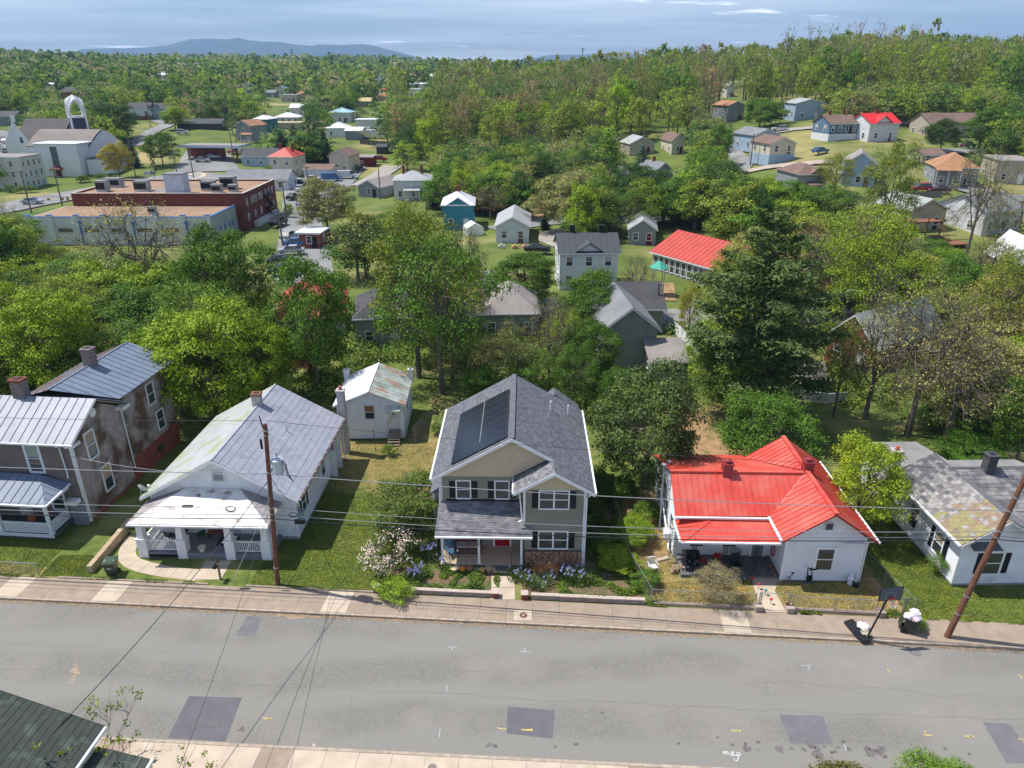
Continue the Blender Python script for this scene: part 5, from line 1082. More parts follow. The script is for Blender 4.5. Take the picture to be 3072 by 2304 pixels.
m = MB(); pr = [(-.1, 0), (.1, 0), (.1, .13), (.07, .19), (0, .22), (-.07, .19), (-.1, .13)]; m.prism([(x-.12, -.3, 1.0+z) for x, z in pr], (0, .55, 0)); m.obj('box', blackM, t); MB().box(-.03, -.01, -.1, .02, 1.1, 1.22).obj('flag', rr, t)
def hoop():
    b = at(2600, 1918, .0); t = thing('basketball_hoop', 'portable basketball hoop standing at the kerb', 'basketball hoop', b, R(0))
    bs = MB(); bs.prism([(-.75, 1.25, .04), (-.2, 1.45, .04), (.25, .1, .04), (.1, -.25, .04), (-.35, -.3, .04), (-.55, .0, .04)], (0, 0, .14)); bs.obj('base', mk('black_plastic', (.02, .02, .024), rough=.45), t)
    MB().tube([(0, 0, .15), (.35, -.05, 2.0), (.55, -.05, 3.0)], .05, 8).obj('pole', blackM, t)
    bd = MB().box(-.62, .62, -.02, .02, -.1, .72).obj('backboard', mk('smoked_board', (.05, .07, .09), rough=.25, spec=.6), t); bd.location = (.62, -.1, 2.95); bd.rotation_euler = (0, 0, R(6))
    k = MB(); 
    for (x0, x1, z0, z1) in ((-.63, .63, .70, .74), (-.63, .63, -.12, -.08), (-.64, -.60, -.08, .70), (.60, .64, -.08, .70)): k.box(x0, x1, -.03, .03, z0, z1)
    k.obj('frame', blackM, bd); k = MB()
    for (x0, x1, z0, z1) in ((-.28, .28, .40, .43), (-.28, .28, .05, .08), (-.28, -.25, .08, .40), (.25, .28, .08, .40)): k.box(x0, x1, -.026, -.021, z0, z1)
    for (x0, x1, z0, z1) in ((-.57, .57, .65, .665), (-.57, .57, -.05, -.035), (-.57, -.555, -.035, .65), (.555, .57, -.035, .65)): k.box(x0, x1, -.026, -.021, z0, z1)
    k.obj('painted_lines', mk('pale_blue_line', (.20, .30, .36), rough=.5), bd)
    rm = mk('rim_red', (.62, .05, .04), rough=.4)
    MB().tube([(.68+.23*math.cos(a*.5236), -.42+.23*math.sin(a*.5236), 2.98) for a in range(13)], .012, 6).box(.55, .81, -.2, -.13, 2.94, 3.04).obj('rim', rm, t)
    n = MB()
    for a in range(12):
        q = a*.5236
        for s in (-1, 1): n.tube([(.68+.23*math.cos(q), -.42+.23*math.sin(q), 2.97), (.68+.18*math.cos(q+s*.26), -.42+.18*math.sin(q+s*.26), 2.8), (.68+.12*math.cos(q), -.42+.12*math.sin(q), 2.58)], .006, 4, cap=False)
    n.obj('net', whiteP, t)
hoop()
lump('sandbag', 'torn white sandbag lying on the basketball hoop base, nearer the houses', 'sandbag', at(2588, 1878, .2)+Vector((0, 0, .05)), .3, bagM, 5, amp=.5, squash=.4); lump('sandbag', 'cream sandbag on the hoop base beside the pole', 'sandbag', at(2598, 1900, .2)+Vector((0, 0, .05)), .26, mk('cream_bag', (.6, .55, .42), (.4, .33, .22), scale=8, rough=.8), 8, amp=.5, squash=.4)
# ------------------------------------------------------------------ garden walls, fences, walks
wallM = mk('block_wall', (.36, .29, .24), (.25, .20, .17), scale=3, rough=.95, bump=.3, bscale=15)
capM = mk('wall_cap', (.50, .42, .36), (.40, .34, .29), scale=3, rough=.9)
def lowwall(label, x0, x1, hh, off=.09, L=.8, cap=True, w=.2):
    t = thing('low_wall', label, 'wall', (x0, RS(x0)+off, 0), math.atan(-.07)); Ln = (x1-x0); n = max(1, round(Ln/L)); 
    me = MB().box(0, Ln/n-.012, 0, w, 0, hh).mesh('wall_block', wallM); mc = MB().box(0, Ln/n-.012, -.03, w+.03, 0, .06).mesh('coping_stone', capM)
    for i in range(n):
        inst('wall_block', me, t, (i*Ln/n, random.uniform(-.01, .01), 0))
        if cap: inst('coping_stone', mc, t, (i*Ln/n, random.uniform(-.01, .01), hh))
    return t
lowwall('low block wall edging the garden left of the front walk', -7.75, -1.15, .28); lowwall('low block wall edging the garden right of the front walk', 1.15, 7.9, .3)
for x, lb in ((-1.0, 'left'), (.75, 'right'), (-8.2, 'far left')):
    t = thing('gate_block', {'left': 'square brick block at the left of the front walk', 'right': 'square brick block at the right of the front walk', 'far left': 'square brick block ending the garden wall beside the open lawn'}[lb], 'block', (x, RS(x)+.2, 0)); MB().box(-.2, .2, -.2, .2, 0, .36).obj('block', brickM, t); MB().box(-.22, .22, -.22, .22, .36, .42).obj('cap', capM, t)
lowwall('low concrete edging of the dry yard left of the gate', 8.4, 14.35, .16, cap=False, L=2); lowwall('low concrete edging of the dry yard right of the gate', 16.5, 21.2, .2, cap=False, L=2)
lowwall('thin stone edging along the lawn before the white cottage', -16.4, -8.3, .07, off=.02, cap=False, L=1.6, w=.12); lowwall('thin stone edging left of the cottage walk', -28.4, -18.7, .06, off=.02, cap=False, L=1.6, w=.12)
for x, lb in ((14.45, 'concrete gate block on the left of the dry yard gate'), (16.25, 'concrete gate block on the right of the dry yard gate'), (21.4, 'small dark block at the driveway gate')):
    t = thing('gate_block', lb, 'block', (x, RS(x)+.12, 0)); MB().box(-.22, .22, -.22, .22, 0, .38).obj('block', concM if x < 20 else wallM, t)
# concrete retaining wall between old house and cottage
t = thing('retaining_wall', 'long tan concrete wall between the old house and the cottage', 'wall', at(272, 1720, 0), R(0)); a = at(272, 1720, 0); bq = at(398, 1575, 0); d = (bq-a); L0 = d.length; t.rotation_euler = (0, 0, math.atan2(d.y, d.x))
for i in range(6): MB().box(i*L0/6, (i+1)*L0/6-.02, -.16, .16, -.05, .55+.02*i).obj('wall_section', mk('tan_concrete', (.50, .38, .24), (.38, .29, .19), scale=1.5, rough=.95, bump=.2), t)
# cottage walk
def walk(name, pts, w, mat, z=.014, L=1.3):
    root = bpy.data.objects.new(name, None); C.objects.link(root); struct(root); out = []
    q = [Vector(p) for p in pts]
    for i in range(len(q)-1):
        p0, p1_, p2_, p3 = q[max(i-1, 0)], q[i], q[i+1], q[min(i+2, len(q)-1)]; n = max(1, round((p2_-p1_).length/L))
        for k in range(n): t_ = k/n; out.append(.5*((2*p1_)+(p2_-p0)*t_+(2*p0-5*p1_+4*p2_-p3)*t_*t_+(3*p1_-p0-3*p2_+p3)*t_**3))
    out.append(q[-1]); L_, R_ = [], []
    for i, p in enumerate(out):
        d = (out[min(i+1, len(out)-1)]-out[max(i-1, 0)]).normalized(); s = Vector((d.y, -d.x))*w/2; L_.append(p-s); R_.append(p+s)
    for i in range(len(out)-1):
        a, b, c, e = L_[i], R_[i], R_[i+1], L_[i+1]; m = MB(); g = .012
        m.prism([(v.x, v.y, z-.03+(i % 2)*.002) for v in (a.lerp(e, g), b.lerp(c, g), c.lerp(b, g), e.lerp(a, g))], (0, 0, .04)); m.obj('walk_slab', mat, root)
    return root
w2 = lambda px, py: at(px, py).to_2d()
walk('cottage_walk', [w2(622, 1740), w2(655, 1682)], 1.7, concL); walk('side_walk', [w2(600, 1727), w2(480, 1712), w2(400, 1690), w2(380, 1660), w2(398, 1618), w2(420, 1602)], 1.05, concL, .010, .9)
walk('solar_house_walk', [w2(1509, 1800), w2(1509, 1728)], 1.45, concL); lot('driveway_gap', [(21.7, RS(21.7)), (22.9, RS(22.9)), (22.6, 36.2), (21.7, 36.2)], dirtM, .013)
# chain-link fences
linkM = bpy.data.materials.new('chain_link'); linkM.use_nodes = True
def mklink():
    nt = linkM.node_tree; N = nt.nodes; L = nt.links; b = N['Principled BSDF']; b.inputs['Base Color'].default_value = (.35, .37, .38, 1); b.inputs['Metallic'].default_value = .5; b.inputs['Roughness'].default_value = .5
mklink()
def chain(label, pts, hh=1.15, grp=None, cap='galvanised', step=2.6, rail_=True):
    t = thing('chain_link_fence', label, 'fence', (pts[0][0], pts[0][1], 0), 0, grp); o0 = Vector((pts[0][0], pts[0][1], 0)); m = MB()
    for a, b in zip(pts, pts[1:]):
        a = Vector((*a[:2], 0))-o0; b = Vector((*b[:2], 0))-o0; d = b-a; Ln = d.length; d.normalize(); n = max(1, round(Ln/step))
        for i in range(n+1): p = a+d*Ln*i/n; MB().cyl(p.x, p.y, 0, hh+.06, .03, 8).obj('fence_post', steelM, t)
        if rail_: MB().tube([a+Vector((0, 0, hh)), b+Vector((0, 0, hh))], .018, 6).obj('top_rail', steelM, t)
        s = .11; k = int(Ln/s)
        for i in range(-int(hh/s), k+1):     # real woven diagonals, as thin crossed wires
            for sg in (1, -1):
                x0 = i*s if sg > 0 else i*s+hh; x1 = x0+sg*hh; z0, z1 = .03, hh
                xa, xb, za, zb = x0, x1, z0, z1
                lo, hi = min(xa, xb), max(xa, xb)
                if hi <= 0 or lo >= Ln: continue
                def zc(x): return za+(zb-za)*(x-xa)/(xb-xa)
                u0, u1 = max(lo, 0), min(hi, Ln); p = a+d*u0; q = a+d*u1; w = .0032
                nrm = Vector((d.y, -d.x, 0))*.002
                m.face((p.x, p.y, zc(u0)-w), (q.x, q.y, zc(u1)-w), (q.x, q.y, zc(u1)+w), (p.x, p.y, zc(u0)+w))
    m.obj('wire_mesh', linkM, t, kind='stuff'); return t
W2 = lambda x, o=.12: (x, RS(x)+o)
chain('chain-link fence along the pavement before the old dark house', [(-50, RS(-50)+.1), (-29.6, RS(-29.6)+.1)], 1.0)
chain('chain-link fence before the red-roofed house left of the gate', [W2(8.3, .25), W2(14.3, .25)], 1.05)
chain('chain-link fence before the red-roofed house right of the gate', [W2(16.4, .25), W2(21.2, .25)], 1.0)
chain('chain-link fence running back between the red-roofed and slate-roofed houses', [W2(23.3, .3), (22.45, 38.2), (22.6, 46)], 1.1)
chain('chain-link fence running back between the garden and the dry yard', [W2(8.2, .3), (7.45, 37.6), (7.3, 46)], 1.15)
t = thing('yard_gate', 'open metal-pipe gate frame of the dry yard', 'gate', (14.5, RS(14.5)+.25, 0), math.atan(-.07)); 
for x in (0, .1, 1.65, 1.75): MB().cyl(x, 0, 0, 1.2, .035, 8).obj('gate_post', steelM, t)
MB().tube([(0, 0, 1.15), (1.75, 0, 1.15)], .02).obj('top_rail', steelM, t); MB().box(1.55, 1.68, -.05, .05, 0, .55).obj('red_post', brickM, t)
t = thing('yard_gate', 'narrow driveway gate posts near the open wheelie bin', 'gate', (21.5, RS(21.5)+.3, 0), math.atan(-.07)); 
for x in (0, .12, 1.2, 1.32): MB().cyl(x, 0, 0, 1.25, .04, 8).obj('gate_post', steelM, t)
MB().tube([(0, 0, 1.2), (1.3, 0, 1.2)], .02).obj('top_rail', steelM, t)
# ================================================================== trees
rng = np.random.default_rng(5)
def quads_mesh(name, V, mats, extra=None, mi=0):
    """V: (n,4,3) quads; extra: MB with limbs"""
    n = len(V); me = bpy.data.meshes.new(name); ev = extra.v if extra else []; ef = extra.f if extra else []
    vs = np.concatenate([V.reshape(-1, 3), np.array(ev).reshape(-1, 3)]) if ev else V.reshape(-1, 3)
    me.vertices.add(len(vs)); me.vertices.foreach_set('co', vs.astype(np.float32).ravel())
    lens = [len(f) for f in ef]; nl = 4*n+sum(lens)
    me.loops.add(nl); me.polygons.add(n+len(ef))
    li = np.arange(4*n); ex = np.array([i+4*n for f in ef for i in f], int)
    me.loops.foreach_set('vertex_index', np.concatenate([li, ex]).astype(np.int32))
    ls = np.concatenate([np.arange(n)*4, 4*n+np.concatenate([[0], np.cumsum(lens)[:-1]])]) if ef else np.arange(n)*4
    me.polygons.foreach_set('loop_start', ls.astype(np.int32))
    for m in mats: me.materials.append(m)
    if ef: me.polygons.foreach_set('material_index', np.concatenate([np.zeros(n), np.ones(len(ef))]).astype(np.int32))
    me.update(calc_edges=True); me.validate(); return me
def leafquads(cen, nrm, size, asp=.75, rg=rng):
    n = len(cen); nrm = nrm/np.linalg.norm(nrm, axis=1, keepdims=True)
    r = rg.normal(size=(n, 3)); t = np.cross(nrm, r); t /= np.linalg.norm(t, axis=1, keepdims=True)+1e-9; b = np.cross(nrm, t)
    s = size*rg.uniform(.6, 1.25, (n, 1)); t = t*s*.5; b = b*s*.5*asp
    return np.stack([cen-t*.9-b, cen+t*.6-b*.5, cen+t+b, cen-t*.5+b*.8], 1)
def gen_tree(seed, style, K, npc, leaf, H=12., W=10., base=.25, limbs=True, twig=2, sparse=1.0, cl=None):
    rg = np.random.default_rng(seed); random.seed(seed)
    mb = MB(); R_ = W/2; z0 = H*base; cz = (z0+H)/2; rz = (H-z0)/2
    cl = cl or .30*R_
    tilt = rg.normal(0, .03*H, 2)
    trunk_top = np.array([tilt[0], tilt[1], H*.72])
    def tp(f): return np.array([tilt[0]*f*f, tilt[1]*f*f, trunk_top[2]*f])
    r0 = .028*H*(.8 if style == 'B' else .75)
    if limbs: mb.tube([tuple(tp(f)) for f in (0, .25, .5, .75, 1)], [r0*1.25, r0*.95, r0*.75, r0*.5, r0*.2], 7)
    # clump centres: uneven ellipsoid, more on the outside
    C_ = []
    for k in range(K*6):
        if len(C_) >= K: break
        a = rg.uniform(0, 2*math.pi); ph = math.acos(rg.uniform(-.75, 1)); q = rg.uniform(.55, 1)**.6
        lob = 1+.22*math.sin(a*2+seed)+.17*math.sin(a*5+seed*2)+.16*math.sin(ph*4+a)
        p = np.array([R_*q*math.sin(ph)*math.cos(a)*lob, R_*q*math.sin(ph)*math.sin(a)*lob, cz+rz*q*math.cos(ph)*(.94+.1*math.sin(a*3+seed))])
        if style in 'B' and rg.random() < .1: continue
        if all(np.linalg.norm(p-c) > cl*.75 for c in C_): C_.append(p)
    mains = []
    L_, Nn = [], []
    nm = 7 if K > 20 else 5
    for i in range(nm):
        a = i*2*math.pi/nm+rg.uniform(-.4, .4); f = rg.uniform(.32, .8); e = np.array([R_*.5*math.cos(a), R_*.5*math.sin(a), cz+rz*rg.uniform(-.1, .6)]); mains.append((tp(f), e, a))
        s = tp(f); m_ = (s+e)/2+np.array([0, 0, -.04*H])
        if limbs: mb.tube([tuple(s), tuple(m_), tuple(e)], [r0*.5, r0*.34, r0*.2], 5, cap=False)
    for c in C_:
        d = [np.linalg.norm(c-m[1]) for m in mains]; m = mains[int(np.argmin(d))]; f = rg.uniform(.45, 1); s = m[0]*(1-f)+m[1]*f
        if limbs:
            mid = (s+c)/2+rg.normal(0, .06*R_, 3); mb.tube([tuple(s), tuple(mid), tuple(c)], [r0*.2, r0*.12, r0*.06], 4 if style == 'B' else 3, cap=False)
            for _ in range(twig):
                e = c+rg.normal(0, cl*.9, 3)+np.array([0, 0, cl*.35]); w = r0*.05
                mb.tube([tuple(mid*.4+c*.6), tuple(e)], [w, w*.35], 3, cap=False)
        n = int(npc*rg.uniform(.6, 1.3)*sparse)
        if n < 1: continue
        v = rg.normal(size=(n, 3)); v /= np.linalg.norm(v, axis=1, keepdims=True); v[:, 2] = np.where(v[:, 2] < -.35, -v[:, 2]*.5, v[:, 2])
        q = rg.uniform(.35, 1.08, (n, 1))**.7; r3 = cl*rg.uniform(.8, 1.35)
        L_.append(c+v*q*r3*np.array([1.1, 1.1, .8])); Nn.append(v+np.array([0, 0, .5])+rg.normal(0, .45, (n, 3)))
    cen = np.concatenate(L_) if L_ else np.zeros((0, 3)); nn = np.concatenate(Nn) if Nn else np.zeros((0, 3))
    return leafquads(cen, nn, leaf, rg=rg), mb
def gen_pine(seed, H=20., W=13., n_wh=15, leaf=.55, npb=60, dens=1.0, cone=False):
    rg = np.random.default_rng(seed); random.seed(seed); mb = MB(); mb.tube([(0, 0, 0), (.1, .1, H*.5), (0, 0, H*.98)], [.028*H*.75, .017*H, .03], 7)
    L_, Nn = [], []
    for i in range(n_wh):
        f = (i+.5)/n_wh; z = H*(.10+.88*f) if not cone else H*(.03+.95*f); 
        rad = (W/2)*((1-f)**(.55 if not cone else .8)*1.0+.06)*(rg.uniform(.62, 1.2) if not cone else 1) if not (not cone and f < .15) else W/2*.8
        nb = max(3, int((7 if not cone else 8)*(1-f*.5)))
        for k in range(nb):
            a = k*2*math.pi/nb+rg.uniform(-.4, .4)+i*.7; ln = rad*rg.uniform(.65, 1.15); lift = rg.uniform(.05, .42) if not cone else -.15
            e = np.array([ln*math.cos(a), ln*math.sin(a), z+ln*lift]); s = np.array([0, 0, z-.02*H])
            if ln > .8: mb.tube([tuple(s), tuple((s+e)/2+np.array([0, 0, -.03*ln])), tuple(e)], [.05*max(.4, ln/6), .03, .012], 3, cap=False)
            n = max(6, int(npb*dens*ln/(W/2))); u = rg.uniform(.22, 1.05, (n, 1)); c = s*(1-u)+e*u
            sd = .17*ln*(1.25-u)+.14
            c = c+rg.normal(size=(n, 3))*sd*np.array([1, 1, .38])+np.array([0, 0, .12])
            L_.append(c); Nn.append(rg.normal(0, .55, (n, 3))+np.array([math.cos(a)*.3, math.sin(a)*.3, 1]))
    return leafquads(np.concatenate(L_), np.concatenate(Nn), leaf, .32, rg), mb
PROTO = {}
def proto(key, gen, leafmat):
    V, mb = gen; me = quads_mesh('crown', V, [leafmat]); tr = mb.mesh('trunk', barkM) if mb.v else None; PROTO[key] = (me, tr)
for i in range(4): proto(('D', i), gen_tree(10+i, 'D', 110, 230, .25, 12, 11, .07, cl=1.22), leafM)
for i in range(3): proto(('S', i), gen_tree(30+i, 'S', 66, 165, .23, 13, 11, .13, twig=5, cl=1.35), leafM)
for i in range(3): proto(('B', i), gen_tree(50+i, 'B', 74, 42, .19, 14, 12, .15, twig=14, cl=1.3), leafM)
for i in range(2): proto(('P', i), gen_pine(70+i, 20, 15, 15, .55, 620), needleM)
for i in range(2): proto(('C', i), gen_pine(80+i, 10, 5.5, 18, .36, 190, cone=True), needleM)
for i in range(3): proto(('d', i), gen_tree(110+i, 'D', 44, 120, .44, 12, 11, .06, twig=0), leafM)
for i in range(3): proto(('s', i), gen_tree(130+i, 'S', 40, 60, .38, 14, 10, .14, twig=4), leafM)
for i in range(3): proto(('b', i), gen_tree(150+i, 'B', 46, 24, .34, 15, 10, .20, twig=7), leafM)
for i in range(2): proto(('c', i), gen_pine(180+i, 10, 5.5, 14, .6, 80, cone=True), needleM)
SZ = {'D': (12, 11), 'S': (13, 11), 'B': (14, 12), 'P': (20, 15), 'C': (10, 5.5), 'd': (12, 11), 's': (14, 10), 'b': (15, 10), 'c': (10, 5.5)}
random.seed(21)
COL = dict(bright=(.165, .25, .022), mid=(.075, .155, .022), dark=(.042, .095, .02), olive=(.145, .19, .032), twig=(.25, .26, .10), pine=(.095, .14, .045), conif=(.035, .065, .028), pale=(.23, .26, .11), yell=(.28, .27, .045), red=(.16, .03, .045), brown=(.26, .19, .11), blue=(.09, .14, .09))
NT = [0]
def tree(ty, loc, H, W, col, label, cat='tree', group=None, name=None, parts=True):
    k = [q for q in PROTO if q[0] == ty]; key = random.choice(k); me, tr = PROTO[key]; h0, w0 = SZ[ty]
    name = name or {'P': 'pine_tree', 'C': 'conifer_tree', 'c': 'conifer_tree', 'B': 'bare_tree', 'b': 'bare_tree'}.get(ty, 'broadleaf_tree')
    c = COL[col] if isinstance(col, str) else col; j = random.uniform(.86, 1.14); c = (c[0]*j*random.uniform(.93, 1.07), c[1]*j, c[2]*j, 1)
    rz = random.uniform(0, 6.28); t = thing(name, label, cat, loc, rz, group); s = (W/w0, W/w0, H/h0)
    o = inst('crown', me, t, scale=s); o.color = c
    if tr: inst('trunk', tr, t, scale=s)
    NT[0] += 1; return t
K = 3072/2212
def ptree(ty, cx, by, ty_, w, col, label, **kw):
    """tree from its base and top as seen in the photograph (display pixels)"""
    b = P(cx*K, by*K); dx, dy, dz = ray(cx*K, ty_*K); zt = CH+dz*b.y/dy; H = max(2.0, zt-b.z); d = b.y*c_+(CH-zt)*s_
    Wm = w*K*d/CF*(.88 if by < 600 else 1); return tree(ty, b, H, Wm, col, label, **kw)
TR = [
 ('D', 505, 745, 482, 165, 'mid', 'tall green maple behind the bright maples, left of the red roof glimpsed through leaves'),
 ('D', 480, 905, 650, 235, 'bright', 'large yellow-green maple just behind the lavender-roofed cottage'),
 ('D', 395, 900, 680, 165, 'bright', 'yellow-green maple between the old dark house and the cottage'),
 ('D', 585, 880, 690, 130, 'bright', 'yellow-green maple right of the largest one, near the red roof'),
 ('D', 690, 850, 545, 175, 'mid', 'dark green tree before the red roof, left of the big spreading tree'),
 ('S', 955, 850, 500, 250, 'mid', 'big spreading tree with dark trunk behind the small outbuilding'),
 ('S', 905, 815, 440, 220, 'olive', 'tall thin-leaved tree rising behind the big spreading tree'),
 ('D', 1135, 668, 545, 142, 'mid', 'round dense green tree beside the white two-storey house'),
 ('D', 1275, 738, 580, 130, 'mid', 'green tree before the white house with the black roof'),
 ('D', 1270, 850, 690, 120, 'mid', 'green tree left of the grey-green sided house'),
 ('B', 1370, 672, 552, 78, 'brown', 'reddish-brown twiggy tree right of the white house with the black roof'),
 ('P', 1615, 905, 445, 400, 'pine', 'huge dark white pine behind the red-roofed house'),
 ('D', 1640, 1000, 850, 185, 'mid', 'green tree directly behind the red-roofed house'),
 ('D', 1625, 905, 780, 150, 'olive', 'olive bronze-leaved tree under the huge pine'),
 ('D', 1390, 1055, 795, 245, (.075, .115, .036), 'wide dark olive tree right of the solar-panel house'),
 ('D', 1845, 1150, 945, 165, (.25, .33, .03), 'bright lime-green tree between the red-roofed and slate-roofed houses'),
 ('B', 1960, 940, 600, 270, 'twig', 'large thin-leaved tree with a forked dark trunk behind the slate-roofed house'),
 ('B', 2040, 960, 690, 240, 'twig', 'gnarled twiggy tree right of the large forked one'),
 ('B', 2085, 560, 318, 140, 'twig', 'tall bare tree by the timber deck on the right'),
 ('D', 2190, 1010, 800, 120, 'mid', 'dense green tree cut by the right edge behind the slate-roofed house'),
 ('S', 1860, 760, 450, 185, 'bright', 'tall light green tree right of the huge pine'),
 ('B', 330, 705, 425, 235, 'twig', 'large bare tree before the long white annex'),
 ('B', 1725, 690, 480, 150, 'brown', 'pinkish-brown twiggy tree behind the huge pine'),
 ('D', 60, 770, 600, 165, 'dark', 'dark green tree at the left edge above the old house roof'),
 ('D', 25, 665, 470, 120, 'mid', 'green tree at the left edge beside the long white annex'),
 ('B', 45, 580, 440, 110, 'twig', 'bare pale tree at the left end of the long white annex'),
 ('S', 110, 655, 505, 100, 'olive', 'thin tree left of the white caravan'),
 ('S', 175, 790, 620, 170, 'olive', 'olive tree left of the large bare tree'),
 ('D', 110, 850, 690, 190, 'mid', 'broad green tree behind the front chimney of the old house'),
 ('S', 255, 850, 700, 160, 'olive', 'olive-brown tree behind the rear chimney of the old house'),
 ('D', 300, 640, 565, 90, 'mid', 'small green tree at the foot of the large bare tree'),
 ('D', 30, 870, 760, 110, 'mid', 'green tree hugging the left edge above the silver roof'),
 ('S', 1100, 870, 700, 115, 'twig', 'brownish bush-like tree behind the left of the solar-panel house'),
 ('B', 1185, 845, 640, 125, 'twig', 'twiggy brown tree before the grey hip-roofed house'),
 ('S', 1150, 880, 755, 120, 'mid', 'green thicket tree behind the ridge of the solar-panel house'),
 ('D', 1050, 885, 790, 90, 'mid', 'low green tree right of the big dark trunk'),
 ('S', 1235, 890, 745, 115, 'mid', 'green tree behind the right slope of the solar-panel house'),
 ('S', 2110, 815, 565, 150, 'olive', 'thin olive tree before the white-roofed blue house'),
 ('S', 1950, 700, 555, 130, 'bright', 'light green thin tree above the red-brick gables'),
 ('D', 2010, 625, 520, 95, 'mid', 'green round tree left of the white-roofed blue house'),
 ('S', 2085, 690, 610, 90, 'blue', 'pale blue-green tree before the white-roofed blue house'),
 ('D', 1265, 430, 325, 125, 'dark', 'dark dome-shaped tree at the foot of the wood'),
 ('C', 1308, 400, 272, 90, 'bright', 'bright green upright cypress at the foot of the wood'),
 ('C', 1385, 378, 310, 60, 'blue', 'bluish conifer right of the bright cypress'),
 ('D', 1375, 455, 352, 125, 'dark', 'large dark round tree in the middle distance'),
 ('D', 1460, 490, 385, 125, 'mid', 'yellow-green round tree left of the row of dark ones'),
 ('D', 1545, 480, 350, 155, 'dark', 'broad dark tree behind the red-roofed hall'),
 ('D', 1640, 490, 385, 135, 'bright', 'bright green tree above the huge pine'),
 ('D', 1705, 480, 390, 125, 'mid', 'green tree above and right of the huge pine'),
 ('D', 1785, 490, 400, 140, 'mid', 'broad green tree below the grey porch house'),
 ('D', 1235, 500, 370, 165, 'pale', 'pale green feathery tree right of the dirt mound'),
 ('S', 1300, 500, 410, 95, 'olive', 'thin olive tree between pale and dark trees in the middle distance'),
 ('S', 1355, 510, 405, 105, 'mid', 'green thin tree behind the white house with the black roof'),
 ('D', 1248, 548, 500, 75, 'pale', 'small silvery-green round tree beside the gravel drive'),
 ('C', 1177, 497, 458, 32, 'conif', 'small dark rounded conifer by the street beyond the grey gabled cottage'),
 ('B', 1060, 475, 402, 90, 'brown', 'brown twiggy tree behind the small grey gabled cottage'),
 ('C', 1128, 468, 415, 45, 'mid', 'small cone-shaped tree before the dirt mound'),
 ('D', 710, 508, 382, 145, (.17, .20, .09), 'pale blossoming tree beside the brick building car park'),
 ('C', 937, 452, 386, 42, 'conif', 'dark conifer between the white and the blue houses'),
 ('D', 860, 545, 452, 140, 'mid', 'green tree above the tall thin-leaved one'),
 ('B', 1010, 640, 480, 90, 'olive', 'thin twiggy tree left of the small grey gabled cottage'),
 ('D', 353, 358, 285, 66, 'mid', 'round bright tree at the corner beyond the church lawn'),
 ('D', 260, 386, 306, 62, 'yell', 'yellow flowering tree before the church wall'),
 ('D', 240, 308, 218, 125, 'dark', 'dark green tree mass right of the church tower'),
 ('C', 291, 362, 300, 34, 'conif', 'reddish-dark conifer right of the yellow tree'),
 ('D', 380, 280, 230, 56, 'bright', 'small yellow-green tree by the white parked car'),
 ('C', 612, 350, 282, 44, 'conif', 'leftmost dark spruce behind the red hip roof'), ('C', 642, 352, 265, 46, 'conif', 'second dark spruce behind the red hip roof'),
 ('C', 675, 354, 272, 46, 'conif', 'third dark spruce behind the red hip roof'), ('C', 703, 354, 276, 44, 'conif', 'rightmost dark spruce behind the red hip roof'),
 ('D', 1548, 368, 265, 62, 'mid', 'upright green tree beside the hillside road junction'), ('D', 1640, 278, 212, 85, 'mid', 'green tree between the grey and the white-railed hillside houses'),
 ('D', 2030, 330, 255, 70, 'dark', 'dark tree before the long beige hillside building'), ('D', 2130, 330, 230, 110, 'mid', 'green tree right of the long beige hillside building'),
 ('S', 1900, 540, 300, 130, 'olive', 'tall thin olive tree before the grey hillside houses'), ('S', 1800, 425, 330, 90, 'olive', 'thin tree between the blue and cream hillside houses'),
 ('B', 2190, 565, 410, 70, 'twig', 'leaning bare tree at the right edge near the deck'), ('B', 2140, 560, 430, 60, 'twig', 'thin bare trunked tree between the two larger bare ones'),
 ('D', 1880, 560, 480, 110, 'bright', 'bright green tree below the grey hillside houses'), ('D', 1950, 590, 510, 90, 'mid', 'green tree left of the deck stairs'),
 ('D', 30, 560, 520, 60, 'dark', 'dark shrub-like tree below the school'), ('S', 585, 400, 355, 25, 'bright', 'small young tree in the car park right of the brick building'),
 ('D', 625, 470, 440, 22, 'bright', 'young round tree on a kerb island by the brick building'),
 ('S', 1484, 740, 610, 55, 'yell', 'yellow-green slender tree left of the huge pine'),
 ('B', 1868, 905, 640, 190, 'twig', 'twiggy grey tree before the white-gabled brick house'), ('S', 1800, 900, 700, 110, 'olive', 'olive tree between the huge pine and the white-gabled brick house'), ('D', 1330, 905, 800, 90, 'mid', 'green bushy tree left of the wide dark olive one'), ('S', 1215, 800, 665, 85, 'olive', 'slim olive tree right of the grey hip-roofed house'),
 ('D', 672, 812, 722, 95, 'red', 'dark red-leaved small tree behind the lavender roof'),
]
for ty, cx, by, tyy, w, col, lb in TR: ptree(ty, cx, by, tyy, w, col, lb)
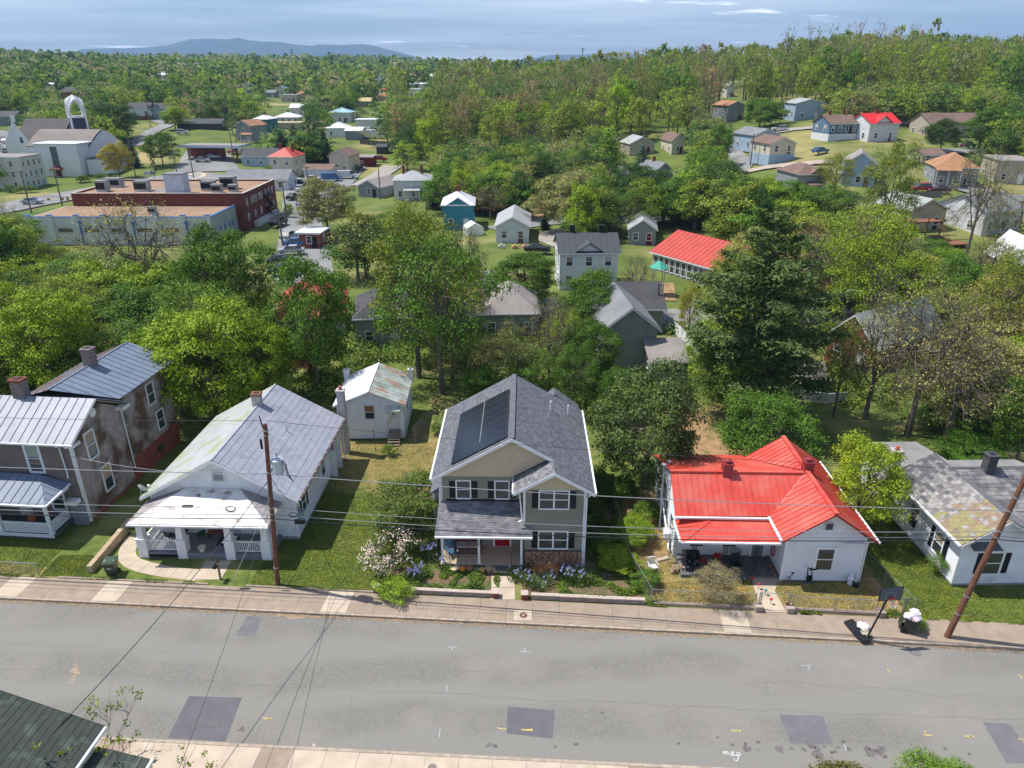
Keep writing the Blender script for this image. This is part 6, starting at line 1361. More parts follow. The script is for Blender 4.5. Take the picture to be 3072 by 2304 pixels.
# the thicket of trees behind the street gardens
CW = dict(bright='yellow-green', mid='green', dark='dark green', olive='olive', twig='tan', pale='pale green', brown='brownish', conif='blackish'); TWD = dict(D='leafy', d='leafy', S='thin-leaved', s='thin-leaved', B='bare-branched', b='bare-branched', C='cone-shaped', c='cone-shaped')
def thicket():
    rg = np.random.default_rng(41); pts = []
    def fill(n, x0, x1, y0, y1, H0, H1, W0, W1, sp, tys, cols, lab, grp, avoid):
        k = 0; tries = 0
        while k < n and tries < n*40:
            tries += 1; x, y = rg.uniform(x0, x1), rg.uniform(y0, y1)
            if any((x-a)**2+(y-b)**2 < sp*sp for a, b in pts): continue
            H_ = rg.uniform(H0, H1); W_ = rg.uniform(W0, W1); px, pb, d = proj(x, y, 0); _, pt, _ = proj(x, y, H_); w = W_*CF/d*.5
            if any(px+w > a and px-w < c and pt < dd-3 and pb > b+3 for a, b, c, dd in avoid): continue
            pts.append((x, y)); k += 1; i = int(rg.integers(len(tys))); cc = cols[int(rg.integers(len(cols)))]; ds = CW[cc]+' '+TWD[tys[i]]; tree(tys[i], (x, y, 0), H_, W_, cc, ds+' '+lab, group=ds+' '+grp)
    AV = [(1850, 700, 2110, 930), (60, 640, 720, 765), (1010, 1090, 1275, 1340), (1785, 930, 2030, 1110), (1460, 900, 1625, 1015), (1620, 740, 1860, 880), (840, 880, 1010, 1090), (1090, 870, 1210, 935), (2380, 1110, 2520, 1300), (2500, 960, 2700, 1120), (1090, 1010, 1170, 1050), (820, 560, 1010, 850), (2380, 960, 2500, 1110)]
    fill(46, -62, -17, 60, 100, 7, 11.5, 7, 10.5, 5.2, 'DDSDSB', ['bright', 'mid', 'mid', 'olive', 'bright'], 'tree in the left thicket behind the street', 'trees in the left thicket', AV)
    fill(38, -14, 12, 65, 86, 5, 9, 5, 8, 3.7, 'DSDB', ['mid', 'bright', 'olive', 'twig'], 'small tree in the thicket behind the solar-panel house', 'small trees in the middle thicket', AV)
    fill(52, 20, 66, 57, 100, 5.5, 10, 6, 9.5, 4.6, 'SDBSD', ['mid', 'olive', 'bright', 'twig'], 'tree in the right thicket behind the street', 'trees in the right thicket', AV)
thicket()
for x, y, lb in ((30, 577, 'leftmost clipped shrub at the foot of the school'), (62, 580, 'second clipped shrub at the foot of the school'), (92, 578, 'clipped shrub at the school corner'), (242, 548, 'round shrub left of the pair beside the church door'), (258, 547, 'round shrub right of the pair beside the church door'),
    (300, 541, 'low hedge shrub before the church side wall'), (335, 540, 'low hedge shrub near the yellow tree')): tree('d', P(x, y), 2.0, 2.6, 'mid', lb, 'shrub', name='shrub')
# large shrubs round the street houses
tree('D', at(1240, 1592), 3.9, 5.8, (.085, .125, .03), 'big round shrub with reddish new leaves left of the solar-panel house', 'shrub', name='shrub')
SHR = [(1860, 1500, 2.0, 2.4, 'mid', 'green shrub beside the right wall of the solar-panel house'), (1900, 1620, 1.6, 2.8, 'bright', 'yellow-green shrub patch between the garden and the dry yard'), (1850, 1700, 1.2, 2.2, 'bright', 'bright green bush right of the fieldstone base'),
       (1935, 1760, 1.1, 1.5, 'mid', 'green bush swallowing the corner fence post'), (1820, 1650, 1.4, 1.6, 'mid', 'dark green bush against the right wall of the solar-panel house'), (1930, 1560, 1.3, 2.0, 'mid', 'weedy bush along the side fence of the dry yard'),
       (2830, 1720, 1.5, 1.6, 'mid', 'climbing green bush at the front corner of the slate-roofed house'), (2770, 1560, 1.6, .8, 'mid', 'slim climbing bush between the windows of the slate-roofed house'), (2800, 1640, 1.9, 1.1, 'mid', 'green climber by the shuttered side window'),
       (1180, 1790, 1.0, 2.0, 'bright', 'yellow-green bush spilling over the block wall corner'), (1310, 1300, 1.1, 1.0, 'mid', 'tuft of green leaves at the rear corner of the solar-panel house'), (2745, 1870, .6, 1.1, 'bright', 'weedy clump behind the open wheelie bin'),
       (1170, 480*1.389/1*1.0+700, 1.0, 1.0, 'mid', 'small weed clump by the worn back yard'), (430, 1590, .8, 1.4, 'mid', 'small weedy bush at the top of the tan concrete wall'), (2905, 1390, 2.2, 5.0, 'mid', 'leafy green bank behind the grey flat roof'), (2990, 1300, 2.6, 6.0, 'mid', 'green bramble mass behind the sooty chimney'), (2850, 1290, 2.0, 5.0, 'mid', 'green bramble mass at the foot of the gnarled tree')]
for x, y, hh, w, c, lb in SHR: tree('D' if w > 2.1 else 'd', at(x, y), hh, w, c, lb, 'shrub', name='shrub')
def grey_bush():
    t = tree('S', at(2150, 1795), 2.1, 2.7, (.22, .21, .14), 'grey-green twiggy bush behind the chain-link fence of the dry yard', 'shrub', name='twiggy_shrub')
grey_bush()
# pink dogwood: stems, leaves and blossoms
def dogwood():
    t = thing('flowering_dogwood', 'small dogwood covered in pale pink blossoms left of the tan porch', 'flowering tree', at(1168, 1705))
    V, mb = gen_tree(301, 'S', 34, 34, .13, 2.35, 3.8, .25, twig=3, cl=.42); o = inst('leaves', quads_mesh('leaves', V, [leafM]), t); o.color = (.07, .12, .03, 1); inst('stems', mb.mesh('stems', barkM), t)
    rg = np.random.default_rng(9); V2, _ = gen_tree(301, 'S', 34, 34, .115, 2.3, 3.6, .3, limbs=False, cl=.46)
    o = inst('blossom', quads_mesh('blossom', V2, [mk('pink_blossom', (.74, .50, .47), (.76, .66, .58), scale=6, rough=.7, isl=.1, trans=.0)]), t)
dogwood()
# strappy iris clumps with purple flowers, tan grasses
def clump(name, label, cat, loc, n, hh, r, col, flower=None, nf=0, w=.05, droop=.5):
    t = thing(name, label, cat, loc); rg = np.random.default_rng(int(abs(loc[0])*100)); m = MB()
    for i in range(n):
        a = rg.uniform(0, 6.28); q = r*rg.uniform(.0, .7); x, y = q*math.cos(a), q*math.sin(a); a2 = a+rg.uniform(-.6, .6); l = hh*rg.uniform(.6, 1.1); ex = r*droop*rg.uniform(.3, 1)
        p0 = Vector((x, y, 0)); p1_ = Vector((x+ex*.4*math.cos(a2), y+ex*.4*math.sin(a2), l*.7)); p2_ = Vector((x+ex*math.cos(a2), y+ex*math.sin(a2), l)); s = Vector((-math.sin(a2), math.cos(a2), 0))*w/2
        m.face(p0-s, p0+s, p1_+s*.9, p1_-s*.9); m.face(p1_-s*.9, p1_+s*.9, p2_)
    o = m.obj('leaf_blades', leafM if flower else mk('dry_grass', (.50, .31, .16), (.38, .22, .12), scale=8, rough=.9, isl=.3), t); o.color = (*col, 1)
    if nf:
        f = MB()
        for i in range(nf):
            a = rg.uniform(0, 6.28); q = r*rg.uniform(0, .8); x, y = q*math.cos(a), q*math.sin(a); z = hh*rg.uniform(.95, 1.25); f.tube([(x, y, 0), (x, y, z)], .008, 3, cap=False)
            for k in range(5): b = k*1.26; f.face((x, y, z), (x+.09*math.cos(b), y+.09*math.sin(b), z+.03), (x+.1*math.cos(b+.6), y+.1*math.sin(b+.6), z-.04), m=1); f.face((x, y, z-.02), (x+.05*math.cos(b), y+.05*math.sin(b), z+.11), (x+.05*math.cos(b+.9), y+.05*math.sin(b+.9), z+.1), m=1)
        f.obj('flowers', [leafM, flower], t).color = (.08, .13, .04, 1)
iris = mk('iris_petal', (.27, .27, .52), (.42, .42, .62), scale=9, rough=.7, isl=.2)
IR = [(1290, 1675, 'purple iris clump at the left corner of the tan porch', 1.15, 26), (1250, 1735, 'lilac iris clump below the pink dogwood', 1.0, 22), (1545, 1735, 'iris leaves just right of the porch steps', .8, 5), (1590, 1755, 'iris clump with few flowers before the tan grasses', .8, 6),
      (1700, 1740, 'large iris clump before the right end of the fieldstone', 1.0, 16), (1745, 1745, 'rightmost iris clump before the fieldstone corner', .9, 9), (1620, 1770, 'low iris leaf clump near the block wall', .6, 2), (1640, 1745, 'iris clump in the middle of the right bed', .7, 5), (1330, 1700, 'small iris clump under the porch corner post', .8, 7)]
for x, y, lb, hh, nf in IR: clump('iris_clump', lb, 'iris clump', at(x, y), 110, hh*.75, .75, (.13, .19, .10), iris, nf)
clump('ornamental_grass', 'left tuft of tan dried ornamental grass before the fieldstone', 'ornamental grass', at(1622, 1725), 300, .95, .5, (.4, .3, .15), w=.02, droop=1.0); clump('ornamental_grass', 'right fuller tuft of tan dried ornamental grass before the fieldstone', 'ornamental grass', at(1664, 1722), 340, 1.1, .55, (.4, .3, .15), w=.02, droop=1.0)
# ground-cover plants in the beds and weeds: uncountable
def cover(name, label, regions, n, size, cols, zmax=.25, seed=3, mat=None, thr=-.05):
    rg = np.random.default_rng(seed); cen = []
    for (x0, x1, f0, f1, wgt) in regions:
        k = int(n*wgt); x = rg.uniform(x0, x1, k); y = f0(x)+(f1(x)-f0(x))*rg.uniform(0, 1, k)
        nz = np.array([mnoise.noise(Vector((a*1.1, b*1.1, seed))) for a, b in zip(x, y)]); keep = nz > thr; x, y, nz = x[keep], y[keep], nz[keep]
        cen.append(np.stack([x, y, rg.uniform(0, 1, len(x))*zmax*(.3+np.clip(nz, 0, 1)*2)+.02], 1))
    cen = np.concatenate(cen); nn = rg.normal(0, .6, cen.shape)+np.array([0, 0, 1]); o = inst(name, quads_mesh(name, leafquads(cen, nn, size, rg=rg), [mat or leafM])); o.color = (*cols, 1); tag(o, label, 'ground cover'); o['kind'] = 'stuff'; return o
fl = lambda v: (lambda x: np.full_like(x, v))
RSv = lambda o: (lambda x: 34.2-.07*x+o)
cover('bed_plants', 'mixed low green plants filling the garden beds before the solar-panel house', [(-7.6, -.8, RSv(.25), fl(37.0), 1), (.8, 7.8, RSv(.25), fl(37.1), 1.2), (4.8, 7.6, fl(37), fl(45), 1.6), (-7.6, -4.8, fl(36.5), fl(38.6), .5)], 13000, .10, (.09, .15, .03), .34)
cover('side_weeds', 'tall green weeds between the solar-panel house and the dry yard', [(5.0, 7.5, fl(37.5), fl(50), 1), (7.5, 12, fl(47.5), fl(52), .6)], 6000, .16, (.09, .15, .03), .5, 5)
cover('kerb_weeds', 'scattered weeds along the edging of the dry yard and pavement', [(8.0, 9.2, RSv(-.05), RSv(.35), .3), (16.8, 18.0, RSv(-.1), RSv(.1), .25), (21.0, 23.6, RSv(-.05), RSv(.6), .5), (22.4, 23.2, RSv(.6), fl(41), .5)], 2600, .08, (.11, .16, .03), .2, 8)
cover('lawn_tufts', 'longer grass tufts fraying the edges of the front lawns', [(-50, -29.8, RSv(-.12), RSv(.15), .8), (-16.3, -8.4, RSv(.05), RSv(.3), .4), (23.5, 48, RSv(-.1), RSv(.15), .5), (-28, -18.5, RSv(.0), RSv(.3), .3)], 9000, .06, (.12, .165, .035), .1, 11)
cover('lawn_blades', 'short green grass blades covering the street lawns', [(-16.2, -7.9, RSv(.15), fl(46), 1), (-29.6, -26.4, RSv(.15), fl(38.5), .25), (-50, -29.8, RSv(.2), fl(41), .8), (23.4, 27.0, RSv(.1), fl(45), .7), (27, 48, RSv(.1), fl(35.2), .4)], 42000, .075, (.13, .175, .034), .05, 21, thr=-2)
cover('dry_blades', 'straw-coloured grass blades over the dry yards', [(8.4, 14.5, RSv(.25), fl(35.9), .5), (16.2, 22.3, RSv(.25), fl(35.7), .5), (-15, -6, fl(46), fl(54), .8), (8, 10.3, fl(36), fl(46), .3)], 16000, .075, (.30, .255, .115), .05, 23, thr=-2)
# rough undergrowth behind the street gardens
def undergrowth():
    rg = np.random.default_rng(17); cen = []; nn = []
    for _ in range(420):
        x = rg.uniform(-46, 52); y = rg.uniform(61, 84)
        if -16 < x < -7 and y < 66: continue
        if 12 < x < 20 and y < 70: continue
        px, py, d = proj(x, y, 1)
        if 1800 < px < 2030 and 930 < py < 1120 : continue
        if 1100 < px < 1480 and py > 1090: continue
        if 2400 < px < 2520 and 1000 < py < 1260: continue
        r = rg.uniform(.8, 2.6); k = int(140*r); v = rg.normal(size=(k, 3)); v /= np.linalg.norm(v, axis=1, keepdims=True); v[:, 2] = abs(v[:, 2])
        cen.append(np.array([x, y, 0])+v*r*rg.uniform(.4, 1.1, (k, 1))*np.array([1, 1, .75])); nn.append(v+rg.normal(0, .5, (k, 3))+np.array([0, 0, .4]))
    o = inst('undergrowth', quads_mesh('undergrowth', leafquads(np.concatenate(cen), np.concatenate(nn), .28, rg=rg), [leafM])); o.color = (.11, .17, .035, 1); tag(o, 'thicket of low brush behind the street gardens', 'undergrowth'); o['kind'] = 'stuff'
undergrowth()
# near twigs at the bottom left, and shrubs cut by the bottom edge
def near_twigs():
    t = thing('budding_tree', 'bare budding branches rising beside the green shingled roof', 'tree', at(330, 2640, 0.0)); b = t.location
    m = MB(); lf = MB(); random.seed(4); C0 = lambda px, py, z: Vector(at(px, py, z))-b
    def br(a, e, r, depth):
        mid = (a+e)/2+Vector((random.uniform(-.1, .1), random.uniform(-.1, .1), random.uniform(0, .12))); m.tube([a, mid, e], [r, r*.75, r*.5], 5, cap=False)
        if depth == 0:
            for k in range(4): d = Vector((random.uniform(-1, 1), random.uniform(-1, 1), random.uniform(.1, 1))).normalized()*random.uniform(.15, .4); m.tube([e, e+d], [r*.4, r*.15], 3, cap=False)
            if random.random() < .7:
                for k in range(14): c = e+Vector([random.uniform(-.14, .14) for _ in range(3)]); u = Vector([random.uniform(-1, 1) for _ in range(3)]).normalized()*.07; w = Vector([random.uniform(-1, 1) for _ in range(3)]).normalized()*.045; lf.face(c-u, c+w, c+u, c-w)
            return
        for k in range(3):
            d = (e-a).normalized()*.6+Vector((random.uniform(-.8, .8), random.uniform(-.8, .8), random.uniform(-.2, .9))); s = a.lerp(e, random.uniform(.5, 1)); br(s, s+d.normalized()*random.uniform(.4, .9), r*.55, depth-1)
    hub = C0(305, 2330, 4.0); m.tube([Vector((0, 0, 0)), hub*.5, hub], [.1, .07, .05], 7)
    for px, py, z in ((392, 2130, 4.6), (330, 2170, 4.8), (235, 2210, 5.2), (190, 2270, 5.4), (440, 2250, 4.0), (380, 2240, 4.4), (60, 2300, 5.6)): br(hub, C0(px, py, z), .03, 2)
    for px, py, z in ((455, 2290, 2.5), (560, 2270, 2.0), (640, 2290, 1.5)): br(C0(px-20, py+120, .5), C0(px, py, z), .02, 1)
    m.obj('branches', mk('pale_bark', (.30, .25, .21), (.20, .16, .14), scale=6, rough=.9), t); lf.obj('leaves', leafM, t).color = (.15, .2, .02, 1)
near_twigs()
tree('D', at(2785, 2450, 0), 2.9, 3.0, (.12, .21, .03), 'bright green shrub cut by the bottom edge of the photo', 'shrub', name='shrub')
tree('d', at(2530, 2420, 0), 1.8, 2.6, (.10, .10, .03), 'small reddish-green bush cut by the bottom edge', 'shrub', name='shrub')
# ================================================================== middle distance: buildings
random.seed(33)
BC = []; CLEAR = []   # (x0, y0, x1, y1, Y) picture boxes of buildings, used only to keep random trees off them
def note(px0, py0, px1, py1, Y): CLEAR.append((px0, py0, px1, py1, Y))
wallmats = {}
def wm_(name, c, c2=None, w=True): return mk(name, c, c2 or tuple(v*.85 for v in c), scale=.8, rough=.75, wave=1.1 if w else None)
roofs = dict(grey=mk('far_grey_roof', (.22, .225, .235), (.17, .175, .185), scale=.5, rough=.85), dark=mk('far_dark_roof', (.075, .075, .08), (.055, .055, .06), scale=.5, rough=.8), brown=mk('far_brown_roof', (.20, .13, .10), (.15, .10, .08), scale=.5, rough=.85),
    orange=mk('far_orange_roof', (.40, .20, .10), (.30, .16, .09), scale=.5, rough=.85), white=mk('far_white_roof', (.72, .73, .76), (.62, .63, .66), scale=.5, rough=.5), red=mk('far_red_roof', (.50, .07, .05), (.42, .06, .045), scale=.4, rough=.5), hotred=mk('far_bright_red_roof', (.68, .03, .03), (.6, .03, .03), scale=.4, rough=.45),
    pgrey=mk('far_pale_roof', (.36, .37, .38), (.30, .31, .32), scale=.5, rough=.7), taupe=mk('far_taupe_roof', (.30, .27, .25), (.24, .215, .20), scale=.5, rough=.85), blue=mk('far_blue_roof', (.30, .50, .62), rough=.5), yellow=mk('far_yellow_roof', (.48, .40, .16), rough=.7), green=mk('far_greygreen_roof', (.34, .37, .34), (.28, .30, .28), scale=.5, rough=.85), black=mk('far_black_metal_roof', (.07, .075, .085), rough=.45))
walls = dict(white=wm_('far_white_wall', (.70, .71, .73)), cream=wm_('far_cream_wall', (.62, .56, .42)), lblue=wm_('far_light_blue_wall', (.36, .47, .58)), blue=wm_('far_blue_wall', (.12, .20, .29)), grey=wm_('far_grey_wall', (.27, .29, .31)), teal=wm_('far_teal_wall', (.06, .20, .22)), brick=wm_('far_brick_wall', (.28, .09, .06), (.2, .07, .05), False), beige=wm_('far_beige_wall', (.46, .40, .32)), dred=wm_('far_dark_red_wall', (.17, .02, .02)), ggreen=wm_('far_greygreen_wall', (.25, .29, .27)), tblue=wm_('far_turquoise_wall', (.05, .24, .32)), dark=wm_('far_dark_wall', (.08, .075, .07)))
def bldg(label, cx, by, wpx, hw, rise, roof, wm, rm, d=9, rz=0, wf=3, wside=2, base=None, chim=0, over=.35, cat='house', name='house', porch=None, gable=None, chm='brick', panel=False, group=None, zoff=0, pos=None, W=None, dormer=None, wz=None, hh=1.25):
    """front centre base at a photo pixel; front faces the camera, turned by rz degrees"""
    b = pos or P(cx, by); dd = b.y*c_+(CH-b.z)*s_; w = W or wpx*dd/CF/max(.55, math.cos(R(rz))); b = Vector((b[0], b[1], h(b[0], b[1])+zoff))
    t = thing(name, label, cat, b, R(rz), group); x0, x1 = -w/2, w/2; wl_ = walls[wm]; rf = roofs[rm]; zb = (base[1] if base else -.6)
    m = MB(); pts = [(x0, 0), (x1, 0), (x1, d), (x0, d)]
    gx = roof in ('gy', 'barrel')
    for i in range(4):
        pk = None
        if roof == 'gy' and i in (0, 2): pk = (.5, hw+rise)
        if roof == 'gx' and i in (1, 3): pk = (.5, hw+rise)
        if roof == 'barrel' and i in (1, 3):
            a, q = Vector((*pts[i], 0)), Vector((*pts[(i+1) % 4], 0)); pp = [a+Vector((0, 0, zb)), q+Vector((0, 0, zb))]+[a.lerp(q, .5+.5*math.cos(k*math.pi/10))+Vector((0, 0, hw+rise*math.sin(k*math.pi/10))) for k in range(11)]; m.face(*pp); continue
        siding(m, pts[i], pts[(i+1) % 4], zb, hw, flat=True, peak=pk)
    m.obj('wall', wl_, t)
    if base: MB().box(x0+.03-.06, x1+.03, -.03, d+.03, -.8, base[1]).obj('basement', walls[base[0]], t)
    e = over; S_ = dict(w=.9 if panel else max(2.5, w/4), rib=.05 if panel else 0, th=.12, gap=.0)
    z = lambda k: hw-k*e
    rn = 'roof_slope'
    if roof == 'gy':
        k = rise/(w/2); ze = hw-e*k
        if panel: slope(t, [(x1+e, -e, ze), (x1+e, d+e, ze), (0, d+e, hw+rise), (0, -e, hw+rise)], rf, **S_); slope(t, [(x0-e, d+e, ze), (x0-e, -e, ze), (0, -e, hw+rise), (0, d+e, hw+rise)], rf, **S_)
        else:
            for s in (1, -1): MB().prism([(s*(w/2+e), -e, ze), (s*(w/2+e), d+e, ze), (0, d+e, hw+rise), (0, -e, hw+rise)], (0, 0, .14)).obj('roof', rf, t)
        f = MB()
        for s in (1, -1): f.prism([(s*(w/2+e), -e-.03, ze-.12), (0, -e-.03, hw+rise-.12), (0, -e-.03, hw+rise+.04), (s*(w/2+e), -e-.03, ze+.04)], (0, .06, 0))
        f.obj('fascia', whiteP if wm != 'white' or True else rf, t)
    elif roof == 'gx':
        k = rise/(d/2); ze = hw-e*k
        if panel: slope(t, [(x0-e, -e, ze), (x1+e, -e, ze), (x1+e, d/2, hw+rise), (x0-e, d/2, hw+rise)], rf, **S_)
        else: MB().prism([(x0-e, -e, ze), (x1+e, -e, ze), (x1+e, d/2, hw+rise), (x0-e, d/2, hw+rise)], (0, 0, .14)).obj('roof', rf, t)
        MB().prism([(x1+e, d+e, ze), (x0-e, d+e, ze), (x0-e, d/2, hw+rise), (x1+e, d/2, hw+rise)], (0, 0, .14)).obj('roof', rf, t)
        MB().box(x0-e, x1+e, -e-.06, -e, ze-.12, ze+.06).obj('fascia', whiteP, t)
    elif roof == 'hip':
        q = min(w, d)/2; rx = max(0, w/2-q); ry = max(0, d/2-q); c = d/2; zr = hw+rise; m = MB()
        A, B_, Cc, D_ = (x0-e, -e, hw-.1), (x1+e, -e, hw-.1), (x1+e, d+e, hw-.1), (x0-e, d+e, hw-.1); r1, r2 = ((-rx, c, zr), (rx, c, zr)) if w >= d else ((0, c-ry, zr), (0, c+ry, zr))
        if w >= d: m.face(A, B_, r2, r1).face(Cc, D_, r1, r2).face(D_, A, r1).face(B_, Cc, r2)
        else: m.face(A, B_, r1).face(B_, Cc, r2, r1).face(Cc, D_, r2).face(D_, A, r1, r2)
        m.face(A, D_, Cc, B_); m.obj('roof', rf, t); MB().box(x0-e, x1+e, -e-.04, -e, hw-.22, hw-.08).obj('fascia', whiteP, t)
    elif roof == 'flat':
        MB().box(x0-e, x1+e, -e, d+e, hw, hw+.18).obj('roof', rf, t); MB().box(x0-e-.02, x1+e+.02, -e-.04, -e+.02, hw-.1, hw+.2).obj('fascia', whiteP, t)
    elif roof == 'shed': MB().prism([(x0-e, -e, hw-.1), (x1+e, -e, hw-.1), (x1+e, d+e, hw+rise), (x0-e, d+e, hw+rise)], (0, 0, .15)).obj('roof', rf, t)
    elif roof == 'barrel':
        m = MB(); n = 10
        for k in range(n):
            a0, a1 = k*math.pi/n, (k+1)*math.pi/n; y0, y1 = d/2-(d/2+e)*math.cos(a0), d/2-(d/2+e)*math.cos(a1); m.face((x0-e, y0, hw+rise*math.sin(a0)+.1), (x1+e, y0, hw+rise*math.sin(a0)+.1), (x1+e, y1, hw+rise*math.sin(a1)+.1), (x0-e, y1, hw+rise*math.sin(a1)+.1))
        m.obj('roof', rf, t)
    if gable:   # a cross gable on the front slope: (x centre, width, rise)
        gx_, gw, gr = gable; m = MB(); siding(m, (gx_-gw/2, -.06), (gx_+gw/2, -.06), hw-.3, hw, flat=True, peak=(.5, hw+gr)); m.obj('gable_wall', wl_, t)
        for s in (1, -1): MB().prism([(gx_+s*(gw/2+.3), -.4, hw-.15), (gx_, -.4, hw+gr+.1), (gx_, d*.4, hw+gr+.1), (gx_+s*(gw/2+.3), d*.25, hw-.15)], (0, 0, .12)).obj('gable_roof', rf, t)
    fl_ = max(1, int((hw-max(zb, 0)+.35)/2.75)); z0 = wz if wz is not None else max(zb, 0)+.9
    for f in range(fl_):
        for i in range(wf): window(t, 'F', x0+w*(i+.5)/wf, -.02, z0+f*2.7, .85, hh, tr=.1)
        for i in range(wside):
            window(t, 'R', d*(i+.5)/wside, x1+.02, z0+f*2.7, .85, hh, tr=.1); window(t, 'L', d*(i+.5)/wside, x0-.02, z0+f*2.7, .85, hh, tr=.1)
    if wf: MB().box(x0+w*.5-.48+w*.25, x0+w*.5+.48+w*.25, -.05, 0, max(zb, 0), max(zb, 0)+2.05).obj('door', random.choice((blackM, whiteP, walls['dred'], roofs['brown'])), t)
    for i in range(chim): x = (0 if chim == 1 else (-w/4+i*w/2)); chimney(t, x, d/2+.3, hw, hw+rise+1.0, .7, .6, brickM if chm == 'brick' else blackM)
    if porch:
        pw, pd, ph, px_ = porch[:4]; pm = roofs[porch[4]] if len(porch) > 4 else rf
        MB().prism([(px_-pw/2, -pd, ph), (px_+pw/2, -pd, ph), (px_+pw/2, -.05, ph+.5), (px_-pw/2, -.05, ph+.5)], (0, 0, .12)).obj('porch_roof', pm, t)
        n = max(2, round(pw/2.5)+1)
        for i in range(n): x = px_-pw/2+.15+(pw-.3)*i/(n-1); MB().box(x-.07, x+.07, -pd+.1, -pd+.24, -.5, ph).obj('porch_post', whiteP, t)
        MB().box(px_-pw/2, px_+pw/2, -pd, 0, -.5, .3).obj('porch_floor', concM, t)
    top = hw+rise; pts = [proj(*(Matrix.Translation(t.location) @ Matrix.Rotation(R(rz), 4, 'Z') @ Vector(q))) for q in ((x0, 0, 0), (x1, 0, 0), (x0, 0, top), (x1, 0, top), (x0, d, hw), (x1, d, hw))]
    xa, xb, ya, yb_ = min(p[0] for p in pts), max(p[0] for p in pts), min(p[1] for p in pts), max(p[1] for p in pts); BC.append((b[0], b[1], w*.5+3, d)); note(xa+(xb-xa)*.12, ya+2, xb-(xb-xa)*.12, ya+(yb_-ya)*.72, b[1]); return t
B = bldg
# -- behind the street
B('grey-green sided gable house with white-edged roof, right of centre', 1884, 1110, 158, 4.7, 2.2, 'gy', 'ggreen', 'grey', 9, 4, wf=0, wside=2, over=.4)
hs = C.objects[-1]
B('long dark grey roofed wing just behind the grey-green gable house', 1868, 1000, 235, 3.2, 2.0, 'gx', 'ggreen', 'dark', 8, 2, wf=2)
B('hip-roofed grey shingled house behind the twiggy tree', 1530, 1020, 165, 3.4, 2.2, 'hip', 'grey', 'taupe', 9, 2, wf=3)
B('low grey roofed house half hidden behind the big spreading tree', 1150, 1040, 150, 3.6, 2.0, 'hip', 'grey', 'dark', 9, 8, wf=2, hh=1.0)
B('flat pale-roofed carport beside the round green tree', 1455, 905, 62, 2.4, .35, 'shed', 'white', 'pgrey', 5, 3, wf=0, wside=0, cat='carport', name='carport')
B('white two-storey house with black metal roof and two black chimneys', 1763, 870, 172, 5.6, 1.9, 'gx', 'white', 'black', 7, 2, wf=3, chim=2, chm='black', gable=(0, 3.6, 1.1), panel=True)
B('small white cottage with grey gable roof and cluttered porch', 1537, 728, 98, 3.0, 1.6, 'gy', 'white', 'pgrey', 13, -2, wf=2, hh=1.2)
B('hidden house with salmon red metal roof behind the maples', 935, 1030, 190, 3.2, 3.2, 'hip', 'white', 'red', 11, 10, wf=2)
B('red metal roofed hall with a long glazed side by the playground', 2040, 820, 225, 3.0, 2.6, 'gx', 'beige', 'red', 11, -57, wf=0, pos=Vector((26.2, 106.0, 0)), W=14.5, wside=1, panel=True, cat='hall', name='hall')
hall = [o for o in C.objects if o.get('label', '').startswith('red metal roofed hall')][0]
for i in range(11): window(hall, 'F', -6.4+i*1.2, -.03, .5, .78, 1.9, tr=.09)
B('pale house with deck behind the pergola', 1925, 735, 78, 2.9, 1.6, 'gy', 'grey', 'pgrey', 9, -8, wf=2)
B('turquoise house with pale metal hip roof and front gable', 1376, 690, 92, 5.0, 1.9, 'hip', 'tblue', 'white', 9, 2, wf=2, chim=1, gable=(0, 4, 1.2))
B('white hip-roofed house with two dark chimneys', 1238, 600, 108, 4.8, 1.7, 'hip', 'white', 'pgrey', 9, 3, wf=3, chim=2, porch=(4, 2, 2.4, 0))
B('low taupe gabled house left of the white hip-roofed one', 1108, 592, 70, 2.6, 1.6, 'gy', 'grey', 'taupe', 10, -25, wf=1)
B('small brick hut with flat white roof by the car park', 930, 745, 62, 2.7, .2, 'flat', 'brick', 'white', 5, -5, wf=1, wside=1, over=.5, cat='hut', name='hut')
B('brown shingled low shed roof behind the red-roofed house, under the pine', 2000, 1140, 100, 2.2, 1.2, 'gx', 'grey', 'taupe', 6, 4, wf=1, cat='shed', name='shed')
B('small dark shingled garden shed on the lawn right of the pine', 2430, 1190, 58, 2.0, 1.0, 'gx', 'white', 'taupe', 3, -4, wf=0, wside=0, cat='shed', name='shed')
B('brick house with white gables and grey-green roof behind the forked tree', 2540, 1105, 165, 3.2, 2.8, 'gy', 'brick', 'green', 12, -58, W=5.6, wf=2, wside=2)
B('long flat grey-roofed building behind the pine', 2395, 870, 230, 3.2, .3, 'flat', 'beige', 'pgrey', 12, 3, wf=4, cat='building', name='building')
B('light blue house with broad white metal roof on the right', 2935, 905, 160, 3.0, 2.2, 'hip', 'lblue', 'white', 10, 10, wf=3)
B('red brick house with white-trimmed gable at the right edge', 3085, 900, 100, 4.6, 3.0, 'gy', 'brick', 'white', 10, -10, wf=2)
B('beige house with grey hip roof above the timber deck', 2775, 690, 120, 3.6, 1.8, 'gy', 'beige', 'green', 9, 14, wf=2)
B('long white gabled house with grey-green roof at the right edge', 3000, 700, 150, 4.0, 2.2, 'gx', 'white', 'grey', 10, 20, wf=3)
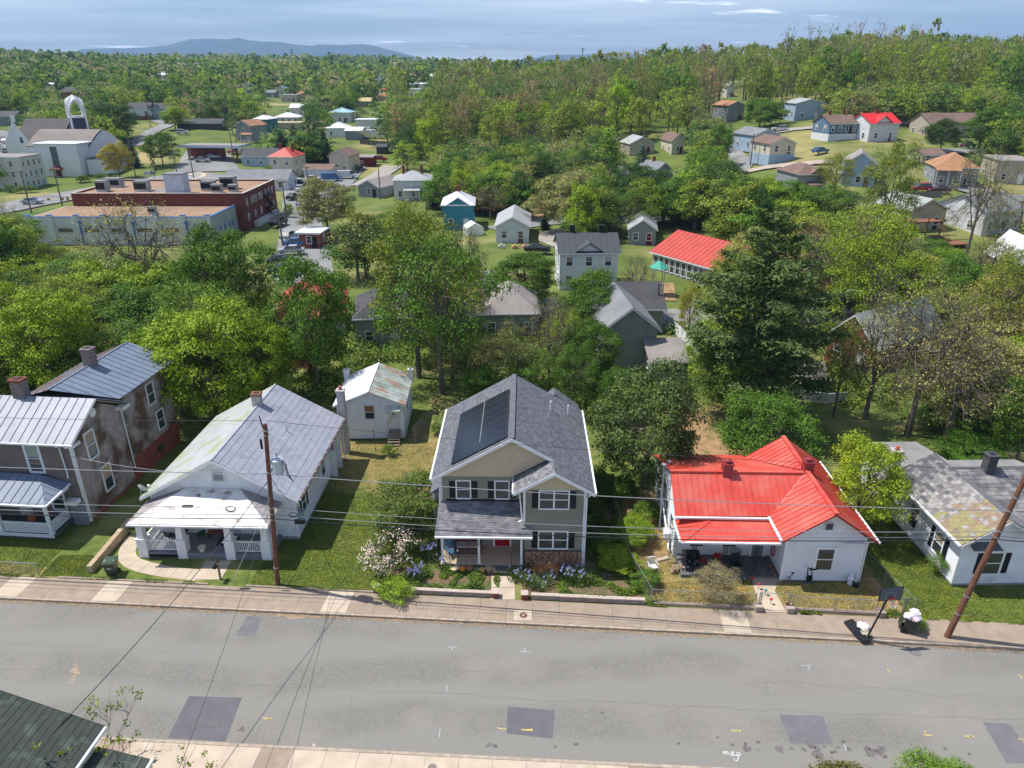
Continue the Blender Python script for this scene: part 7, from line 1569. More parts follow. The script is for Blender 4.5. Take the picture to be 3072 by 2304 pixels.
# -- hillside on the right
B('grey two-storey house with small gabled porch and brown roof', 2428, 590, 92, 4.6, 1.7, 'hip', 'grey', 'brown', 9, 8, wf=2, gable=(1.2, 3.0, 1.1), porch=(3.2, 1.5, 2.4, .4))
B('blue-grey gabled house half hidden by thin trees', 2570, 560, 82, 4.6, 2.4, 'gy', 'lblue', 'taupe', 10, -22, wf=1)
B('cream house with blue basement and brown roof', 2342, 488, 82, 4.6, 1.5, 'gy', 'cream', 'brown', 9, 14, wf=2, base=('lblue', 2.0), wz=2.7, hh=1.4)
B('light blue house with grey roof and small porch', 2295, 450, 82, 4.0, 1.6, 'gy', 'lblue', 'grey', 10, 18, wf=1)
B('dark blue house with reddish brown roof on a white basement', 2525, 420, 92, 4.4, 1.9, 'gx', 'blue', 'brown', 8, 12, wf=4, base=('white', 1.6), wz=2.4, chim=2)
B('white house with bright red roof and front gable', 2645, 424, 100, 4.8, 2.2, 'gx', 'white', 'hotred', 8, 16, wf=2, gable=(-.5, 5, 1.7), chim=1)
B('long beige terrace with brown roof up the hill', 2870, 412, 190, 4.0, 2.2, 'gx', 'beige', 'brown', 9, 6, wf=6)
B('white and blue house with long red-brown deck rail', 2425, 358, 88, 4.8, 1.3, 'gy', 'lblue', 'pgrey', 9, 4, wf=2)
B('grey gabled house with orange-brown roof near the wood', 2205, 362, 56, 5.0, 1.4, 'gy', 'grey', 'orange', 9, 20, wf=1)
B('small reddish-brown roofed bungalow beside the orange-roofed house', 2795, 495, 66, 2.4, 1.0, 'gx', 'beige', 'brown', 6, 3, wf=2)
B('orange-brown hip-roofed house with glazed porch and deck', 2860, 562, 110, 4.2, 2.6, 'hip', 'grey', 'orange', 10, -16, wf=3, porch=(5, 2.4, 3.6, -2))
B('pale stucco building at the right edge above the parked cars', 3030, 552, 90, 5.0, 1.2, 'flat', 'beige', 'taupe', 10, -14, wf=2)
B('white house glimpsed high among the hill trees', 2190, 292, 22, 4.5, 1.5, 'gy', 'white', 'pgrey', 8, 0, wf=1)
# -- town on the left
B('light blue clapboard house with dark roof behind the long grey roof', 785, 500, 118, 3.2, 1.9, 'gx', 'lblue', 'dark', 8, -4, wf=3)
B('cream house with bright red hip roof and side porches', 848, 532, 74, 5.8, 2.2, 'hip', 'cream', 'red', 9, -8, wf=2, chim=2)
B('long white building with grey gable roof and a red door', 772, 572, 190, 3.0, 1.9, 'gx', 'white', 'grey', 8, -2, wf=4, cat='building', name='building')
B('low white garage with brown roof beside parked trucks', 955, 538, 84, 2.8, 1.0, 'gx', 'white', 'brown', 7, -3, wf=0, wside=0, cat='garage', name='garage')
B('cream two-storey house left of the dark red shed', 1020, 520, 60, 5.0, 1.7, 'gy', 'cream', 'brown', 9, -10, wf=2)
B('dark red shed with a white window and flat brown roof', 1086, 500, 66, 2.9, .25, 'flat', 'dred', 'taupe', 6, -2, wf=1, wside=0, cat='shed', name='shed', hh=.9)
B('grey house with orange roof and tall red brick chimney', 735, 425, 52, 5.6, 1.8, 'gy', 'grey', 'orange', 9, -20, wf=1, porch=(5, 2, 2.6, 2))
oc = C.objects[-1]
B('teal house with pale metal roof behind the orange-roofed one', 785, 396, 46, 5.0, 1.4, 'hip', 'teal', 'white', 9, -8, wf=2, chim=1)
B('white house with wide white pyramid roof', 860, 372, 72, 3.0, 1.8, 'hip', 'white', 'white', 10, 3, wf=4, chim=1)
B('low building with flat yellow roof before the pyramid-roofed house', 855, 388, 92, 2.6, .2, 'flat', 'beige', 'yellow', 8, 2, wf=0, cat='building', name='building')
B('white gabled barn-like house in the town', 893, 350, 42, 4.2, 1.6, 'gx', 'white', 'white', 8, 0, wf=2)
B('white two-storey house with brick base and dark roof', 425, 360, 58, 5.4, 1.6, 'gx', 'white', 'dark', 9, 15, wf=2, base=('brick', 1.6), wz=2.4)
B('light blue two-storey house with dark roof and gabled porch', 490, 357, 58, 4.6, 1.8, 'gx', 'lblue', 'dark', 9, 6, wf=2, gable=(-2.5, 4, 1.4))
B('low dark-roofed bungalow behind the white parked car', 600, 388, 130, 2.4, 1.3, 'gx', 'dark', 'dark', 8, 4, wf=0)
B('white building with stepped roof high among the trees', 492, 242, 74, 5, 1.5, 'gx', 'white', 'white', 10, 0, wf=2)
B('white and blue gabled house in the trees', 744, 280, 34, 5, 2, 'gy', 'white', 'grey', 9, 10, wf=1)
B('white gabled house with teal roof edges in the trees', 846, 284, 40, 3.6, 2, 'gy', 'white', 'blue', 9, 0, wf=1)
B('long grey-roofed building left of the teal-edged gable', 808, 292, 38, 3, 1.4, 'gx', 'grey', 'grey', 8, 0, wf=1)
B('cream flat-roofed building in the town trees', 868, 306, 48, 4, .3, 'flat', 'cream', 'pgrey', 10, 0, wf=3, cat='building', name='building')
B('house with orange roof right of the cream flat-roofed building', 910, 298, 34, 3.4, 1.5, 'gx', 'beige', 'orange', 8, 0, wf=2)
B('pair of reddish-roofed houses far in the trees', 832, 262, 34, 3.5, 1.4, 'gx', 'brick', 'orange', 9, 0, wf=0)
B('house with pale blue roof and white walls', 1020, 368, 66, 4.6, 1.8, 'hip', 'white', 'blue', 10, -2, wf=3)
B('white hip-roofed house left of the white trailers', 1010, 412, 60, 3.6, 1.9, 'hip', 'white', 'white', 10, 0, wf=2)
B('long white flat-roofed depot behind the trailers', 1112, 386, 90, 3.6, .3, 'flat', 'white', 'white', 9, 0, wf=0, cat='depot', name='depot')
B('pale roofed shed beside the white trailers', 1062, 420, 50, 3.4, 1.0, 'gx', 'grey', 'white', 9, 0, wf=0, cat='shed', name='shed')
B('large white warehouse far off in the valley', 1270, 275, 84, 5, .8, 'gx', 'white', 'white', 18, 4, wf=0, wside=0, cat='warehouse', name='warehouse')
B('low white and blue workshop before the far warehouse', 1236, 288, 48, 4.2, .3, 'flat', 'white', 'white', 12, 0, wf=3, cat='workshop', name='workshop')
B('small white building with pink-red roof in the valley', 1158, 293, 26, 4.5, 1, 'gx', 'white', 'red', 8, 0, wf=2)
B('orange hip-roofed house in the valley', 1150, 302, 36, 2.6, 2.2, 'hip', 'beige', 'orange', 9, 0, wf=0)
B('beige gabled house among dark valley trees', 1090, 322, 48, 3.2, 1.6, 'gx', 'beige', 'yellow', 8, 0, wf=1)
B('white gabled house far up the valley', 1138, 246, 26, 4.5, 1.8, 'gy', 'white', 'pgrey', 9, 0, wf=1)
B('dark timber shed on the grass beside the wood', 1145, 462, 30, 2.6, .5, 'gx', 'dark', 'dark', 5, 0, wf=0, wside=0, cat='shed', name='shed')
B('grey gabled house by the hillside lane', 1925, 462, 76, 3.0, 1.9, 'gy', 'beige', 'pgrey', 9, 10, wf=1)
B('cream gabled house beside the grey one on the lane', 2032, 462, 38, 3.8, 1.8, 'gy', 'cream', 'brown', 9, 10, wf=1)
B('low grey roof between the dark round trees', 1866, 552, 40, 2.0, 2.0, 'gx', 'grey', 'pgrey', 7, 10, wf=0)
B('blue-grey roofed house between the round trees', 1990, 540, 62, 2.2, 2.2, 'gy', 'grey', 'grey', 8, 30, wf=0, chim=1)
B('brick house behind the church tower', 215, 300, 60, 4.5, 2.2, 'gx', 'brick', 'dark', 9, -6, wf=2)
B('low pale house at the far left edge', 15, 378, 70, 4, 1.8, 'gx', 'grey', 'dark', 9, 4, wf=2)
B('small white roof among the far left trees', 150, 268, 44, 3, 1.2, 'gx', 'white', 'white', 8, 0, wf=0)
for i, (x, y, w) in enumerate(((380, 170, 30), (530, 184, 26), (575, 190, 28), (1300, 240, 14), (690, 246, 14))): B(['low brown house near the far left skyline', 'grey house below the mountain', 'orange-roofed house below the mountain', 'tiny white shed by a far field', 'small red-roofed house in the far trees'][i], x, y, w, 4, 2, 'gx', ['beige', 'grey', 'beige', 'white', 'white'][i], ['brown', 'grey', 'orange', 'white', 'red'][i], 9, 0, wf=0)
# ------------------------------------------------------------------ brick block and white annex
def hvac(par_label, x, y, z, w, d, hh, rz=0):
    t = thing('air_handler', par_label, 'air conditioning unit', (x, y, z), rz); MB().box(-w/2, w/2, -d/2, d/2, .25, hh).obj('casing', mk('hvac_grey', (.38, .39, .38), (.30, .31, .30), scale=2, rough=.6), t)
    MB().box(-w/2-.08, w/2+.08, -d/2-.08, d/2+.08, hh, hh+.12).obj('hood', roofs['grey'], t); MB().box(-w/2+.1, w/2-.1, -d/2-.03, -d/2, .5, hh-.25).obj('louvre', blackM, t); MB().box(-w/2+.1, w/2-.1, -d/2+.1, d/2-.1, 0, .25).obj('base_frame', whiteP, t)
def brickblock():
    t = thing('brick_building', 'large three-storey red brick building with brown gravel roof', 'building', (-69.3, 143, 0), R(0)); x0, x1, D, Hh = -16.8, 16.8, 20, 7.2
    grv = mk('brown_roof_gravel', (.34, .225, .14), (.28, .18, .115), scale=.35, rough=.95, c3=(.24, .18, .14), s3=.12, det=8)
    bw = mk('far_brick', (.20, .060, .042), (.135, .045, .035), scale=.8, rough=.9)
    MB().box(x0, x1, 0, D, -3, Hh-.35).obj('wall', bw, t); MB().box(x0+.3, x1-.3, .3, D-.3, Hh-.35, Hh-.3).obj('roof', grv, t)
    for q, nm in (((x0, x1, 0, .3), 'f'), ((x0, x1, D-.3, D), 'b'), ((x0, x0+.3, .3, D-.3), 'l'), ((x1-.3, x1, .3, D-.3), 'r')): o = MB().box(*q, Hh-.35, Hh).obj('parapet', bw, t); MB().box(q[0]-.05, q[1]+.05, q[2]-.05, q[3]+.05, Hh, Hh+.08).obj('coping', mk('pale_coping', (.52, .48, .44), rough=.7), o)
    MB().box(-4, 3.5, 4.5, 8, Hh-.3, Hh-.28).obj('roof_patch', roofs['grey'], t)
    for i in range(7): MB().box(x0+4.4*i+3-.1, x0+4.4*i+3+.1, -.14, 0, 5.1, Hh-.4).obj('pilaster', bw, t)
    for fl in range(2):
        ys = [1.5, 4.2, 5.6, 7.0, 9.2, 10.6, 13.2, 15.4, 17.6]
        for i, y in enumerate(ys):
            if fl == 0 or i % 2 == 0: window(t, 'R', y, x1+.02, 4.7-fl*2.9, .6, 1.3, tr=.06, frame=dirtyW if i in (1, 2, 3) else whiteP)
    for fl in range(3):
        z = 5.0-fl*2.4; o = MB().box(x1+.05, x1+1.2, 11, 15.5, z-.05, z).obj('fire_escape', blackM, t); MB().bar((x1+.6, 11.2, z), (x1+.6, 14.8, z-2.4), .5, .06).obj('stair_flight', blackM, o); k = MB()
        for yy in np.linspace(11, 15.5, 8): k.box(x1+1.17, x1+1.2, yy-.02, yy+.02, z, z+.95)
        k.box(x1+1.16, x1+1.21, 11, 15.5, z+.92, z+.97); k.obj('railing', blackM, o)
    MB().box(x1, x1+1.0, 4, 18, -.4, 1.1).obj('loading_wall', dirtyW, t)
    pm = walls['lblue']
    p = MB().box(1.2, 4.9, 1.3, 4.2, Hh-.3, Hh+3.4).obj('lift_tower', mk('pale_tower_siding', (.55, .61, .70), (.48, .53, .62), scale=.8, rough=.7, wave=.9), t); MB().box(1.1, 5.0, 1.2, 4.3, Hh+3.4, Hh+3.55).obj('tower_cap', roofs['grey'], p); window(t, 'R', 2.8, 4.92, Hh+.8, .6, 1.2)
    # annex
    a = thing('annex_building', 'long low white painted annex with blue trim and brown gravel roof', 'building', (-70.2, 130.2, 0), 0); X0, X1, d, hh = -17.4, 15.9, 12.7, 5.0
    aw = mk('annex_white', (.72, .72, .71), (.60, .59, .58), scale=.5, rough=.85, c3=(.52, .50, .48), s3=.15, det=8); bl = mk('annex_blue', (.03, .17, .48), rough=.5); gs = mk('annex_side_grey', (.38, .41, .42), (.33, .36, .37), scale=.5, rough=.8)
    MB().box(X0, X1, 0, d, -1, hh-.25).obj('wall', aw, a); MB().box(X0+.3, X1-.3, .3, d, hh-.25, hh-.2).obj('roof', grv, a); MB().face((X1+.01, 0, -1), (X1+.01, d, -1), (X1+.01, d, hh), (X1+.01, 0, hh)).obj('side_cladding', gs, a)
    MB().box(X0, X1, 0, .3, hh-.25, hh).box(X1-.3, X1, .3, d, hh-.25, hh).obj('parapet', aw, a); MB().box(X0-.02, X1+.03, -.04, .32, hh, hh+.1).box(X1-.32, X1+.04, .32, d, hh, hh+.1).obj('blue_coping', bl, a)
    xs = [X0+.4, X0+4.4, X0+9.2, X0+14, X0+18.8, X0+23.6, X0+28.4, X1-.5]
    for i, x in enumerate(xs):
        o = MB().box(x-.45, x+.45, -.3, 0, -1, hh+.35).obj('pier', aw, a); MB().box(x-.48, x+.48, -.34, .3, hh+.35, hh+.45).obj('blue_cap', bl, o)
        if i in (2, 4, 6): MB().box(x+.3, x+.75, -.55, -.3, 3.9, 4.3).tube([(x+.52, -.42, 4.0), (x+.52, -.42, 0)], .13, 8).obj('blue_downpipe', bl, o)
    for x in xs[1:-1]: MB().box(x+1.0, x+3.6, -.03, .02, 2.3, 3.0).obj('window', mk('dark_strip_glass', (.09, .08, .07), (.2, .17, .13), scale=3, rough=.3), a)
    MB().box(X1-3.5, X1-1.2, -.04, .02, 0, 2.2).obj('loading_door', mk('navy_door', (.01, .03, .12), rough=.5), a)
    for i, y in enumerate((4, 6, 8.5, 10)): MB().box(X1+.01, X1+.06, y-.3, y+.3, 1.6, 2.7).obj('blue_shutter', bl, a)
    hvac('leftmost boxy roof unit on the brick building', -82.3, 148, 6.9, 2.0, 2.0, 2.0); hvac('wide roof unit behind the leftmost one', -83.2, 154, 6.9, 3.4, 2.2, 1.7); hvac('lone roof unit on the grey roof patch', -74.6, 148.5, 6.9, 2.6, 2.0, 1.9)
    hvac('left unit of the cluster right of the white lift tower', -61.4, 149, 6.9, 2.6, 1.8, 1.8); hvac('tall unit at the back of the roof cluster', -58.2, 151.5, 6.9, 2.8, 2.2, 2.3); hvac('small dark unit at the front of the roof cluster', -58.8, 146.6, 6.9, 1.9, 1.6, 1.5); hvac('low unit at the right of the roof cluster', -55.9, 147.4, 6.9, 1.6, 1.4, 1.3)
    hvac('small brown unit on the annex roof', -66.6, 134.5, 4.75, 1.3, 1.0, 1.3)
    note(130, 540, 860, 780, 128)
brickblock()
# ------------------------------------------------------------------ church, tower and school
def church():
    g = lambda X, Y: (X, Y, h(X, Y)-.3)
    t = thing('church', 'white church with curved grey-brown roof and tall flat entrance block', 'church', g(-134, 222), R(-3)); cw = mk('church_white', (.76, .77, .78), (.68, .69, .70), scale=.4, rough=.85)
    # entrance block
    MB().box(-3.5, 9.0, -5.5, 2.6, -1, 8.9).obj('entrance_block', cw, t); MB().box(-3.9, 9.4, -5.9, 2.6, 8.9, 9.15).obj('canopy_edge', whiteP, t); MB().box(1.0, 3.0, -5.56, -5.5, 2.4, 8.2).obj('tall_window', mk('stone_glass', (.16, .17, .18), (.08, .09, .10), scale=1.5, rough=.5), t)
    MB().box(1.2, 2.9, -5.56, -5.5, 0, 1.9).obj('door', mk('brown_red_door', (.12, .05, .04), rough=.6), t)
    m = MB(); n = 8
    for k in range(n): a0, a1 = k*math.pi/n, (k+1)*math.pi/n; m.face((2-1.7*math.cos(a0), -5.5, 1.9+1.0*math.sin(a0)), (2-1.7*math.cos(a0), -7.2, 1.7+.7*math.sin(a0)), (2-1.7*math.cos(a1), -7.2, 1.7+.7*math.sin(a1)), (2-1.7*math.cos(a1), -5.5, 1.9+1.0*math.sin(a1)))
    m.obj('awning', mk('rust_red_awning', (.24, .07, .05), rough=.7), t)
    # nave with curved roof
    rf = mk('taupe_church_roof', (.235, .205, .185), (.20, .175, .16), scale=.3, rough=.9); m = MB(); x0, x1, y0, y1, hw, rise = -9.5, 9.5, .0, 17, 7.6, 4.2; pr = [(y0+(y1-y0)*k/12, hw+rise*(1-abs(k/6-1)**1.35)) for k in range(13)]
    m.box(x0, x1, y0, y1, -1, hw)
    for x, o in ((x0, 0), (x1, 1)): m.face(*[(x, y, z) for y, z in (pr if o else pr[::-1])])
    m.obj('nave_wall', cw, t); m = MB()
    for (ya, za), (yb, zb) in zip(pr, pr[1:]): m.prism([(x0-.3, ya, za), (x1-.3, ya, za), (x1-.3, yb, zb), (x0-.3, yb, zb)], (0, 0, .25))
    m.obj('nave_roof', rf, t); MB().box(9.5, 17, -3, 12, -1, 4.6).obj('side_aisle', cw, t); MB().box(9.5, 17.2, -3.2, 12.2, 4.6, 4.8).obj('aisle_roof', roofs['dark'], t)
    # rear gabled sanctuary
    m = MB(); siding(m, (-22, 8), (-14, 8), -1, 8, flat=True, peak=(.5, 14.5)); siding(m, (-22, 24), (-22, 8), -1, 8, flat=True); siding(m, (-14, 8), (-14, 24), -1, 8, flat=True); m.obj('gable_wall', cw, t)
    rb = mk('dark_church_roof', (.12, .105, .10), (.10, .09, .085), scale=.4, rough=.9); MB().prism([(-22, 12, 8), (-7, 12, 8), (-7, 20, 14.2), (-22, 20, 14.2)], (0, 0, .2)).prism([(-7, 28, 8), (-22, 28, 8), (-22, 20, 14.2), (-7, 20, 14.2)], (0, 0, .2)).obj('rear_roof', rb, t); MB().box(-22, -7, 12.2, 27.8, -1, 8).obj('rear_wall', cw, t)
    for z in (3, 8): window(t, 'F', -16.5, 7.98, z, 1.0, 1.7)
    chimney(t, -18, 8.5, 14, 15.6, .8, .8, cw)
    # bell tower: four tapering legs meeting in pointed arches
    w = thing('bell_tower', 'white open bell tower with pointed arches behind the church', 'tower', g(-137.2, 240.8)[:2]+(-1.7,), R(38)); s = 2.1
    for sx in (-1, 1):
        for sy in (-1, 1): MB().bar((sx*s, sy*s, 0), (sx*s, sy*s, 19.5), .55).obj('tower_leg', cw, w)
    MB().box(-s, s, -s, s, 7, 17.4).obj('louvre_box', mk('slate_blue_louvre', (.05, .07, .11), (.04, .05, .08), scale=1, rough=.6), w)
    for z in (17.4,): MB().box(-s-.15, s+.15, -s-.15, s+.15, z, z+.5).obj('tower_deck', cw, w)
    m = MB(); rb_ = MB()
    for ang in range(4):
        M_ = Matrix.Rotation(ang*math.pi/2, 4, 'Z'); A = []
        for k in range(-7, 8): u = 1-abs(k)/7; A.append(M_ @ Vector((s*(k/7)*(1 if u < .01 else 1), -s, 19.2+3.3*math.sin(u*math.pi/2)**.75)))
        ap = Vector((0, 0, 24.2)); top = [a_.lerp(ap, .0)+Vector((0, 0, .35)) for a_ in A]
        for p, q in zip(A, A[1:]):
            m.face(p+Vector((0, 0, .4)), q+Vector((0, 0, .4)), ap); rb_.bar(p, q, .5, .45)
    rb_.obj('arch_rib', cw, w)
    m.obj('arch_roof', cw, w)
    sc = thing('school_building', 'three-storey white building with many small windows at the left edge', 'building', g(-138.5, 198), R(-4)); MB().box(-12, 8, 0, 9, -1, 8.4).obj('wall', mk('school_cream', (.62, .60, .53), (.55, .53, .46), scale=.4, rough=.85), sc); MB().box(-12.1, 8.1, -.1, 9.1, 8.4, 8.6).obj('roof', roofs['taupe'], sc); MB().box(-12.15, 8.15, -.15, -.1, 8.3, 8.7).obj('fascia', whiteP, sc)
    for f in range(3):
        for i in range(6): window(sc, 'F', -10.5+i*3.2, -.02, .8+f*2.7, .8, 1.3, tr=.05)
        for i in range(4): window(sc, 'R', 1.2+i*2.1, 8.02, .8+f*2.7, .7, 1.3, tr=.05)
    note(0, 280, 350, 570, 245)
church()
# filling-station style canopy
def canopy():
    b = P(650, 478); t = thing('flat_canopy', 'long flat canopy with white fascia over a forecourt', 'canopy', b, R(-6)); w = 20
    MB().box(-w/2, w/2, -4, 5, 4.2, 4.5).obj('deck', roofs['taupe'], t); MB().box(-w/2-.1, w/2+.1, -4.1, -4, 3.9, 4.7).box(w/2, w/2+.1, -4, 5, 3.9, 4.7).obj('fascia', mk('pale_fascia', (.55, .60, .68), rough=.5), t)
    for x in (-8, -2.7, 2.7, 8): MB().box(x-.2, x+.2, -2.2, -1.8, 0, 4.2).obj('canopy_post', brickM, t)
    MB().box(-9.5, 1, 1.5, 4.8, 0, 3.6).obj('kiosk_wall', walls['brick'], t); note(560, 415, 740, 482, b.y)
canopy()
# ------------------------------------------------------------------ vehicles
carP = {}
def car(label, px, py, col, rz, kind='car', pos=None, group=None, cat='car', name='parked_car'):
    key = kind
    if key not in carP:
        L, Wd = {'car': (4.5, 1.8), 'suv': (4.7, 1.9), 'pickup': (5.4, 1.95), 'van': (5.6, 2.0)}[kind]
        prof = {'car': [(-2.25, .35), (-2.25, .85), (-1.6, .98), (1.0, .98), (2.1, .82), (2.25, .6), (2.25, .35)], 'suv': [(-2.35, .4), (-2.35, 1.05), (1.1, 1.08), (2.2, .95), (2.35, .65), (2.35, .4)],
                'pickup': [(-2.7, .5), (-2.7, 1.1), (1.2, 1.1), (2.55, 1.0), (2.7, .7), (2.7, .5)], 'van': [(-2.8, .4), (-2.8, 1.2), (1.9, 1.2), (2.7, .95), (2.8, .6), (2.8, .4)]}[kind]
        cab = {'car': [(-1.75, .96), (-1.1, 1.42), (.35, 1.42), (1.15, .96)], 'suv': [(-2.3, 1.04), (-2.05, 1.66), (.4, 1.66), (1.25, 1.06)], 'pickup': [(-.8, 1.08), (-.65, 1.75), (.75, 1.75), (1.4, 1.08)], 'van': [(-2.78, 1.18), (-2.7, 2.1), (1.3, 2.1), (2.1, 1.18)]}[kind]
        m = MB().prism([(x, -Wd/2, z) for x, z in prof], (0, Wd, 0))
        rf_ = MB(); (a0, z0), (a1, z1), (a2, _), (a3, _) = cab; ins = .14
        rf_.prism([(a1+.02, -Wd/2+ins+.08, z1-.02), (a2-.02, -Wd/2+ins+.08, z1-.02), (a2-.1, Wd/2-ins-.08, z1-.02), (a1+.1, Wd/2-ins-.08, z1-.02)], (0, 0, .05))
        if kind == 'pickup': m.box(-2.6, -.9, -Wd/2+.0, -Wd/2+.08, 1.1, 1.2).box(-2.6, -.9, Wd/2-.08, Wd/2, 1.1, 1.2)
        gl = MB(); y = Wd/2; V = [(a0, -y+.05, z0), (a3, -y+.05, z0), (a3, y-.05, z0), (a0, y-.05, z0), (a1, -y+ins+.06, z1), (a2, -y+ins+.06, z1), (a2, y-ins-.06, z1), (a1, y-ins-.06, z1)]
        gl.add(V, [(0, 1, 5, 4), (1, 2, 6, 5), (2, 3, 7, 6), (3, 0, 4, 7), (4, 5, 6, 7)])
        if kind == 'van': rf_.box(-2.7, .9, -y+.02, y-.02, 1.25, 2.08)
        wh_ = MB().tube([(0, -.11, 0), (0, .11, 0)], .33, 14).mesh('wheel', blackM); hl = MB().box(0, .04, -.16, .16, 0, .14).mesh('headlight', mk('lamp_glass', (.6, .6, .6), rough=.2)); tl = MB().box(-.04, 0, -.14, .14, 0, .16).mesh('tail_light', mk('tail_red', (.4, .02, .02), rough=.3)); hc = MB().tube([(0, -.12, 0), (0, .12, 0)], .18, 10).mesh('rim', steelM)
        carP[key] = (m, rf_, gl.mesh('windows', glassM), wh_, hl, tl, hc, L, Wd, prof)
    m, rf_, gl, wh_, hl, tl, hc, L, Wd, prof = carP[key]; b = pos or P(px, py); t = thing(name, label, cat, Vector(b)+Vector((0, 0, .3 if b[1] > 84 else 0)), R(rz), group)
    cm = mk('car_paint_%d_%d_%d' % tuple(int(c*100) for c in col), col, rough=.25, spec=.6, metal=.1); m.obj('body', cm, t); rf_.obj('roof', cm, t); inst('windows', gl, t)
    for sx in (-1, 1):
        for sy in (-1, 1): o = inst('wheel', wh_, t, (sx*L*.31, sy*(Wd/2-.09), .33)); inst('rim', hc, o)
    for sy in (-1, 1): inst('headlight', hl, t, (L/2-.02, sy*Wd*.34, .66)); inst('tail_light', tl, t, (-L/2+.01, sy*Wd*.36, .75))
    return t
wht, sil, blk, rd, bl_ = (.62, .63, .65), (.36, .38, .41), (.02, .022, .027), (.42, .025, .02), (.05, .14, .32)
CARS = [('white estate car parked on the lane before the dark bungalow', 549, 404, wht, 4, 'suv'), ('red car parked right of the flat canopy', 700, 462, rd, 80, 'car'), ('silver car parked beside the red one near the canopy', 723, 462, sil, 84, 'car'),
 ('silver sedan on the asphalt by the small brick hut', 875, 766, sil, 190, 'car'), ('black car behind the green maple in the car park', 845, 795, blk, 20, 'car'), ('dark car nearest the camera in the car park', 850, 828, blk, 15, 'car'), ('blue hatchback beside the brick hut', 893, 742, bl_, 10, 'car'),
 ('white van before the cream house', 1042, 537, wht, 10, 'van'), ('dark car beside the dark red shed', 1068, 512, blk, 15, 'car'), ('red pickup truck on the gravel by the wood', 1138, 486, rd, -8, 'pickup'), ('white pickup truck beside the white garage', 965, 563, wht, 6, 'pickup'),
 ('black car left of the white pickup', 905, 558, blk, -20, 'car'), ('white car behind the white pickup', 940, 545, wht, 5, 'car'), ('blue and white truck right of the garage', 995, 545, bl_, 10, 'van'), ('dark sedan on the grass below the small grey gabled cottage', 1613, 762, blk, -8, 'car'),
 ('white sport utility car with dark windows on the hillside lane', 2338, 396, wht, 172, 'suv'), ('dark blue car on the hillside lawn', 2459, 462, bl_, 25, 'car'), ('bright red sport utility car below the orange-roofed house', 2756, 578, rd, 190, 'suv'), ('dark red car right of the bright red one', 2812, 582, (.10, .03, .04), 180, 'car'),
 ('purple car on the upper lane', 2902, 446, (.10, .03, .10), 30, 'car'), ('dark pickup right of the purple car', 2945, 448, blk, 10, 'pickup'), ('red pickup near the white and blue house', 2475, 372, rd, 10, 'pickup'), ('grey car behind trees above the church road', 100, 615, sil, 10, 'car'),
 ('dark car parked under the brick building fire escape', 838, 680, blk, 80, 'suv'), ('dark car before the long beige terrace', 2760, 388, blk, 15, 'car'), ('white car between the trailers', 1075, 415, wht, 20, 'car'), ('white box van in the far depot yard', 1100, 410, wht, 5, 'van')]
for lb, x, y, c, rz, kd in CARS: car(lb, x, y, c, rz, kd, name={'pickup': 'pickup_truck', 'van': 'van'}.get(kd, 'parked_car'), cat={'pickup': 'pickup truck', 'van': 'van'}.get(kd, 'car'))
for i in range(10): car('car parked in rows in the far workshop yard', 1222+(i % 5)*7, 296+(i//5)*6+random.uniform(-1, 1), random.choice((wht, blk, rd, sil)), random.choice((0, 90)), 'car', group='cars parked in the far workshop yard')
for i, (x, y) in enumerate(((900, 575), (915, 590), (880, 600), (905, 620), (868, 720), (640, 478), (608, 488), (20, 430), (45, 445), (15, 460))): car('parked car standing in a town car park among others like it', x, y, random.choice((wht, blk, sil, sil)), random.choice((5, 80, 95)), 'car', group='cars in the town car parks')
# caravan and trailers
def caravan(label, px, py, rz, L=6, hh=2.6, col=None):
    b = P(px, py); t = thing('caravan', label, 'caravan', b, R(rz)); m = MB(); m.prism([(-L/2, -1.1, .5), (L/2, -1.1, .5), (L/2, -1.1, hh*.7), (L/2-.5, -1.1, hh), (-L/2+.4, -1.1, hh), (-L/2, -1.1, hh*.85)], (0, 2.2, 0)); m.obj('body', col or whiteP, t)
    for x in (-L/4, L/5): MB().box(x-.5, x+.5, -1.13, -1.1, 1.3, 1.9).obj('window', glassM, t)
    MB().tube([(0, -1.1, .35), (0, -.85, .35)], .35, 12).tube([(0, .85, .35), (0, 1.1, .35)], .35, 12).obj('wheel', blackM, t); MB().box(-.5, .5, -.4, .4, hh, hh+.2).obj('roof_hatch', dirtyW, t)
caravan('white caravan roof among the trees below the long annex', 285, 850, 15, 7.5); caravan('white lorry trailer left in the depot', 1080, 405, 5, 9, 3); caravan('pale trailer right in the depot', 1125, 415, -5, 9, 3.2); caravan('white boat-like camper under the trees behind the big pine', 2210, 1090, 20, 5)
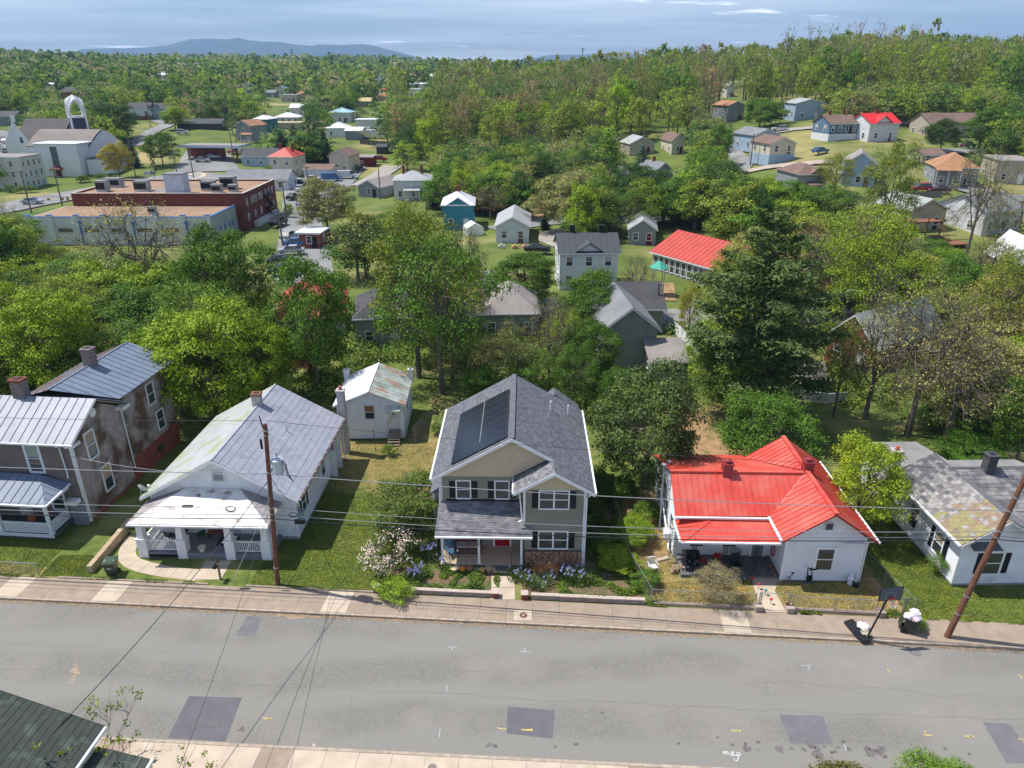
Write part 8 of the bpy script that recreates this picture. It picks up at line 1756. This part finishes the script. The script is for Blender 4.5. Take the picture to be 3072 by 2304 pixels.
# playground
def playground():
    b = P(1970, 885); t = thing('climbing_frame', 'green-roofed playground climbing tower with slide', 'playground tower', b); g = mk('play_green', (.05, .36, .26), rough=.5); bb = mk('play_blue', (.03, .12, .42), rough=.5)
    for x in (-.7, .7):
        for y in (-.7, .7): MB().cyl(x, y, 0, 4.2, .06, 8).obj('post', steelM, t)
    MB().cyl(0, 0, 4.0, 4.9, 1.35, 8, r2=.15).obj('canopy', g, t); MB().box(-.7, .7, -.7, .7, 1.4, 1.5).obj('deck', bb, t); MB().prism([(-.6, -.7, 1.4), (.4, -.7, 1.4), (.4, -2.6, .2), (-.6, -2.6, .2)], (0, 0, .12)).obj('slide', g, t); MB().box(-1.1, -.75, -.6, .6, .2, 1.6).obj('panel', bb, t)
    patch('play_bark', [(1935, 850), (2020, 850), (2030, 905), (1935, 900)], dirtM, .12, 4)
    for i, (px, py, lb) in enumerate(((1962, 805, 'small timber play bench on the playground lawn'), (1950, 858, 'timber balance beam at the left of the play bark'))): b = P(px, py); q = thing('timber_bench', lb, 'bench', b, R(i*30)); MB().box(-.8, .8, -.3, .3, .35, .45).obj('seat', MATS['weathered_timber'], q); MB().box(-.7, -.6, -.25, .25, 0, .35).box(.6, .7, -.25, .25, 0, .35).obj('leg', MATS['weathered_timber'], q)
playground()
# timber deck with stairs on the right
b = P(2830, 735); t = thing('timber_deck', 'red-brown timber deck with steep stairs down the bank', 'deck', b, R(10)); dk = mk('deck_redwood', (.26, .12, .07), (.18, .08, .05), scale=2, rough=.9)
MB().box(-3.5, 3.5, -2, 1.5, .3, .5).obj('lower_deck', dk, t); MB().box(-4, 1.5, 3, 5.5, 3.2, 3.4).obj('upper_deck', dk, t)
for i in range(10): MB().box(.6, 1.7, 3-.3*i, 3.25-.3*i, 3.1-.27*i, 3.15-.27*i).obj('step', dk, t)
for x in (-4, -1.3, 1.4): MB().box(x-.08, x+.08, 3, 3.16, 0, 4.2).obj('post', dk, t)
for y in (-2, 1.45): 
    MB().box(-3.5, 3.5, y, y+.06, 1.2, 1.3).obj('handrail', dk, t)
# distant utility poles
for i, (x, y0, y1, lb) in enumerate(((95, 640, 512, 'leaning utility pole with two lamps before the school'), (187, 618, 508, 'utility pole with crossarms left of the brick building'), (409, 540, 395, 'tall pale pole behind the yellow tree'), (532, 527, 405, 'utility pole at the road corner before the round tree'),
        (582, 537, 442, 'thin utility pole on the pavement island'), (703, 492, 398, 'pole right of the flat canopy'), (715, 470, 402, 'metal pole beside the silver car'), (861, 665, 543, 'pole with two transformers right of the brick building'), (849, 738, 625, 'pole by the dark car park entrance'), (929, 588, 500, 'pole beside the parked pickups'),
        (1141, 600, 506, 'pole behind the taupe gabled house'), (2250, 500, 400, 'pole beside the light blue hillside house'), (2388, 555, 490, 'pole left of the grey porch house'), (1967, 984, 850, 'tall pole behind the grey-green gable house'), (2932, 885, 780, 'pole before the broad white roof'),
        (1368, 760, 700, 'pole with grey transformer by the small white tent'), (2200, 362, 320, 'pole before the orange-roofed hill house'), (452, 382, 340, 'pole by the white and light blue houses'), (2452, 357, 316, 'pale pole before the red-brown deck rail'), (1062, 365, 335, 'pole near the pale blue roof'))):
    bb = P(x, y0); dx, dy, dz = ray(x, y1); zt = CH+dz*bb.y/dy; pole(lb, tuple(bb), (bb.x+random.uniform(-.1, .1), bb.y, zt), .16, arms=((.97, 2.2, .1),) if i in (0, 1, 3, 4, 7, 9, 14) else (), mat=mk('grey_pole', (.17, .14, .11), (.12, .10, .085), scale=3, rough=.9), n=6)
# traffic lights
for i, (x, y) in enumerate(((147, 602), (188, 600), (203, 598))):
    b = Vector((0, 0, 0)); dx, dy, dz = ray(x, y); Y = 178; tt = Y/dy; q = thing('traffic_light', ['left yellow traffic light over the junction', 'middle yellow traffic light over the junction', 'right yellow traffic light over the junction'][i], 'traffic light', (dx*tt, Y, CH+dz*tt)); MB().box(-.22, .22, -.2, .2, -.6, .6).obj('housing', mk('signal_yellow', (.45, .26, .02), rough=.5), q)
    for k in range(3): MB().cyl(0, 0, 0, .05, .13, 10).obj('lens', mk('lens_%d' % k, ((.3, .01, .01), (.3, .15, .01), (.01, .2, .05))[k], rough=.3), q).location = (0, 0, 0); 
    for k, o in enumerate([c for c in q.children if c.name.startswith('lens')]): o.rotation_euler = (math.pi/2, 0, 0); o.location = (0, -.2, .36-k*.36)
    A = Vector(q.location); cable('span wire above the %s traffic light' % ['left', 'middle', 'right'][i], A+Vector((-6, 0, 1.2)), A+Vector((6, 0, .9)), .3, .03)
# signs, mound, tent, mast
b = P(450, 530); t = thing('lawn_sign', 'white church sign board on the lawn corner', 'sign', b); MB().box(-1.5, 1.5, -.08, .08, .5, 1.5).obj('board', whiteP, t); MB().box(-1.3, -1.2, -.06, .06, 0, .5).box(1.2, 1.3, -.06, .06, 0, .5).obj('post', steelM, t)
m = MB(); m.box(-1.2, -.9, -.1, -.08, .65, 1.35)
for k in range(3): m.box(-.7, 1.2, -.1, -.08, 1.2-k*.25, 1.28-k*.25)
m.obj('lettering', mk('sign_grey', (.2, .2, .22), rough=.6), t)
b = P(1650, 600); o = lump('earth_mound', 'orange bare earth mound at the foot of the wood', 'mound', P(1585, 590)+Vector((0, 0, -.5)), 5.5, dirtM, 4, amp=.5, squash=.42)
t = thing('garden_tent', 'small white gabled tent left of the grey gabled cottage', 'tent', P(1420, 702), R(20)); MB().prism([(-1.6, -1.5, 0), (1.6, -1.5, 0), (1.6, -1.5, 1.5), (0, -1.5, 2.4), (-1.6, -1.5, 1.5)], (0, 3, 0)).obj('canvas', whiteP, t)
for i, (px, py, zt_, lb) in enumerate(((877, 176, 147, 'thin communications mast on the left skyline'), (1747, 184, 143, 'communications mast on the right skyline'))):
    dx, dy, dz = ray(px, py); Y = 1300; tt = Y/dy; z0 = h(dx*tt, Y); dx2, dy2, dz2 = ray(px, zt_); z1 = CH+dz2*Y/dy2; t = thing('lattice_mast', lb, 'mast', (dx*tt, Y, z0)); MB().tube([(0, 0, 0), (0, 0, z1-z0)], [1.2, .5], 6).obj('mast', mk('mast_grey', (.12, .14, .17), rough=.6), t); MB().tube([(-3, 0, z1-z0-2), (3, 0, z1-z0-2)], .7, 6).tube([(-2, 0, z1-z0-6), (2, 0, z1-z0-6)], .6, 6).obj('antenna', MATS['mast_grey'], t)
# clutter before the grey gabled cottage
b = P(1545, 742)
for i, (x, y, c, lb) in enumerate(((-2.4, -.6, (.6, .58, .55), 'white crate heap at the left of the cluttered porch'), (0, -1.0, (.55, .35, .18), 'tan sheeted table on the cluttered porch'), (1.8, -.7, (.5, .3, .25), 'pinkish boxes at the right of the cluttered porch'))): q = thing('clutter_pile', lb, 'clutter', (b.x+x, b.y+y, b.z), R(i*15)); [MB().box(-.6+k*.4, -.25+k*.4, -.3, .3, 0, .5+.25*(k % 2)).obj('box', mk('clutter_%d' % i, c, rough=.8), q) for k in range(3)]
# white vinyl fence line and picket fences
def pfence(label, pxs, hh, mat, board=1.8, name='panel_fence'):
    q = [P(*p) for p in pxs]; t = thing(name, label, 'fence', q[0])
    for a, c in zip(q, q[1:]):
        n = max(1, round((c-a).length/board))
        for i in range(n): u = a.lerp(c, i/n)-q[0]; v = a.lerp(c, (i+1)/n-.03/n)-q[0]; MB().prism([u, v, v+Vector((0, 0, hh)), u+Vector((0, 0, hh))], (0, .06, 0)).obj('fence_panel', mat, t)
pfence('white vinyl fence beside the parked pickups', [(880, 548), (925, 556), (1005, 560)], 1.7, whiteP); pfence('dark timber fence behind the depot trees', [(1080, 432), (1150, 440), (1175, 445)], 1.8, walls['dark']); pfence('white fence right of the grey-green gable house', [(2020, 1000), (2060, 1040), (2100, 1075)], 1.6, whiteP)
pfence('grey stone retaining wall below the hillside houses', [(2630, 590), (2720, 596), (2830, 592)], 1.2, mk('grey_stone_wall', (.22, .20, .18), (.15, .14, .13), scale=2, rough=.95), 3, 'retaining_wall'); pfence('old grey picket fence behind the lime-green tree', [(2400, 1200), (2480, 1210), (2540, 1205)], 1.0, dirtyW, .5, 'picket_fence')
# ------------------------------------------------------------------ streets, car parks, drives and lawns of the middle distance
strip('back_street', [(1380, 930), (1700, 925), (1990, 960), (2300, 940), (2650, 950), (3150, 975)], 8.5, asphG, .09)
patch('car_park', [(820, 850), (1010, 850), (950, 600), (850, 590)], asphG, .1); patch('forecourt', [(520, 520), (720, 515), (690, 462), (560, 455)], asphG, .22); patch('lot_right_of_block', [(855, 600), (960, 600), (930, 540), (840, 560)], asphG, .22)
strip('main_road', [(-60, 640), (150, 600), (380, 560), (560, 535), (700, 545), (860, 540)], 13, asphG, .26); patch('church_car_park', [(-60, 480), (70, 480), (90, 405), (-40, 385)], asphG, .25); strip('town_lane', [(400, 440), (450, 400), (500, 375), (470, 362)], 6, asphG, .28)
strip('kerb_pavement', [(560, 545), (610, 532), (600, 520), (520, 540)], 1.5, concL, .32); patch('town_yard', [(880, 590), (1010, 600), (1100, 500), (1010, 480)], asphG, .2); strip('gravel_lane', [(1180, 500), (1120, 540), (1080, 560)], 6, gravelM, .3)
strip('gravel_drive', [(1700, 745), (1640, 722), (1650, 700), (1700, 690), (1760, 688)], 3.2, gravelM, .16); strip('near_side_street', [(1480, 690), (1640, 668), (1780, 662), (2000, 660)], 6, asphG, .18)
strip('hill_lane', [(2190, 530), (2215, 505), (2200, 478), (2170, 440)], 7, asphG, .3); strip('hill_lane', [(2230, 520), (2300, 505), (2400, 495), (2500, 488)], 4, concM, .36); strip('upper_lane', [(2180, 405), (2300, 402), (2380, 390), (2480, 382), (2640, 376), (2780, 372)], 4, gravelM, .33)
strip('hill_drive', [(2880, 560), (2960, 585), (3072, 600)], 7, asphG, .32); patch('hill_yard', [(2650, 690), (2830, 640), (2760, 618), (2620, 660)], asphG, .3); strip('ridge_lane', [(2780, 462), (2900, 455), (3072, 470)], 6, asphG, .3)
patch('playground_lawn', [(1880, 830), (2100, 900), (2060, 800), (1900, 770)], fieldM, .05, 6)
for x, y, r in ((660, 0, 0),): pass
# lawn pieces with worn soil
patch('worn_lawn', [(2540, 790), (2700, 800), (2690, 740), (2560, 720)], dirtM, .12, 5); patch('earth_track', [(1590, 680), (1625, 680), (1640, 600), (1560, 600)], dirtM, .14, 5)
# ------------------------------------------------------------------ woods
CLR = [(1950, 700, 2110, 840), (1650, 735, 1880, 905), (1090, 860, 1210, 930), (1180, 640, 1500, 845), (1600, 660, 1700, 850), (2200, 380, 2720, 520), (520, 440, 760, 540), (820, 540, 1010, 880), (380, 370, 520, 460), (0, 395, 90, 480), (2300, 500, 2400, 600), (1880, 760, 2110, 920), (1000, 470, 1180, 560),
       (2180, 340, 2200, 500), (2640, 560, 2900, 610), (1620, 590, 1700, 640), (0, 560, 440, 640), (1215, 600, 1260, 650), (2500, 560, 2620, 600), (2880, 920, 3072, 990), (2640, 1000, 2740, 1080)]
def blocked(px, py0, py1, w, Y):
    a, b = px-w*.42, px+w*.42
    for x0, y0, x1, y1, yb in CLEAR:
        if Y < yb+6 and a < x1 and b > x0 and py0 < y1 and py1 > y0 and (yb < 330 or (min(py1, y1)-max(py0, y0) > .35*(y1-y0) and min(b, x1)-max(a, x0) > .3*(x1-x0))): return True
    for x0, y0, x1, y1 in CLR:
        if a < x1 and b > x0 and py0 < y1-4 and py1 > y0+4: return True
    return False
cand = []
rgw = np.random.default_rng(77)
def sample(n, tr, yr, fn):
    Y = np.sqrt(rgw.uniform(yr[0]**2, yr[1]**2, n)); t = rgw.uniform(tr[0], tr[1], n)
    for y, tt in zip(Y, t): fn(tt*y, y, tt)
def addc(X, Y, H, W, ty, col, lab):
    z = h(X, Y); px, py1, d = proj(X, Y, z); _, py0, _ = proj(X, Y, z+H)
    if px < -60 or px > 3132: return
    if blocked(px, py0, py1, W*CF/d, Y) or any(abs(X-q[0]) < q[2]+W*.35 and -W*.5 < Y-q[1] < q[3]+W*.5 for q in BC): return
    cand.append((Y, X, z, H, W, ty, col, lab, px, py0, py1))
def wood_hill(X, Y, t):
    y0 = 236 if t < .30 else (262 if t < .42 else 240)
    if t > .30 and Y < 262+(t-.3)*20: return
    if Y < y0 or (t < .02 and Y < 232): return
    r = rgw.random(); H = rgw.uniform(13, 22); W = rgw.uniform(7, 11)
    if .34 < t < .55 and r < .05: H += 6
    if r < (.42 if t < .28 else .2): addc(X, Y, H, W*.8, 'b', random.choice(['twig', 'olive', 'olive', 'brown']), 'B')
    elif r < .72: addc(X, Y, H, W, 's', random.choice(['olive', 'bright', 'olive', 'mid']), 'S')
    else: addc(X, Y, H*.9, W, 'd', random.choice(['mid', 'bright', 'mid', 'olive']), 'D')
sample(2100, (-.16, .80), (232, 470), wood_hill)
def town_tree(X, Y, t):
    r = rgw.random(); H = rgw.uniform(7, 14); W = rgw.uniform(7, 12)
    if Y > 330: H += 2
    ty = 'd' if r < .55 else ('s' if r < .8 else ('b' if r < .9 else 'c')); 
    addc(X, Y, H, W if ty != 'c' else W*.5, ty, {'d': random.choice(['mid', 'dark', 'mid', 'bright']), 's': random.choice(['olive', 'bright', 'pale']), 'b': random.choice(['twig', 'brown', 'pale']), 'c': 'conif'}[ty], 'T')
sample(1500, (-.75, -.14), (190, 290), town_tree); sample(4600, (-.82, -.06), (285, 640), town_tree)
def mid_tree(X, Y, t):
    r = rgw.random(); H = rgw.uniform(6, 11); W = rgw.uniform(5, 9); ty = 'd' if r < .6 else ('s' if r < .85 else 'b')
    addc(X, Y, H, W, ty, random.choice(['mid', 'dark', 'bright', 'olive']) if ty != 'b' else 'twig', 'M')
sample(1100, (-.10, .34), (92, 235), mid_tree); sample(1400, (.30, .80), (92, 262), mid_tree); sample(200, (-.75, -.1), (86, 125), mid_tree)
def far_tree(X, Y, t):
    r = rgw.random(); H = rgw.uniform(12, 20); W = rgw.uniform(10, 17); dk = (-.05 < t < .12 and 600 < Y < 1300 and r < .6)
    addc(X, Y, H, W, 'd', 'conif' if dk else random.choice(['mid', 'mid', 'bright', 'olive', 'dark', 'pale']), 'F')
sample(3600, (-.85, .85), (600, 1500), far_tree)
cand.sort()
near = sorted([c for c in cand if c[0] < 275], key=lambda c: -c[3]*c[4]/c[0]**2)[:330]; ns = set(id(c) for c in near); rest = [c for c in cand if id(c) not in ns]
LBL = {'B': 'tree in the wood at the foot of the hill', 'S': 'tree in the wood at the foot of the hill', 'D': 'tree in the wood at the foot of the hill', 'T': 'tree standing among the town houses on the left', 'M': 'tree standing between the gardens of the middle distance', 'F': 'tree'}
GRP = {'B': 'trees at the edge of the wood', 'S': 'trees at the edge of the wood', 'D': 'trees at the edge of the wood', 'T': 'trees among the town houses', 'M': 'trees between the middle-distance gardens', 'F': 'trees'}
for (Y, X, z, H, W_, ty, col, lab, px, py0, py1) in near: tree(ty, (X, Y, z), H, W_, tuple(v*(1.35 if lab in 'BSD' else 1.15) for v in COL[col]), CW[col]+' '+TWD[ty]+' '+LBL[lab], group=CW[col]+' '+TWD[ty]+' '+GRP[lab])
# the farther trees: one mass, with every crown a real cloud of leaves
def forest(cs):
    tmpl = {}
    for nm, (K_, n_, lf) in {'m': (16, 26, .85), 'f': (11, 12, 1.5), 'x': (8, 8, 2.3)}.items():
        tmpl[nm] = [gen_tree(400+i, 'D', K_, n_, lf, 12, 10, .12, limbs=False)[0] for i in range(5)]
    tmpl['bm'] = [gen_tree(450+i, 'B', 26, 15, .5, 12, 10, .25, limbs=False)[0] for i in range(4)]
    Vs, Cs = [], []; tr_ = MB()
    for (Y, X, z, H, W_, ty, col, lab, px, py0, py1) in cs:
        lod = 'm' if Y < 420 else ('f' if Y < 800 else 'x')
        if Y > 420 and rgw.random() < .0: continue
        T_ = tmpl['bm'] if (ty in 'bs' and Y < 420) else tmpl[lod]; V = T_[rgw.integers(len(T_))]; a = rgw.uniform(0, 6.28); c, s = math.cos(a), math.sin(a)
        if len(V) > 120 and ty == 'b': V = V[rgw.random(len(V)) < .75]
        cw = (.5 if ty == 'c' else 1)
        x = (V[..., 0]*c-V[..., 1]*s)*W_/10*cw+X; y = (V[..., 0]*s+V[..., 1]*c)*W_/10*cw+Y; zz_ = V[..., 2]*H/12+z-.2
        Vs.append(np.stack([x, y, zz_], -1)); q = np.array(COL[col] if isinstance(col, str) else col)*rgw.uniform(1.25, 1.75)*(1.12, 1.0, 1.15); Cs.append(np.broadcast_to(q, (len(V), 3)))
        if Y < 400:
            r = .022*H*.7; tr_.tube([(X, Y, z), (X+rgw.normal()*.3, Y, z+H*.75)], [r, r*.3], 3, cap=False)
            if ty in 'bs':
                for _ in range(7): a2 = rgw.uniform(0, 6.28); f = rgw.uniform(.3, .7); tr_.tube([(X, Y, z+H*f), (X+W_*.38*math.cos(a2), Y+W_*.38*math.sin(a2), z+H*min(1, f+.35))], [r*.4, r*.08], 3, cap=False)
    V = np.concatenate(Vs); Cc = np.concatenate(Cs); m = mk('forest_leaf', (.1, .1, .1), rough=.8, isl=.17)
    nt = m.node_tree; at_ = nt.nodes.new('ShaderNodeAttribute'); at_.attribute_name = 'tint'; b = nt.nodes['Principled BSDF']; lk = b.inputs['Base Color'].links[0]; mixn = lk.from_node; nt.links.new(at_.outputs['Color'], mixn.inputs[6])
    tl = nt.nodes.new('ShaderNodeBsdfTranslucent'); ms = nt.nodes.new('ShaderNodeMixShader'); ms.inputs[0].default_value = .35; nt.links.new(mixn.outputs[2], tl.inputs[0]); nt.links.new(b.outputs[0], ms.inputs[1]); nt.links.new(tl.outputs[0], ms.inputs[2]); nt.links.new(ms.outputs[0], nt.nodes['Material Output'].inputs[0])
    me = quads_mesh('far_wood', V, [m]); ca = me.attributes.new('tint', 'FLOAT_COLOR', 'CORNER'); cc = np.ones((len(V), 4, 4), np.float32); cc[..., :3] = Cc[:, None, :]; ca.data.foreach_set('color', cc.ravel())
    o = bpy.data.objects.new('far_wood', me); C.objects.link(o); tag(o, 'wooded slopes and tree canopy filling the town and the hills beyond', 'wood'); o['kind'] = 'stuff'
    o = tr_.obj('far_trunks', mk('far_bark', (.17, .145, .12), rough=.95), kind='stuff'); tag(o, 'thin trunks and limbs standing in the wooded slopes', 'trunks')
    print('forest quads', len(V), 'trees', len(cs), 'individual', NT[0])
forest(rest)
# ------------------------------------------------------------------ blue mountains
def mountain(prof, Y, name='mountain'):
    m = MB(); random.seed(2); rows = 10; pts = []
    for i in range(len(prof)-1):
        (xa, ya), (xb, yb) = prof[i], prof[i+1]; n = max(1, int((xb-xa)/12))
        for k in range(n): f = k/n; pts.append((xa+(xb-xa)*f, ya+(yb-ya)*f+random.uniform(-.5, .5)))
    pts.append(prof[-1])
    for j in range(rows+1):
        f = j/rows
        for x, y in pts:
            dx, dy, dz = ray(x, y); zt = max(5, CH+dz*Y/dy); X = dx*Y/dy; yy = Y-1800*(1-f)+120*math.sin(x*.03+j); nz = 1+.10*mnoise.noise(Vector((x*.02, j*.6, 1)))*(1 if 0 < j < rows else 0)
            m.v.append((X*yy/Y, yy, (zt)*f**.8*nz-5*(1-f)))
    n = len(pts)
    for j in range(rows):
        for i in range(n-1): a = j*n+i; m.f.append((a, a+1, a+n+1, a+n)); m.m.append(0)
    k = len(m.v)
    for i, (x, y) in enumerate(pts): v = m.v[rows*n+i]; m.v.append((v[0]*1.25, v[1]*1.25, -5))
    for i in range(n-1): a = rows*n+i; m.f.append((a, a+1, k+i+1, k+i)); m.m.append(0)
    return struct(m.obj(name, mk('mountain_forest', (.035, .06, .03), (.05, .075, .04), scale=.004, rough=.95, det=8), smooth=True))
mountain([(180, 172), (240, 149), (330, 143), (440, 144), (500, 137), (540, 124), (570, 117), (620, 116), (680, 119), (715, 113), (750, 120), (810, 125), (840, 126), (880, 134), (930, 137), (960, 132), (1024, 135), (1090, 133), (1130, 139), (1170, 149), (1215, 160), (1260, 175)], 9000)
mountain([(1540, 182), (1590, 174), (1650, 165), (1760, 163), (1850, 157), (1900, 162), (2000, 170), (2200, 180), (2500, 182), (2800, 176), (3000, 182), (3200, 186)], 9500)
# ------------------------------------------------------------------ air
def haze():
    m = bpy.data.materials.new('haze_air'); m.use_nodes = True; nt = m.node_tree; nt.nodes.remove(nt.nodes['Principled BSDF']); v = nt.nodes.new('ShaderNodeVolumePrincipled'); v.inputs['Color'].default_value = (.40, .63, 1, 1); v.inputs['Density'].default_value = HAZE; v.inputs['Anisotropy'].default_value = 0
    nt.links.new(v.outputs[0], nt.nodes['Material Output'].inputs['Volume']); o = MB().box(-11000, 11000, -600, 11000, -30, 520).obj('haze', m, kind='stuff'); tag(o, 'thin blue haze filling the air over town and hills', 'haze')
HAZE = 1.1e-4
haze()
